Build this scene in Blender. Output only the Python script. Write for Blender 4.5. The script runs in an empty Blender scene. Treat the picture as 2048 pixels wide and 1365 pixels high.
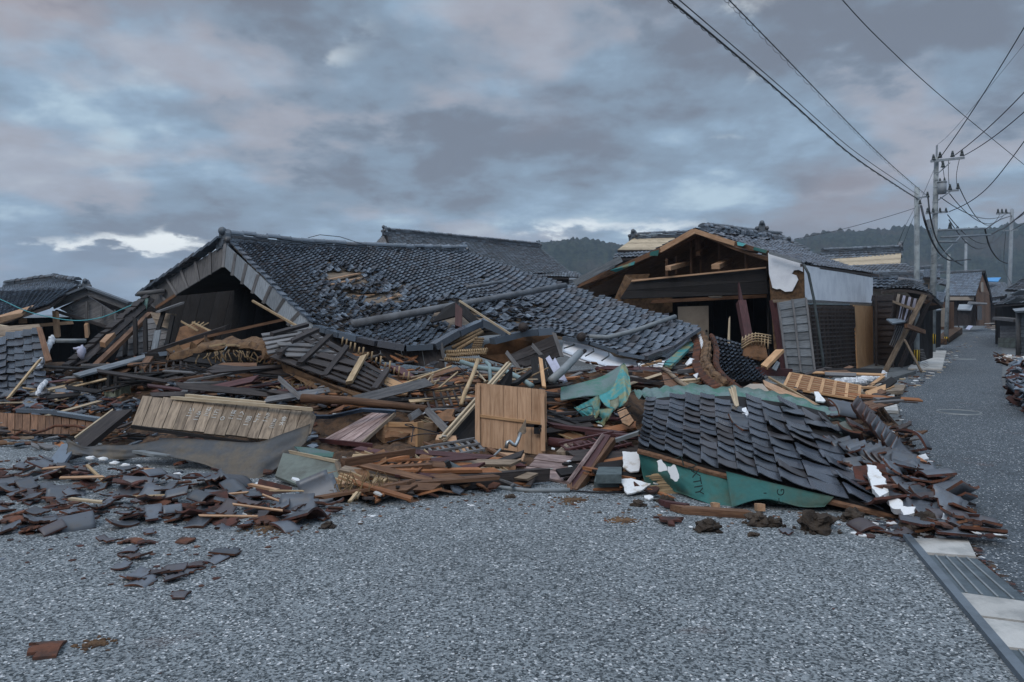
import bpy, math, random
from mathutils import Vector as V, Matrix, noise
random.seed(7)
HAZE = .00034
R = math.radians
sc = bpy.context.scene
COL = sc.collection
# ---------------------------------------------------------------- camera
F, H, CX, CY = 1500.0, 1.7, 1024.0, 628.0      # focal length in photo pixels, eye height, principal point / horizon
cd = bpy.data.cameras.new('camera'); cam = bpy.data.objects.new('camera', cd); COL.objects.link(cam)
cam.location = (0, 0, H); cam.rotation_euler = (R(90), 0, 0)
cd.sensor_width = 36; cd.lens = 36 * F / 2048
cd.shift_y = -(682.5 - CY) / 2048
cd.clip_start = .05; cd.clip_end = 6000
sc.camera = cam
# ---------------------------------------------------------------- light
SUN_EL, SUN_AZ = 48, -150       # azimuth measured from +Y towards +X: behind the camera on the left
sc.view_settings.view_transform = 'Standard'; sc.view_settings.look = 'None'
sc.view_settings.exposure = 0.3; sc.view_settings.gamma = 1
sl = bpy.data.lights.new('sun', 'SUN'); so = bpy.data.objects.new('sun', sl); COL.objects.link(so)
sl.energy = 1.15; sl.angle = R(35); sl.color = (1, .92, .84)
sd = V((math.sin(R(SUN_AZ)) * math.cos(R(SUN_EL)), math.cos(R(SUN_AZ)) * math.cos(R(SUN_EL)), math.sin(R(SUN_EL))))
so.rotation_euler = sd.to_track_quat('Z', 'Y').to_euler()
world = bpy.data.worlds.new('World'); sc.world = world; world.use_nodes = True

class NT:                                    # tiny node-tree helper
    def __init__(s, tree): s.t = tree; tree.nodes.clear()
    def n(s, kind, **k):
        nd = s.t.nodes.new(kind)
        for a, b in k.items(): setattr(nd, a, b)
        return nd
    def l(s, a, b): s.t.links.new(a, b)
    def val(s, x, inp):
        if isinstance(x, (int, float)): inp.default_value = x
        elif isinstance(x, (tuple, list)):
            inp.default_value = tuple(x) if len(inp.default_value) == len(x) else tuple(x) + (1,)
        else: s.l(x, inp)
    def math(s, op, a, b=0.0, c=0.0, clamp=False):
        nd = s.n('ShaderNodeMath', operation=op, use_clamp=clamp)
        s.val(a, nd.inputs[0]); s.val(b, nd.inputs[1]); s.val(c, nd.inputs[2]); return nd.outputs[0]
    def mix(s, f, a, b, mode='MIX'):
        nd = s.n('ShaderNodeMix', data_type='RGBA', blend_type=mode); nd.clamp_factor = True
        s.val(f, nd.inputs[0]); s.val(a, nd.inputs[6]); s.val(b, nd.inputs[7]); return nd.outputs[2]
    def noise(s, vec, scale, detail=4, rough=.55, dist=0):
        nd = s.n('ShaderNodeTexNoise'); s.l(vec, nd.inputs['Vector'])
        nd.inputs['Scale'].default_value = scale; nd.inputs['Detail'].default_value = detail
        nd.inputs['Roughness'].default_value = rough; nd.inputs['Distortion'].default_value = dist
        return nd.outputs['Fac']
    def ramp(s, x, a, b, c=0., d=1.):
        nd = s.n('ShaderNodeMapRange', interpolation_type='SMOOTHSTEP'); s.l(x, nd.inputs[0])
        for i, q in zip((1, 2, 3, 4), (a, b, c, d)): nd.inputs[i].default_value = q
        return nd.outputs[0]
    def mapping(s, vec, sc_=(1, 1, 1), loc=(0, 0, 0)):
        nd = s.n('ShaderNodeMapping'); s.l(vec, nd.inputs[0]); nd.inputs['Scale'].default_value = sc_; nd.inputs['Location'].default_value = loc
        return nd.outputs[0]

def build_sky():
    w = NT(world.node_tree)
    out = w.n('ShaderNodeOutputWorld'); bg = w.n('ShaderNodeBackground'); w.l(bg.outputs[0], out.inputs[0])
    sky = w.n('ShaderNodeTexSky', sky_type='NISHITA', sun_disc=False)
    sky.sun_elevation = R(SUN_EL); sky.sun_rotation = R(SUN_AZ)
    tc = w.n('ShaderNodeTexCoord'); sp = w.n('ShaderNodeSeparateXYZ'); w.l(tc.outputs['Generated'], sp.inputs[0])
    x, y, z = sp.outputs
    zz = w.math('MAXIMUM', z, 0.0)
    den = w.math('ADD', zz, 0.26)
    cv = w.n('ShaderNodeCombineXYZ'); w.l(w.math('DIVIDE', x, den), cv.inputs[0]); w.l(w.math('DIVIDE', y, den), cv.inputs[1])
    cvv = cv.outputs[0]
    n1 = w.noise(w.mapping(cvv, (1, 1, 1), (3.3, 1.2, 0)), 1.45, 9, .55, .15)      # big cloud bodies
    n2 = w.noise(w.mapping(cvv, (1, 1, 1), (9.1, 4.0, 2)), 5.0, 8, .58, .15)      # smaller lumps
    n3 = w.noise(w.mapping(cvv, (1, 1, 1), (1.1, 7.0, 5)), .8, 3, .5)        # tint
    fac = w.math('ADD', w.math('MULTIPLY', n1, .72), w.math('MULTIPLY', n2, .28))
    c = w.mix(w.ramp(fac, .42, .51), (.140, .160, .195), (.185, .245, .315))
    c = w.mix(w.ramp(fac, .50, .58), c, (.235, .325, .425))
    c = w.mix(w.ramp(fac, .56, .66), c, (.38, .49, .57))
    c = w.mix(w.math('MULTIPLY', w.ramp(n3, .50, .66), w.ramp(fac, .60, .46, 0, .60)), c, (.255, .225, .24))
    c = w.mix(w.math('MULTIPLY', w.ramp(w.noise(w.mapping(cvv, (1, 1, 1), (5.1, 2.0, 8)), 1.9, 4, .5), .50, .62), w.ramp(fac, .45, .52, 0, .48)), c, (.39, .34, .345))
    yy = w.math('MAXIMUM', y, .05)
    a = w.math('DIVIDE', x, yy); b = w.math('DIVIDE', z, yy)
    jit = w.math('MULTIPLY', w.math('SUBTRACT', n2, .5), .22)
    jit2 = w.math('MULTIPLY', w.math('SUBTRACT', n1, .5), .10)
    tot = None
    for ax, bz, sx, sz, amp in ((-.475, .093, .10, .010, 1.15), (-.465, .103, .020, .016, .8), (-.60, .095, .10, .007, .55), (.08, .117, .055, .014, .75), (.20, .116, .09, .009, .7),
                                (-.205, .375, .04, .04, .40), (.32, .318, .022, .012, .38), (.29, .235, .03, .008, .38), (.36, .42, .05, .02, .3), (-.24, .345, .03, .012, .35)):
        g = w.math('ADD', w.math('POWER', w.math('ABSOLUTE', w.math('DIVIDE', w.math('ADD', w.math('SUBTRACT', a, ax), jit), sx)), 2.),
                   w.math('POWER', w.math('ABSOLUTE', w.math('DIVIDE', w.math('ADD', w.math('SUBTRACT', b, bz), w.math('MULTIPLY', jit, .3)), sz)), 2.))
        e = w.math('MULTIPLY', w.math('POWER', 2.718, w.math('MULTIPLY', g, -1.)), amp)
        tot = e if tot is None else w.math('ADD', tot, e)
    gap = w.ramp(w.math('ADD', tot, w.math('MULTIPLY', w.math('SUBTRACT', n2, .5), 1.3)), .15, 1.15)
    gap = w.math('MULTIPLY', gap, w.ramp(tot, .06, .25))
    c = w.mix(gap, c, (.80, .84, .84))
    # low band near the horizon is smoother and bluer
    c = w.mix(w.math('MULTIPLY', w.ramp(z, .14, .0), .62), c, w.mix(gap, (.195, .255, .34), (.84, .85, .82)))
    # an overcast sky brightens towards the zenith (far above the frame)
    zen = w.ramp(z, .42, .95, 1.0, 3.8)
    vm = w.n('ShaderNodeVectorMath', operation='SCALE'); w.l(c, vm.inputs[0]); w.l(zen, vm.inputs['Scale'])
    hs = w.n('ShaderNodeVectorMath', operation='SCALE'); w.l(sky.outputs[0], hs.inputs[0]); hs.inputs['Scale'].default_value = .006
    ad = w.n('ShaderNodeVectorMath', operation='ADD'); w.l(vm.outputs[0], ad.inputs[0]); w.l(hs.outputs[0], ad.inputs[1])
    sc10 = w.n('ShaderNodeVectorMath', operation='SCALE'); w.l(ad.outputs[0], sc10.inputs[0]); sc10.inputs['Scale'].default_value = 10.
    w.l(sc10.outputs[0], bg.inputs[0]); bg.inputs[1].default_value = .10
build_sky()

# ---------------------------------------------------------------- materials
MATS = {}
def _mat(name):
    m = bpy.data.materials.new(name); m.use_nodes = True; t = NT(m.node_tree)
    o = t.n('ShaderNodeOutputMaterial'); b = t.n('ShaderNodeBsdfPrincipled'); t.l(b.outputs[0], o.inputs[0])
    MATS[name] = m
    return m, t, b
def bump(t, b, h, strength=.4, dist=.01):
    bp = t.n('ShaderNodeBump'); t.l(h, bp.inputs['Height']); bp.inputs['Strength'].default_value = strength; bp.inputs['Distance'].default_value = dist
    t.l(bp.outputs[0], b.inputs['Normal'])
def tone(t, c, rnd, amt):
    """multiply colour by 1-amt .. 1+amt with a 0..1 random"""
    k = t.math('MULTIPLY_ADD', rnd, 2 * amt, 1 - amt)
    vm = t.n('ShaderNodeVectorMath', operation='SCALE'); t.l(c, vm.inputs[0]); t.l(k, vm.inputs['Scale']); return vm.outputs[0]
def wood(name, c1, c2, rough=.75, grain=16, stain=None, var=.3):
    m, t, b = _mat(name)
    tc = t.n('ShaderNodeTexCoord'); oi = t.n('ShaderNodeObjectInfo'); ge = t.n('ShaderNodeNewGeometry')
    off = t.n('ShaderNodeVectorMath', operation='ADD'); t.l(tc.outputs['Object'], off.inputs[0])
    cb = t.n('ShaderNodeCombineXYZ')
    for i in range(3): t.l(t.math('MULTIPLY', t.math('ADD', oi.outputs['Random'], ge.outputs['Random Per Island']), 17. + i), cb.inputs[i])
    t.l(cb.outputs[0], off.inputs[1])
    g = t.noise(t.mapping(off.outputs[0], (1.2, grain, grain)), 3.0, 5, .65, .5)
    l = t.noise(off.outputs[0], 2.2, 4, .6)
    c = t.mix(t.ramp(g, .3, .7), c1, c2)
    c = t.mix(t.ramp(l, .5, .75, 0, .6), c, stain or tuple(v * .45 for v in c1))
    c = tone(t, c, ge.outputs['Random Per Island'], var); c = tone(t, c, oi.outputs['Random'], var * .7)
    t.l(c, b.inputs['Base Color']); b.inputs['Roughness'].default_value = rough
    b.inputs['Specular IOR Level'].default_value = .3
    bump(t, b, g, .5, .004)
    return m
def plain(name, col, rough=.8, var=.2, scale=3., col2=None, metal=0, bumpd=.005, spec=.35, island=.0, lo=.4, hi=.65, detail=6):
    m, t, b = _mat(name)
    tc = t.n('ShaderNodeTexCoord'); oi = t.n('ShaderNodeObjectInfo'); ge = t.n('ShaderNodeNewGeometry')
    n = t.noise(tc.outputs['Object'], scale, detail, .62)
    n2 = t.noise(tc.outputs['Object'], scale * 9, 4, .6)
    c = t.mix(t.ramp(n, lo, hi), col, col2 or tuple(v * (1 - var * 1.6) for v in col))
    c = tone(t, c, n2, var * .8)
    if island: c = tone(t, c, ge.outputs['Random Per Island'], island)
    c = tone(t, c, oi.outputs['Random'], min(.25, var))
    t.l(c, b.inputs['Base Color']); b.inputs['Roughness'].default_value = rough; b.inputs['Metallic'].default_value = metal
    b.inputs['Specular IOR Level'].default_value = spec
    bump(t, b, n2, .5, bumpd)
    return m
def glaze(name, cols, rough=(.28, .5), rnd='island', dirt=.35):
    m, t, b = _mat(name)
    tc = t.n('ShaderNodeTexCoord'); oi = t.n('ShaderNodeObjectInfo'); ge = t.n('ShaderNodeNewGeometry')
    r = ge.outputs['Random Per Island'] if rnd == 'island' else oi.outputs['Random']
    c = t.mix(t.ramp(r, .0, .7), cols[0], cols[1])
    r2 = t.math('FRACT', t.math('MULTIPLY', r, 17.31))
    c = t.mix(t.ramp(r2, .72, .9), c, cols[2])
    c = tone(t, c, t.math('FRACT', t.math('MULTIPLY', r, 53.7)), .3)
    n = t.noise(tc.outputs['Object'], 9, 6, .65)
    c = t.mix(t.ramp(n, .5, .75, 0, dirt), c, (.07, .055, .045))
    t.l(c, b.inputs['Base Color'])
    t.l(t.math('MULTIPLY_ADD', t.math('ADD', t.math('MULTIPLY', r2, .5), t.math('MULTIPLY', n, .5)), rough[1] - rough[0], rough[0]), b.inputs['Roughness'])
    b.inputs['Specular IOR Level'].default_value = .7
    bump(t, b, t.noise(tc.outputs['Object'], 30, 3), .15, .004)
    return m

glaze('tile_glaze', ((.046, .060, .080), (.092, .116, .148), (.060, .062, .072)), (.13, .34), dirt=.25)
glaze('tile_dark', ((.028, .035, .046), (.052, .062, .080), (.045, .042, .046)), (.16, .38))
glaze('tile_far', ((.050, .064, .080), (.095, .115, .140), (.06, .060, .066)), (.35, .55))
glaze('tile_blue', ((.10, .13, .17), (.14, .18, .23), (.09, .10, .12)), (.3, .5))
glaze('tile_loose', ((.045, .053, .066), (.085, .096, .115), (.05, .036, .038)), (.3, .6), 'object', .7)
plain('clay', (.125, .050, .029), .9, .3, 7, (.055, .032, .026), island=.3)
plain('clay_red', (.085, .033, .025), .9, .3, 7, (.035, .023, .021), island=.3)
plain('plaster', (.74, .77, .82), .75, .06, 1.6, (.62, .65, .71), bumpd=.002)
plain('plaster_chip', (.66, .67, .68), .85, .1, 5, (.42, .38, .33), bumpd=.001, lo=.5, hi=.62)
plain('mudwall', (.155, .092, .050), .95, .3, 9, (.075, .045, .028), bumpd=.02)
plain('mudwall_orange', (.20, .105, .055), .95, .25, 4, (.10, .055, .03), bumpd=.02)
plain('earth', (.105, .060, .034), .98, .35, 6, (.030, .020, .015), bumpd=.03)
plain('soil_clod', (.060, .045, .034), .98, .35, 10, (.028, .021, .017), bumpd=.03)
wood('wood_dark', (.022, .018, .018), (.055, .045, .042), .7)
wood('wood_black', (.006, .0055, .006), (.016, .014, .014), .8)  # black boards, darkened further to carry the shade inside the gable
wood('wood_grey', (.085, .085, .09), (.17, .165, .165), .8)
wood('wood_grey_blue', (.10, .115, .13), (.20, .22, .24), .75)
wood('wood_brown', (.075, .038, .022), (.175, .095, .055), .75)
wood('wood_weather', (.125, .095, .07), (.27, .21, .155), .8, 11, (.05, .04, .035))
wood('wood_tan', (.30, .175, .10), (.46, .29, .18), .7, 14, (.22, .115, .06), .12)
wood('wood_fresh', (.36, .20, .10), (.52, .32, .17), .7, 14, (.28, .15, .07), .2)
wood('wood_pale', (.32, .25, .17), (.50, .41, .29), .75, 14, (.2, .15, .1), .2)
wood('wood_orange', (.17, .068, .03), (.31, .14, .065), .8, 14, (.08, .04, .025), .3)
wood('wood_maroon', (.045, .017, .018), (.085, .034, .034), .55, 12, (.03, .014, .014))
wood('wood_pink', (.11, .07, .065), (.36, .27, .25), .6, 9, (.09, .045, .04), .25)
wood('bamboo', (.26, .18, .10), (.42, .31, .19), .7, 10, (.14, .09, .05))
plain('pole_wood', (.16, .17, .185), .8, .2, 3, (.10, .105, .115))
plain('felt', (.062, .066, .072), .85, .3, 3, (.10, .085, .068), bumpd=.004)
plain('canvas', (.22, .24, .18), .9, .25, 5, (.12, .12, .09))
plain('green_board', (.13, .15, .135), .85, .25, 3, (.09, .095, .085))
plain('teal', (.022, .105, .098), .75, .3, 3, (.05, .085, .065), bumpd=.004)
plain('teal_pale', (.045, .23, .24), .6, .25, 3.0, (.22, .23, .13), bumpd=.004, lo=.45, hi=.58)
plain('teal_old', (.12, .17, .17), .7, .3, 4, (.06, .15, .12), island=.1)
plain('mint', (.22, .30, .31), .6, .12, 4)
plain('tin_blue', (.11, .15, .21), .35, .15, 6, metal=.6)
plain('tin', (.35, .37, .38), .35, .15, 6, metal=.8)
plain('pipe_grey', (.22, .24, .25), .5, .15, 6)
plain('pipe_dark', (.06, .075, .08), .5, .2, 6)
plain('black', (.012, .012, .014), .5, .2, 6)
plain('cable', (.010, .011, .016), .5, .1, 6)
plain('cyan_rope', (.10, .40, .45), .6, .1, 6)
plain('concrete', (.44, .43, .41), .9, .15, 5, (.30, .30, .29))
plain('concrete_dark', (.13, .14, .145), .9, .2, 4)
plain('pole_concrete', (.30, .335, .35), .85, .12, 2, (.155, .175, .19))
plain('steel_pole', (.26, .29, .32), .6, .12, 2)
plain('yellow', (.55, .36, .03), .6, .15, 4)
plain('grate', (.10, .125, .14), .55, .2, 8, metal=.5)
plain('paint_blue_grey', (.145, .175, .205), .7, .15, 4)
plain('cream', (.36, .31, .26), .85, .12, 1.5)
plain('straw', (.17, .115, .055), .95, .3, 14, (.08, .05, .03))
plain('blue_tarp', (.07, .30, .62), .5, .1, 3)
plain('glass_dark', (.03, .04, .05), .15, .1, 3)
plain('lavender', (.45, .46, .58), .6, .12, 4)
plain('stone_green', (.085, .11, .115), .9, .25, 6, (.05, .065, .07))
plain('snow_white', (.75, .77, .80), .9, .06, 12, (.6, .62, .66), bumpd=.02)
plain('chalk', (.55, .55, .53), .9, .1, 20)
plain('ink', (.015, .03, .03), .8, .1, 20)
plain('rope_brown', (.22, .15, .085), .95, .3, 60, (.10, .065, .035), bumpd=.01)

def asphalt(name, lo, hi, scale, pebble=.5):
    m, t, b = _mat(name)
    tc = t.n('ShaderNodeTexCoord'); o = tc.outputs['Object']
    vo = t.n('ShaderNodeTexVoronoi'); t.l(t.mapping(o, (1, 1, 1)), vo.inputs['Vector']); vo.inputs['Scale'].default_value = scale
    sp = t.n('ShaderNodeSeparateColor'); t.l(vo.outputs['Color'], sp.inputs[0])
    n = t.noise(o, scale * .8, 3, .7)
    k = t.math('ADD', t.math('MULTIPLY', sp.outputs[0], .55), t.math('MULTIPLY', n, .45))
    c = t.mix(t.ramp(k, .22, .74), lo, hi)
    c = t.mix(t.ramp(sp.outputs[1], .955, .97), c, (.62, .63, .64))
    big = t.noise(o, .35, 5, .6); big2 = t.noise(o, 3.1, 4, .6)
    c = t.mix(t.ramp(big, .42, .62, 0, .12), c, tuple(v * .55 for v in lo))
    c = tone(t, c, big2, .22)
    red = t.noise(t.mapping(o, (1, 1, 1), (4, 9, 0)), 1.1, 6, .65)
    c = t.mix(t.ramp(red, .62, .72, 0, pebble), c, (.13, .06, .045))
    t.l(c, b.inputs['Base Color']); b.inputs['Roughness'].default_value = .8; b.inputs['Specular IOR Level'].default_value = .3
    h = t.math('ADD', vo.outputs['Distance'], n)
    bump(t, b, h, .8, .012)
asphalt('asphalt_light', (.036, .046, .052), (.285, .312, .328), 80, .22)
asphalt('asphalt_road', (.035, .045, .052), (.125, .145, .165), 85, .35)
def hillmat():
    m, t, b = _mat('hill_forest')
    tc = t.n('ShaderNodeTexCoord'); o = tc.outputs['Object']
    n = t.noise(o, .16, 6, .75); n2 = t.noise(o, .012, 4, .6)
    c = t.mix(t.ramp(n, .35, .65), (.008, .015, .015), (.045, .056, .038))
    c = t.mix(t.ramp(n2, .5, .62, 0, .6), c, (.060, .050, .040))
    t.l(c, b.inputs['Base Color']); b.inputs['Roughness'].default_value = 1; b.inputs['Specular IOR Level'].default_value = 0
hillmat()

# ---------------------------------------------------------------- geometry helpers
def P(px, py, Y): return V(((px - CX) / F * Y, Y, H - (py - CY) / F * Y))
def G(px, py, z=0.): return P(px, py, (H - z) * F / (py - CY))
def pix(p): return CX + p.x / p.y * F, CY - (p.z - H) / p.y * F
def lerp_table(tab, x):
    if x <= tab[0][0]: return tab[0][1]
    for (a, b), (c, d) in zip(tab, tab[1:]):
        if x <= c: return b + (d - b) * (x - a) / (c - a)
    return tab[-1][1]
FRONT = [(-400, 885), (0, 886), (130, 892), (300, 915), (560, 965), (690, 1010), (850, 990), (1000, 968), (1240, 975), (1300, 1000), (1700, 1035), (1850, 1060), (2300, 1060)]
SLOPE = [(-400, .15), (100, .19), (300, .235), (1200, .235), (1320, .15), (1600, .10), (2000, .06)]
def D(px, py, lift=0.):
    """the point of the debris mound's slope that is seen at this place"""
    Yf = H * F / (lerp_table(FRONT, px) - CY); s = lerp_table(SLOPE, px)
    Y = (H + s * Yf - lift) / (s + (py - CY) / F)
    if px < 1500: Y = (H + s * Yf - lift + sink(Y - Yf)) / (s + (py - CY) / F)
    if Y < Yf: Y = (H - lift) * F / (py - CY)
    return P(px, py, Y)
def sink(d): return .24 * max(0., min(1., (d - .15) / 2.0))
def res(q, lift=0.):
    if isinstance(q, V): return q
    return D(q[0], q[1], lift) if len(q) == 2 else P(*q)

ROOTM = {}          # world matrix of every object built
def tagit(o, label=None, cat=None, group=None, kind=None):
    if label: o['label'] = label
    if cat: o['category'] = cat
    if group: o['group'] = group
    if kind: o['kind'] = kind
    return o
def empty(name, loc, label, cat, group=None):
    o = bpy.data.objects.new(name, None); COL.objects.link(o); o.location = loc; o.empty_display_size = .2
    ROOTM[o] = Matrix.Translation(loc)
    return tagit(o, label, cat, group)
def frame_of(x, n, origin):
    x = x.normalized(); n = (n - x * n.dot(x))
    if n.length < 1e-6: n = x.orthogonal()
    n.normalize(); y = n.cross(x)
    m = Matrix((x, y, n)).transposed().to_4x4(); m.translation = origin
    return m
class MB:
    def __init__(s): s.v = []; s.f = []; s.m = []
    def add(s, vs, fs, mi=0):
        k = len(s.v); s.v.extend(vs); s.f.extend([tuple(k + i for i in f) for f in fs]); s.m.extend([mi] * len(fs))
    def quadbox(s, c8, mi=0): s.add(c8, [(0, 1, 2, 3), (7, 6, 5, 4), (0, 4, 5, 1), (1, 5, 6, 2), (2, 6, 7, 3), (3, 7, 4, 0)], mi)
    def beam(s, a, b, w, h, up=V((0, 0, 1)), mi=0, w2=None, h2=None):
        d = (b - a).normalized(); side = d.cross(up)
        if side.length < 1e-4: side = d.cross(V((0, 1, 0)))
        side.normalize(); u = side.cross(d).normalized()
        w2 = w if w2 is None else w2; h2 = h if h2 is None else h2
        A = [a + side * (sx * w / 2) + u * (sz * h / 2) for sx, sz in ((-1, -1), (1, -1), (1, 1), (-1, 1))]
        B = [b + side * (sx * w2 / 2) + u * (sz * h2 / 2) for sx, sz in ((-1, -1), (1, -1), (1, 1), (-1, 1))]
        s.add(A + B, [(3, 2, 1, 0), (4, 5, 6, 7), (0, 1, 5, 4), (1, 2, 6, 5), (2, 3, 7, 6), (3, 0, 4, 7)], mi)
    def prism(s, pts, t, mi=0, n=None):
        """flat polygon with thickness t (away from the camera unless n is given)"""
        if n is None:
            n = V((0, 0, 0))
            for i in range(len(pts)):
                p, q = pts[i], pts[(i + 1) % len(pts)]
                n += V(((p.y - q.y) * (p.z + q.z), (p.z - q.z) * (p.x + q.x), (p.x - q.x) * (p.y + q.y)))
            n.normalize()
            c = sum(pts, V((0, 0, 0))) / len(pts)
            if n.dot(c - cam.location) < 0: n = -n
        k = len(pts); q = [p + n * t for p in pts]
        s.add(list(pts) + q, [tuple(range(k)), tuple(range(2 * k - 1, k - 1, -1))] + [(i, k + i, k + (i + 1) % k, (i + 1) % k) for i in range(k)], mi)
    def tube(s, pts, r, n=8, mi=0, r2=None, caps=True):
        k = len(pts); rings = []; prev = None
        for i, p in enumerate(pts):
            d = (pts[min(i + 1, k - 1)] - pts[max(i - 1, 0)]).normalized()
            if prev is None: prev = d.orthogonal().normalized()
            prev = (prev - d * prev.dot(d)).normalized(); b = d.cross(prev)
            rr = r if r2 is None else r + (r2 - r) * i / (k - 1)
            rings.append([p + (prev * math.cos(2 * math.pi * j / n) + b * math.sin(2 * math.pi * j / n)) * rr for j in range(n)])
        vs = [v for ring in rings for v in ring]
        fs = [(i * n + j, i * n + (j + 1) % n, (i + 1) * n + (j + 1) % n, (i + 1) * n + j) for i in range(k - 1) for j in range(n)]
        if caps: fs += [tuple(range(n - 1, -1, -1)), tuple(range((k - 1) * n, k * n))]
        s.add(vs, fs, mi)
    def blob(s, c, rx, ry, rz, seed=0, amp=.3, mi=0, nu=9, nv=6):
        vs = []; fs = []
        for i in range(nv + 1):
            th = math.pi * i / nv
            for j in range(nu):
                ph = 2 * math.pi * j / nu
                d = V((math.sin(th) * math.cos(ph), math.sin(th) * math.sin(ph), math.cos(th)))
                k = 1 + amp * noise.noise(d * 1.7 + V((seed * 3.1, seed, 0)))
                vs.append(c + V((d.x * rx, d.y * ry, d.z * rz)) * k)
        for i in range(nv):
            for j in range(nu): fs.append((i * nu + j, i * nu + (j + 1) % nu, (i + 1) * nu + (j + 1) % nu, (i + 1) * nu + j))
        s.add(vs, fs, mi)
    def grid(s, rows, t=0., mi=0):
        """rows of points -> sheet; with thickness t along the normals"""
        a, b = len(rows), len(rows[0]); vs = [p for r in rows for p in r]
        fs = [(i * b + j, i * b + j + 1, (i + 1) * b + j + 1, (i + 1) * b + j) for i in range(a - 1) for j in range(b - 1)]
        if t:
            ns = []
            for i in range(a):
                for j in range(b):
                    du = rows[i][min(j + 1, b - 1)] - rows[i][max(j - 1, 0)]; dv = rows[min(i + 1, a - 1)][j] - rows[max(i - 1, 0)][j]
                    n = du.cross(dv); n = n.normalized() if n.length > 1e-9 else V((0, 0, 1))
                    if n.dot(rows[i][j] - cam.location) < 0: n = -n
                    ns.append(n)
            k = a * b; vs2 = [v + n * t for v, n in zip(vs, ns)]
            fs = fs + [tuple(k + q for q in reversed(f)) for f in fs]
            edge = [(0, j) for j in range(b)] + [(i, b - 1) for i in range(1, a)] + [(a - 1, j) for j in range(b - 2, -1, -1)] + [(i, 0) for i in range(a - 2, 0, -1)]
            idx = [i * b + j for i, j in edge]
            fs += [(p, q, q + k, p + k) for p, q in zip(idx, idx[1:] + idx[:1])]
            vs = vs + vs2
        s.add(vs, fs, mi)
    def build(s, name, mats, parent=None, M=None, smooth=False):
        if isinstance(mats, str): mats = [mats]
        if M is None:
            c = sum(s.v, V((0, 0, 0))) / max(1, len(s.v)); c.z = min(v.z for v in s.v)
            M = Matrix.Translation(c)
        inv = M.inverted(); me = bpy.data.meshes.new(name)
        me.from_pydata([inv @ v for v in s.v], [], s.f)
        for mn in mats: me.materials.append(MATS[mn])
        me.polygons.foreach_set('material_index', s.m)
        if smooth: me.polygons.foreach_set('use_smooth', [True] * len(s.f))
        me.update()
        o = bpy.data.objects.new(name, me); COL.objects.link(o)
        ROOTM[o] = M
        if parent is not None:
            o.parent = parent; o.matrix_basis = ROOTM[parent].inverted() @ M
        else: o.matrix_basis = M
        return o
def copy_tree(o, M, parent=None):
    c = o.copy(); COL.objects.link(c); ROOTM[c] = M
    if parent is not None: c.parent = parent
    c.matrix_basis = (ROOTM[parent].inverted() @ M) if parent is not None else M
    for ch in [k for k in ROOTM if k.parent == o]:
        copy_tree(ch, M @ (ROOTM[o].inverted() @ ROOTM[ch]), c)
    return c
rnd = random.uniform

def beam_obj(name, mat, a, b, w, h, parent=None, label=None, cat=None, group=None, kind=None, up=V((0, 0, 1)), lift=0., ends=True, bend=0., tap=1.):
    """a plank or beam; w sideways, h along up. Broken, slightly uneven ends."""
    a = res(a, lift); b = res(b, lift); m = MB(); d = (b - a); L = d.length; dn = d.normalized()
    side = dn.cross(up)
    if side.length < 1e-3: side = dn.cross(V((0, 1, 0)))
    side.normalize(); u = side.cross(dn).normalized()
    rows = []; ns = 5 if bend else 2
    for i in range(ns + 1):
        t = i / ns; c = a + d * t + u * bend * 4 * t * (1 - t); k = 1 + (tap - 1) * t
        j = rnd(-.8, .8) * min(w, .09) if ends and i in (0, ns) else 0
        rows.append([c + side * (sx * w * k / 2) + u * (sz * h / 2) + dn * (j * sx + (rnd(-.15, .15) * w if ends and i in (0, ns) else 0)) for sx, sz in ((-1, -1), (1, -1), (1, 1), (-1, 1))])
    vs = [v for r in rows for v in r]
    fs = [(i * 4 + j, i * 4 + (j + 1) % 4, i * 4 + 4 + (j + 1) % 4, i * 4 + 4 + j) for i in range(ns) for j in range(4)] + [(3, 2, 1, 0), tuple(range(ns * 4, ns * 4 + 4))]
    m.add(vs, fs)
    o = m.build(name, mat, parent, frame_of(dn, u, a))
    return tagit(o, label, cat, group, kind)
def bil(c, u, v): return (c[0] * (1 - u) + c[1] * u) * (1 - v) + (c[3] * (1 - u) + c[2] * u) * v   # c: TL TR BR BL
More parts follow.
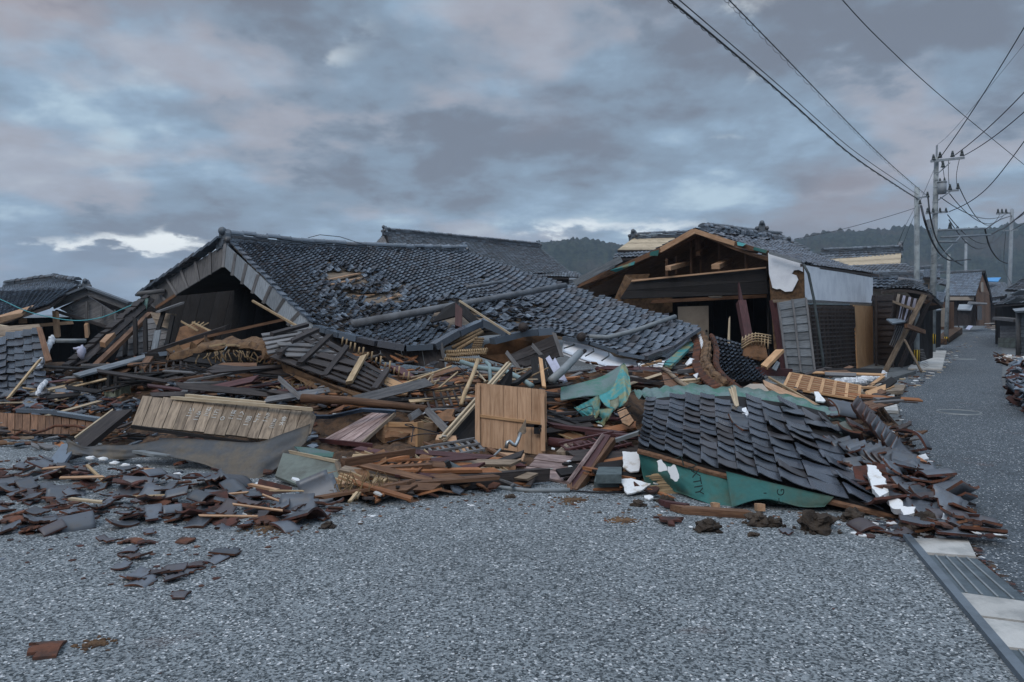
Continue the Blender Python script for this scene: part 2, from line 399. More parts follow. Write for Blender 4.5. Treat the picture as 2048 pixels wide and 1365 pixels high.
def planks(name, mat, corners, n, along='v', parent=None, t=.02, gap=.004, jag=0., over=0., label=None, cat=None, group=None, warp=0.):
    """a panel of n boards between four corners TL TR BR BL; the boards run along v (down) or u (across)"""
    c = [res(q) for q in corners]; m = MB()
    nrm = (c[1] - c[0]).cross(c[3] - c[0]).normalized()
    if nrm.dot(c[0] - cam.location) > 0: nrm = -nrm          # towards the camera
    for i in range(n):
        a, b = i / n, (i + 1) / n; off = nrm * (rnd(0, 1) * .006 + over * 0)
        j0, j1 = (rnd(0, jag), rnd(0, jag)) if jag else (0, 0)
        g = gap / max(.01, ((c[1] - c[0]).length if along == 'v' else (c[3] - c[0]).length))
        if along == 'v': q = [(a + g, j0), (b - g, j0 + rnd(-.2, .2) * jag), (b - g, 1 - j1), (a + g, 1 - j1 + rnd(-.2, .2) * jag)]
        else: q = [(j0, a + g), (1 - j1, a + g), (1 - j1 + rnd(-.2, .2) * jag, b - g), (j0, b - g)]
        p = [bil(c, *k) + off + nrm * warp * 4 * (k[0] if along != 'v' else k[1]) * (1 - (k[0] if along != 'v' else k[1])) for k in q]
        if over:     # clapboard: lower edge stands proud
            e = nrm * over
            p = [p[0], p[1], p[2] + e, p[3] + e] if along != 'v' else [p[0], p[1] + e, p[2] + e, p[3]]
        bk = [v - nrm * t for v in p]; m.quadbox(p + bk)
    ax = (c[3] - c[0]) if along == 'v' else (c[1] - c[0])
    o = m.build(name, mat, parent, frame_of(ax, nrm, c[0]))
    return tagit(o, label, cat, group)
def slab(name, mat, pts, t=.02, parent=None, label=None, cat=None, group=None, kind=None, gdir=None, n=None):
    pts = [res(p) for p in pts]; m = MB(); m.prism(pts, t, 0, n)
    x = (pts[1] - pts[0]) if gdir is None else gdir
    nn = V((0, 0, 0))
    for i in range(1, len(pts) - 1): nn += (pts[i] - pts[0]).cross(pts[i + 1] - pts[0])
    o = m.build(name, mat, parent, frame_of(x, nn, pts[0]))
    return tagit(o, label, cat, group, kind)
def tube_obj(name, mat, pts, r, parent=None, label=None, cat=None, group=None, n=8, r2=None, lift=0., smooth=True):
    p = [res(q, lift) for q in pts]; m = MB(); m.tube(p, r, n, 0, r2)
    o = m.build(name, mat, parent, frame_of(p[-1] - p[0], V((0, 0, 1)), p[0]), smooth)
    return tagit(o, label, cat, group)
def interp(pts, n):
    """resample a polyline to n points by Catmull-Rom"""
    k = len(pts) - 1; out = []
    for i in range(n):
        t = i / (n - 1) * k; j = min(int(t), k - 1); f = t - j
        p0, p1, p2, p3 = pts[max(j - 1, 0)], pts[j], pts[j + 1], pts[min(j + 2, k)]
        out.append(.5 * ((2 * p1) + (p2 - p0) * f + (2 * p0 - 5 * p1 + 4 * p2 - p3) * f * f + (3 * p1 - p0 - 3 * p2 + p3) * f ** 3))
    return out
def sheet(name, mat, top, bot, nu=40, nv=10, rip=.03, freq=6., t=.004, parent=None, label=None, cat=None, group=None, seed=1, smooth=True):
    T = interp([res(p) for p in top], nu); B = interp([res(p) for p in bot], nu); rows = []
    for i in range(nv):
        v = i / (nv - 1); row = []
        for j in range(nu):
            p = T[j] * (1 - v) + B[j] * v
            k = noise.noise(V((j / nu * freq, v * freq * .35, seed * 7.3))) * rip * (.35 + v) + noise.noise(V((j / nu * freq * 3, v * freq, seed))) * rip * .3
            row.append(p + V((0, -1, .25)) * k)
        rows.append(row)
    m = MB(); m.grid(rows, t)
    return tagit(m.build(name, mat, parent, None, smooth), label, cat, group)

PROF = [(0, .010), (.12, .003), (.35, .0), (.62, .008), (.72, .032), (.79, .046), (.93, .048), (1.0, .036)]
def roof_tiles(name, surf, nu, nv, mat, parent, hole=None, jit=None, prof=PROF, hs=1., lip=.011, rise=.036, fine=True, label=None, tagdict=None):
    m = MB(); pr = prof if fine else [prof[0], prof[2], prof[4], prof[7]]
    k = len(pr)
    for j in range(nv):
        for i in range(nu):
            uc, vc = (i + .5) / nu, (j + .5) / nv; c = surf(uc, vc)
            if hole and hole(c, i, j): continue
            jj = jit(c, i, j) if jit else .004
            du = surf(min(1, uc + .01), vc) - surf(uc - .01, vc); dv = surf(uc, min(1, vc + .01)) - surf(uc, vc - .01)
            nrm = du.cross(dv).normalized()
            if nrm.z < 0: nrm = -nrm
            o1 = nrm * rnd(0, jj) * 1.2; sh = du.normalized() * rnd(-jj, jj) + dv.normalized() * rnd(-jj, jj); tw = rnd(-jj, jj) * 1.2; tw2 = rnd(-jj, jj) * 1.5
            up, lo, fr = [], [], []
            for (a, h) in pr:
                u = (i + a * 1.03) / nu
                pu = surf(u, j / nv); pl = surf(u, (j + 1.06) / nv)
                w = (a - .5) * 2
                up.append(pu + nrm * (h * hs) + o1 + sh + nrm * (tw * w))
                q = pl + nrm * (h * hs + rise) + o1 + sh + nrm * (tw * w + tw2) + dv.normalized() * rnd(0, .2) * 0
                lo.append(q); fr.append(q - nrm * lip)
            vs = up + lo + fr
            fs = [(a, a + 1, k + a + 1, k + a) for a in range(k - 1)] + [(k + a, k + a + 1, 2 * k + a + 1, 2 * k + a) for a in range(k - 1)]
            # side walls so the roll has a visible edge
            n0 = len(vs); vs += [up[0] - nrm * lip * .8, up[-1] - nrm * lip * .8]
            fs += [(0, k, 2 * k, n0), (k - 1, n0 + 1, 3 * k - 1, 2 * k - 1)]
            m.add(vs, fs)
    o = m.build(name, mat, parent)
    if label: o['label'] = label
    return o
def surf4(c, sag=0., sagv=0.):
    c = [res(q) for q in c]
    def s(u, v): return bil(c, u, v) - V((0, 0, 1)) * (sag * 4 * u * (1 - u) + sagv * 4 * v * (1 - v))
    return s
def deck(name, mat, surf, parent, t=.05, drop=.02, nu=8, nv=6, hole=None):
    rows = [[surf(j / nu, i / nv) - V((0, 0, drop)) for j in range(nu + 1)] for i in range(nv + 1)]
    m = MB(); a, b = nv + 1, nu + 1
    vs = [p for r in rows for p in r]; vs2 = [p - V((0, 0, t)) for p in vs]; k = len(vs)
    fs = [(i * b + j, i * b + j + 1, (i + 1) * b + j + 1, (i + 1) * b + j) for i in range(nv) for j in range(nu)]
    fs += [tuple(k + q for q in reversed(f)) for f in fs]
    edge = [j for j in range(b)] + [i * b + b - 1 for i in range(1, a)] + [(a - 1) * b + j for j in range(b - 2, -1, -1)] + [i * b for i in range(a - 2, 0, -1)]
    fs += [(p, q, q + k, p + k) for p, q in zip(edge, edge[1:] + edge[:1])]
    m.add(vs + vs2, fs)
    return m.build(name, mat, parent, frame_of(surf(1, 0) - surf(0, 0), V((0, 0, 1)), surf(0, 0)))
def ridge(name, a, b, parent, mat='tile_glaze', w=.22, layers=2, cap=.11, step=.27, jit=.01, sag=0.):
    """layered ridge with half-round caps"""
    a = res(a); b = res(b); m = MB(); d = b - a; L = d.length; dn = d.normalized(); side = dn.cross(V((0, 0, 1))).normalized(); n = max(2, int(L / step))
    def pt(t): return a + d * t - V((0, 0, 1)) * sag * 4 * t * (1 - t)
    for l in range(layers):
        for i in range(n):
            o = side * rnd(-jit, jit) * 1.5 + V((0, 0, rnd(-jit, jit) * .5 + .045 * l + .01))
            m.beam(pt(i / n) + o - V((0, 0, .035 if l == 0 else 0)), pt((i + .97) / n) + o - V((0, 0, .035 if l == 0 else 0)), w * (1.15 - .12 * l), .10 if l == 0 else .028)
    for i in range(n):
        z0 = .045 * layers
        rows = []
        for e, rr in ((0, 1.), (.85, 1.), (1.02, 1.14)):
            c = pt((i + e) / n) + V((0, 0, z0)) + side * 0
            rows.append([c + side * math.cos(math.pi * q / 7) * cap * rr + V((0, 0, math.sin(math.pi * q / 7) * cap * .85 * rr)) for q in range(8)])
        k = 8; vs = [p for r in rows for p in r]; j = V((0, 0, rnd(-jit, jit))) + side * rnd(-jit, jit); vs = [p + j for p in vs]
        fs = [(r * k + q, r * k + q + 1, (r + 1) * k + q + 1, (r + 1) * k + q) for r in range(2) for q in range(7)] + [tuple(range(7, -1, -1)), tuple(range(16, 24))]
        m.add(vs, fs)
    return m.build(name, mat, parent)
def ornament(name, c, d, parent, s=.3, mat='tile_far'):
    """ridge-end tile: an upright arched plate with curled shoulders, facing along d"""
    c = res(c); d = d.normalized(); side = d.cross(V((0, 0, 1))).normalized(); m = MB()
    prof = [(-.9, -.5), (-1.0, .1), (-.62, .42), (-.5, .9), (-.2, 1.25), (.2, 1.25), (.5, .9), (.62, .42), (1.0, .1), (.9, -.5), (.35, -.25), (-.35, -.25)]
    m.prism([c + side * x * s * .5 + V((0, 0, z * s * .62)) for x, z in prof], s * .35, 0, -d)
    for x in (-.78, .78): m.blob(c + side * x * s * .5 + V((0, 0, .22 * s)), s * .17, s * .17, s * .17, 1, .05)
    m.blob(c + V((0, 0, .66 * s)), s * .20, s * .20, s * .22, 2, .05, 0, 12, 8)
    m.tube([c + V((0, 0, .1 * s)) + d * .08 * s, c + V((0, 0, .1 * s)) - d * .4 * s], s * .18, 8)
    return m.build(name, mat, parent)
def text_obj(txt, mat, loc, xdir, n, size, parent, name='lettering', ext=.001):
    cu = bpy.data.curves.new(name, 'FONT'); cu.body = txt; cu.size = size; cu.align_x = 'CENTER'; cu.align_y = 'CENTER'; cu.extrude = ext
    cu.materials.append(MATS[mat]); o = bpy.data.objects.new(name, cu); COL.objects.link(o)
    M = frame_of(xdir, n, loc)
    bpy.context.view_layer.update(); me = bpy.data.meshes.new_from_object(o.evaluated_get(bpy.context.evaluated_depsgraph_get())); bpy.data.objects.remove(o)
    o = bpy.data.objects.new(name, me); COL.objects.link(o); ROOTM[o] = M
    o.parent = parent; o.matrix_basis = ROOTM[parent].inverted() @ M
    return o
# ================================================================= SETTING
def flat(name, mat, pts, z, t=.003, kind='structure'):
    m = MB(); p = [V((q.x, q.y, z)) for q in pts]; p2 = [q - V((0, 0, t)) for q in p]; k = len(p)
    m.add(p, [tuple(range(k))])
    return tagit(m.build(name, mat, None, Matrix.Translation((0, 0, 0))), kind=kind)
flat('ground', 'concrete_dark', [V((-3000, -60, 0)), V((3000, -60, 0)), V((3000, 1300, 0)), V((-3000, 1300, 0))], -.012)
GL = [(1812, 1085), (2040, 1365)]           # left line of the drain, as seen on the ground
gl0, gl1 = G(*GL[0]), G(*GL[1]); gdir = (gl0 - gl1).normalized()
lot = [V((-60, -20, 0)), gl1 - gdir * 9, gl1, gl0, gl0 + gdir * 6, V((9.0, 24, 0)), V((-60, 30, 0))]
flat('parking_lot', 'asphalt_light', lot, 0.0)
RL = [(2130, 1290), (2048, 1205), (1935, 1087), (1870, 1000), (1825, 900), (1800, 830), (1797, 790), (1810, 760), (1840, 725), (1875, 700), (1912, 680), (1940, 667), (1965, 655), (1978, 648)]
RR = [(1993, 648), (1997, 668), (2007, 717), (2003, 756), (2010, 790), (2048, 830), (2200, 880)]
rl = [V((gl1.x - gdir.x * 6 + .55, gl1.y - gdir.y * 6, 0))] + [G(*q) for q in RL]; rr = [G(*q) for q in RR]
far = (rl[-1] - rl[-2]).normalized()
flat('road', 'asphalt_road', rl + [rl[-1] + far * 60, rr[0] + far * 60] + rr + [V((12, 3, 0)), V((12, -4, 0))], .004)
# footpath slabs beside the far road
def kerb_run(pa, pb, w, n, label, group, hgt=.05, mat='concrete', z=0.):
    a, b = G(*pa), G(*pb); d = (b - a); dn = d.normalized(); s = V((dn.y, -dn.x, 0))
    for i in range(n):
        p, q = a + d * (i / n) + dn * .01, a + d * ((i + 1) / n) - dn * .01
        m = MB(); m.prism([p + V((0, 0, hgt)), q + V((0, 0, hgt)), q - s * w + V((0, 0, hgt)), p - s * w + V((0, 0, hgt))], hgt, 0, V((0, 0, -1)))
        tagit(m.build('kerb_slab', mat), label, 'kerb slab', group)
kerb_run((1884, 742), (1893, 704), .9, 6, 'pale concrete slab of the far roadside kerb beside the utility poles', 'concrete slabs along the left road edge')
kerb_run((1797, 828), (1783, 772), .55, 7, 'low concrete drain slab along the road near the white plaster house', 'concrete drain slabs below the wrecked house')
kerb_run((2036, 742), (2008, 716), -.9, 4, 'grey concrete slab on the right-hand road side beyond the tile heap', 'concrete slabs along the right road edge')
# roadside drain in the right foreground
def gut(name, mat, a, b, c, d, h, label, cat='drain cover', ribs=0):
    pts = [G(*q) for q in (a, b, c, d)]
    root = empty(name, pts[0], label, cat)
    m = MB(); m.prism([p + V((0, 0, h)) for p in pts], h + .01, 0, V((0, 0, -1))); m.build('slab' if not ribs else 'plate', mat, root)
    if ribs:
        m = MB(); 
        for i in range(ribs):
            t = (i + 1) / (ribs + 1); p = pts[0].lerp(pts[1], t); q = pts[3].lerp(pts[2], t)
            m.beam(p + V((0, 0, h + .004)), q + V((0, 0, h + .004)), .012, .008)
        m.build('rib', 'pipe_grey', root)
    return root
gut('drain_cover', 'concrete', (1826, 1085), (1935, 1085), (1952, 1121), (1848, 1113), .03, 'pale concrete drain cover nearest the toppled tile roof')
gut('drain_grate', 'grate', (1850, 1116), (1954, 1124), (2060, 1212), (1903, 1190), .022, 'blue grey ribbed steel drain grate between two pale concrete covers', 'drain grate', 4)
gut('drain_cover', 'concrete', (1906, 1193), (2064, 1215), (2120, 1262), (1946, 1240), .03, 'pale concrete drain cover just in front of the ribbed steel grate')
gut('drain_cover', 'concrete', (1949, 1243), (2124, 1266), (2190, 1325), (1998, 1302), .026, 'stained concrete drain cover, second one in front of the ribbed grate')
gut('drain_grate', 'grate', (2001, 1305), (2195, 1329), (2330, 1450), (2085, 1420), .02, 'blue grey steel drain grate at the very edge of the foreground', 'drain grate', 4)
m = MB(); s = V((gdir.y, -gdir.x, 0)); a = gl1 - gdir * 1.5; b = gl0 + gdir * .1
m.prism([a + V((0, 0, .035)), b + V((0, 0, .035)), b + s * .055 + V((0, 0, .035)), a + s * .055 + V((0, 0, .035))], .04, 0, V((0, 0, -1)))
tagit(m.build('drain_edge', 'paint_blue_grey'), 'long blue grey steel edging strip of the roadside drain', 'drain edging')
for (px, py, r, lb) in ((1918, 826, .30, 'round iron manhole cover in the near road'), (1925, 719, .38, 'small pale utility cover in the far road')):
    c = G(px, py); m = MB(); m.tube([c + V((0, 0, 0)), c + V((0, 0, .012))], r, 24)
    r_ = empty('manhole_cover', c, lb, 'manhole cover'); m.build('plate', 'grate', r_)
    m = MB(); ring = [c + V((math.cos(k * .2618) * r * 1.1, math.sin(k * .2618) * r * 1.1, .006)) for k in range(25)]; m.tube(ring, .02, 5, caps=False); m.build('rim', 'pipe_grey', r_)

# hills
def build_hills():
    prof = [(600, 560), (760, 520), (900, 500), (1080, 493), (1135, 487), (1180, 490), (1240, 501), (1320, 512), (1450, 506), (1560, 497), (1620, 482), (1660, 474), (1740, 471), (1820, 470), (1900, 474), (1960, 468), (2048, 458), (2200, 470), (2500, 500), (2800, 540)]
    m = MB(); rows = []; nr = 34
    for i in range(nr + 1):
        v = i / nr; row = []
        for j in range(601):
            px = 600 + j * 2200 / 600; top = lerp_table(prof, px); Y = 480 + 340 * v
            zt = (CY - top) / F * 820 + H
            z = zt * math.sin(min(1, v) * math.pi / 2) ** 1.1
            p = V(((px - CX) / F * Y, Y, z))
            k = noise.noise(V((p.x / 90, p.y / 90, 0))) * 9 * math.sin(v * math.pi) + noise.noise(V((p.x / 30, p.y / 30, 4))) * 3.5
            k += abs(noise.noise(V((p.x / 5.5, p.y / 9, 4)))) * 7.5 + abs(noise.noise(V((p.x / 2.2, p.y / 5, 9)))) * 3
            row.append(p + V((0, 0, k * min(1, v * 4))))
        rows.append(row)
    m.grid(rows)
    tagit(m.build('hills', 'hill_forest', None, Matrix.Translation((0, 0, 0)), True), kind='structure')
build_hills()

# earth mound under the wreckage
def build_mound():
    m = MB(); rows = []
    for i in range(46):
        row = []
        for j in range(190):
            px = -330 + j * 11.4
            Yf = H * F / (lerp_table(FRONT, px) - CY) + noise.noise(V((px / 40, 0, 7))) * .22; s = lerp_table(SLOPE, px)
            far_ = lerp_table([(-400, 20), (300, 15.5), (700, 13.5), (1200, 13.5), (1400, 15), (1700, 15.5), (1830, 9.5), (1900, 7.5), (2300, 6.5)], px)
            Y = Yf - .25 + (far_ - Yf) * (i / 45)
            z = min(s * (Y - Yf) - (sink(Y - Yf) if px < 1500 else 0), lerp_table([(-400, .7), (300, .7), (1250, .75), (1400, .5), (1800, .2)], px)) - .05
            e = min(1, max(0, (i - 1) / 4)) * min(1, (45 - i) / 3)
            z += (noise.noise(V((px / 55, Y * 2.2, 0))) * .12 + noise.noise(V((px / 17, Y * 6, 3))) * .05) * e - .05 * (1 - e)
            row.append(V(((px - CX) / F * Y, Y, z)))
        rows.append(row)
    m.grid(rows); tagit(m.build('earth_rubble', 'earth', None, Matrix.Translation((0, 0, 0))), 'brown clay and earth lying under the wrecked houses', 'rubble', None, 'stuff')
build_mound()

# ================================================================= BIG COLLAPSED ROOF
RT = [P(460, 482, 17), P(538, 485, 17.7), P(617, 489, 18.4), P(695, 493, 19.1), P(773, 497, 19.7), P(851, 501, 20.3), P(930, 506, 21)]
RB = [P(634, 655, 13.0), P(757, 688, 12.2), P(865, 694, 12.3), P(972, 662, 12.9), P(1110, 668, 13.2), P(1270, 714, 13.0), P(1396, 657, 14.4)]
_sagt = [.10, .25, .28, .22, .16, .12, .04]
def big(u, v):
    u = max(0., min(1., u)); t = u * 6; i = min(int(t), 5); f = t - i
    def cr(A):
        p0, p1, p2, p3 = A[max(i - 1, 0)], A[i], A[i + 1], A[min(i + 2, 6)]
        return .5 * ((2 * p1) + (p2 - p0) * f + (2 * p0 - 5 * p1 + 4 * p2 - p3) * f * f + (3 * p1 - p0 - 3 * p2 + p3) * f ** 3)
    sg = _sagt[i] * (1 - f) + _sagt[i + 1] * f
    p = cr(RT) * (1 - v) + cr(RB) * v
    return p - V((0, 0, sg * 2.6 * v * v * (1 - v))) + V((0, 0, noise.noise(p * .9) * .05 * min(1, v * 3)))
_cache = [(pix(big(a / 60, b / 60)), a / 60, b / 60) for a in range(61) for b in range(61)]
def on_roof(px, py, lift=.08):
    _, a, b = min(_cache, key=lambda c: (c[0][0] - px) ** 2 + (c[0][1] - py) ** 2)
    best = min(((a + i * .0035, b + j * .0035) for i in range(-3, 4) for j in range(-3, 4)), key=lambda q: (lambda w: (w[0] - px) ** 2 + (w[1] - py) ** 2)(pix(big(*q))))
    return big(*best) + V((0, -.3, 1)).normalized() * lift
HOLES = [(690, 556, 42, 13), (728, 598, 20, 8), (765, 600, 26, 7), (905, 632, 46, 24), (795, 590, 12, 6), (700, 590, 10, 5)]
def big_hole(c, i, j):
    x, y = pix(c)
    for hx, hy, a, b in HOLES:
        if ((x - hx - (y - hy) * .8) / a) ** 2 + ((y - hy) / b) ** 2 < 1: return True
    return (i * 7 + j * 13) % 211 == 3
def big_jit(c, i, j):
    x, y = pix(c); k = .0035
    for hx, hy, a, b in HOLES + [(720, 610, 60, 30), (1020, 625, 40, 20), (600, 670, 60, 20)]:
        d = ((x - hx) / a) ** 2 + ((y - hy) / b) ** 2
        if d < 4: k = max(k, .05 * (1 - d / 4) + .0035)
    return k
bh = empty('collapsed_house', (-2, 15, 0), 'large collapsed house, its long tiled gable roof lying almost on the ground', 'house')
rt = roof_tiles('roof', big, 38, 45, 'tile_glaze', bh, big_hole, big_jit)
deck('roof_deck', 'wood_weather', big, bh, .05, .02, 36, 24, None)
ridge('ridge', RT[0] + V((0, 0, .02)), RT[6] + V((0, 0, .0)), bh, layers=3, jit=.018, sag=.10)
ornament('ridge_end_tile', RT[0] + V((-.12, -.14, -.10)), V((-.5, -.85, 0)), bh, .46, 'tile_far')
ornament('ridge_end_tile', RT[6] + V((0, 0, .03)), V((.8, .6, 0)), bh, .32, 'tile_glaze')
# far slope of the roof on the left and its verge
BL = [P(298, 592, 18.6), P(300, 600, 24)]
LS = surf4([RT[6] + V((0, .1, 0)), RT[0] + V((0, .1, 0)), BL[0], P(640, 560, 25)], 0, .05)
roof_tiles('rear_roof', LS, 24, 16, 'tile_glaze', bh, fine=False)
deck('rear_roof_deck', 'wood_black', LS, bh)
# barge boards: left slope, right slope, with battens
def barge(a0, a1, b0, b1, n, mat, tint=None, sag=0):
    """board between upper line a0-a1 and lower line b0-b1 (pixels+depth), split by battens"""
    c = [res(q) for q in (a0, a1, b1, b0)]
    planks('barge_board', mat, c, n, 'u' if False else 'v', bh, .03, .004)
    for i in range(n + 1):
        u = i / n; p, q = bil(c, u, -.03), bil(c, u, 1.06); d = V((-.35, -.9, 0)) * .03
        beam_obj('batten', 'wood_grey', p + d, q + d, .06, .03, bh, up=V((0, -1, 0)), ends=False)
barge((452, 488, 16.85), (284, 592, 18.5), (446, 533, 16.8), (312, 614, 18.2), 6, 'wood_grey')
barge((452, 490, 16.75), (632, 655, 12.95), (448, 533, 16.6), (606, 674, 13.1), 7, 'wood_grey_blue')
beam_obj('verge_board', 'wood_brown', P(312, 616, 18.1), P(352, 590, 17.7), .03, .07, bh)
m = MB(); pts = [bil([RT[0], BL[0], BL[0], RT[0]], t, 0) for t in (0, 1)]
for i in range(11):       # stepped verge tiles along the far-slope edge
    t = i / 11; p = RT[0].lerp(BL[0], t) + V((-.12, -.12, .06)); q = RT[0].lerp(BL[0], t + .105) + V((-.12, -.12, .02))
    m.beam(p, q, .3, .05)
m.build('verge_tiles', 'tile_glaze', bh)
m = MB()
for i in range(17):
    t = i / 17; a_, b_ = big(0, t), big(0, t + 1.06 / 17)
    m.beam(a_ + V((-.03, -.02, .04)), b_ + V((-.03, -.02, .075)), .10, .035)
m.build('verge_tiles', 'tile_glaze', bh)
tube_obj('log_end', 'wood_grey', [P(276, 588, 18.0), P(330, 582, 17.9)], .055, bh)
# inside of the gable: boarded wall added in black for its shade, and rafters
planks('inner_shade_wall', 'wood_black', [P(300, 560, 21.5), P(760, 500, 21.5), P(760, 740, 19.5), P(240, 760, 21.5)], 16, 'v', bh, .05)
for k in range(5):
    a_ = RT[0].lerp(RT[6], .08 + k * .08) - V((0, 0, .18)); b_ = big(.08 + k * .08, .95) - V((0, 0, .16))
    beam_obj('rafter', 'wood_black', a_, b_, .07, .1, bh, ends=False)
# front eave: fascia and eave-edge tiles
def fascia(tl, tr, br, bl, n, mat='wood_dark'): planks('fascia', mat, [tl, tr, br, bl], n, 'v', bh, .03, .003)
fascia((634, 664, 12.9), (757, 696, 12.1), (762, 724, 12.1), (620, 690, 12.8), 3)
fascia((757, 692, 12.0), (886, 700, 12.2), (891, 739, 12.1), (768, 724, 12.0), 3)
beam_obj('fascia_end', 'wood_grey', P(882, 688, 12.1), P(888, 718, 12.1), .05, .03, bh, up=V((0, -1, 0)))
def eave_run(pts, hgt=.10):
    m = MB()
    for (a, b) in zip(pts, pts[1:]):
        a, b = res(a), res(b); n = max(1, int((b - a).length / .3))
        for i in range(n):
            p, q = a.lerp(b, i / n), a.lerp(b, (i + .96) / n); o = V((0, 0, rnd(-.008, .008)))
            m.beam(p + o, q + o, .18, hgt * rnd(.8, 1.1))
    return m.build('eave_tiles', 'tile_glaze', bh)
eave_run([(634, 656, 12.8), (685, 671, 12.4), (757, 688, 12.0), (812, 697, 12.0), (867, 694, 12.1), (915, 666, 12.4), (963, 645, 12.8)])
eave_run([(966, 646, 12.8), (1018, 668, 12.6)], .12)
eave_run([(985, 682, 12.4), (1040, 668, 12.7), (1106, 662, 12.9)], .12)
eave_run([(1126, 677, 12.9), (1180, 687, 12.8), (1235, 706, 12.8), (1287, 716, 12.9), (1341, 694, 13.5), (1394, 658, 14.3)], .07)
tube_obj('tile_end', 'wood_dark', [P(1046, 655, 12.5), P(1048, 655, 12.9)], .085, bh); tube_obj('tile_end', 'wood_dark', [P(1162, 675, 12.6), P(1164, 673, 12.9)], .08, bh)
# exposed clay and boards between the two eave pieces
slab('clay_infill', 'mudwall_orange', [P(969, 690, 12.9), P(1020, 674, 12.9), P(1107, 662, 13.1), P(1112, 700, 13.0), P(1010, 728, 12.8), P(960, 712, 12.9)], .12, bh)
planks('gable_board', 'wood_dark', [(1014, 712, 12.2), (1108, 670, 12.5), (1122, 712, 12.4), (1036, 739, 12.0)], 2, 'u', bh, .03)
for a, b in (((1013, 705, 12.1), (1042, 742, 11.9)), ((1064, 690, 12.2), (1084, 712, 12.1)), ((1108, 666, 12.3), (1124, 714, 12.2))):
    beam_obj('batten', 'wood_grey', P(*a), P(*b), .06, .03, bh, up=V((0, -1, 0)))
# white plastered eave soffit on the right
def soffit():
    top = interp([P(1128, 680, 12.9), P(1180, 693, 12.9), P(1240, 712, 13.0), P(1287, 722, 13.1), P(1340, 704, 13.6), P(1388, 668, 14.3)], 26)
    bot = interp([P(1126, 704, 12.6), P(1175, 722, 12.5), P(1240, 738, 12.6), P(1290, 735, 12.8), P(1335, 716, 13.4), P(1380, 682, 14.2)], 26)
    rows = []
    for i in range(7):
        v = i / 6; rows.append([t * (1 - v) + b * v + V((0, .10 * math.sin(v * 3.1), 0)) for t, b in zip(top, bot)])
    m = MB(); m.grid(rows, .04); m.build('plaster_soffit', 'plaster', bh, None, True)
soffit()
for pts in ([(1128, 697, 12.6), (1150, 690, 12.5), (1146, 688, 12.5)], [(1170, 713, 12.4), (1188, 703, 12.4), (1186, 697, 12.4)], [(1203, 722, 12.4), (1218, 712, 12.4), (1217, 704, 12.4)]):
    tube_obj('iron_hook', 'pipe_dark', [P(*q) for q in pts], .012, bh, n=5)
# broken opening pushed up through the roof, with a red post
m = MB(); m.grid([[P(868, 640, 12.9), P(895, 618, 13.2), P(920, 600, 13.3)], [P(920, 600, 13.3), P(945, 622, 13.1), P(962, 645, 12.9)]], .03)
slab('torn_roof_flap', 'wood_black', [P(862, 645, 13.0), P(890, 614, 13.4), P(918, 601, 13.5), P(912, 632, 13.2)], .03, bh)
slab('torn_roof_flap', 'wood_black', [P(918, 601, 13.5), P(968, 650, 13.0), P(948, 652, 13.0), P(922, 628, 13.2)], .03, bh)
beam_obj('post', 'wood_maroon', P(917, 656, 12.8), P(918, 615, 13.0), .12, .12, bh)
beam_obj('lath', 'wood_pale', P(919, 602, 12.9), P(1021, 669, 12.3), .03, .03, bh, ends=False)
# roof battens seen in the holes
for a, b in (((650, 563), (716, 549)), ((660, 572), (720, 560))): beam_obj('roof_batten', 'wood_tan', on_roof(*a, .03), on_roof(*b, .03), .12, .02, bh)
for a, b in (((715, 596), (750, 592)), ((770, 604), (800, 592))): beam_obj('roof_batten', 'wood_tan', on_roof(*a, .03), on_roof(*b, .03), .08, .02, bh)
# long round poles lying on the roof
tagit(tube_obj('round_pole', 'pole_wood', [on_roof(706, 662, .12), P(1131, 571, 16.2)], .075, n=10, r2=.06), 'long grey round pole lying slantwise across the big collapsed roof', 'pole')
tagit(tube_obj('round_pole', 'pole_wood', [on_roof(935, 596, .22), on_roof(1012, 582, .22)], .035), 'short thin pole lying beside the long grey pole on the roof', 'pole')
tagit(tube_obj('drain_pipe', 'pipe_grey', [on_roof(1178, 682, .08), on_roof(1215, 684, .1), on_roof(1268, 672, .1), on_roof(1352, 640, .1)], .045), 'bent grey drainpipe lying near the right corner of the collapsed roof', 'pipe')
tagit(tube_obj('cable', 'cable', [P(616, 476, 17.9), P(640, 470, 17.9), P(680, 474, 18), P(735, 492, 18.6), P(742, 500, 18.4)], .008, n=5), 'thin black wire looped over the ridge of the collapsed roof', 'cable')

# ================================================================= HOUSES BEHIND
def simple_house(name, loc, label, slopes, ridges=(), orns=(), walls=(), tile='tile_far', group=None, cat='house'):
    h = empty(name, loc, label, cat, group)
    for k, (c, nu, nv, mt) in enumerate(slopes):
        s = surf4(c, 0, .0)
        if mt == 'boards': planks('roof_boards', 'wood_pale', [res(q) for q in c], nv, 'u', h, .04, .01)
        else: roof_tiles('roof', s, nu, nv, mt or tile, h, fine=False, jit=lambda c, i, j: .004)
        deck('roof_deck', 'wood_dark', s, h, .08, .03)
    for a, b in ridges: ridge('ridge', a, b, h, tile, layers=3, step=.3)
    for c, d, s in orns: ornament('ridge_end_tile', c, V(d), h, s, tile)
    for (c, n, al, mt) in walls: planks('wall', mt, c, n, al, h, .06, .006)
    return h
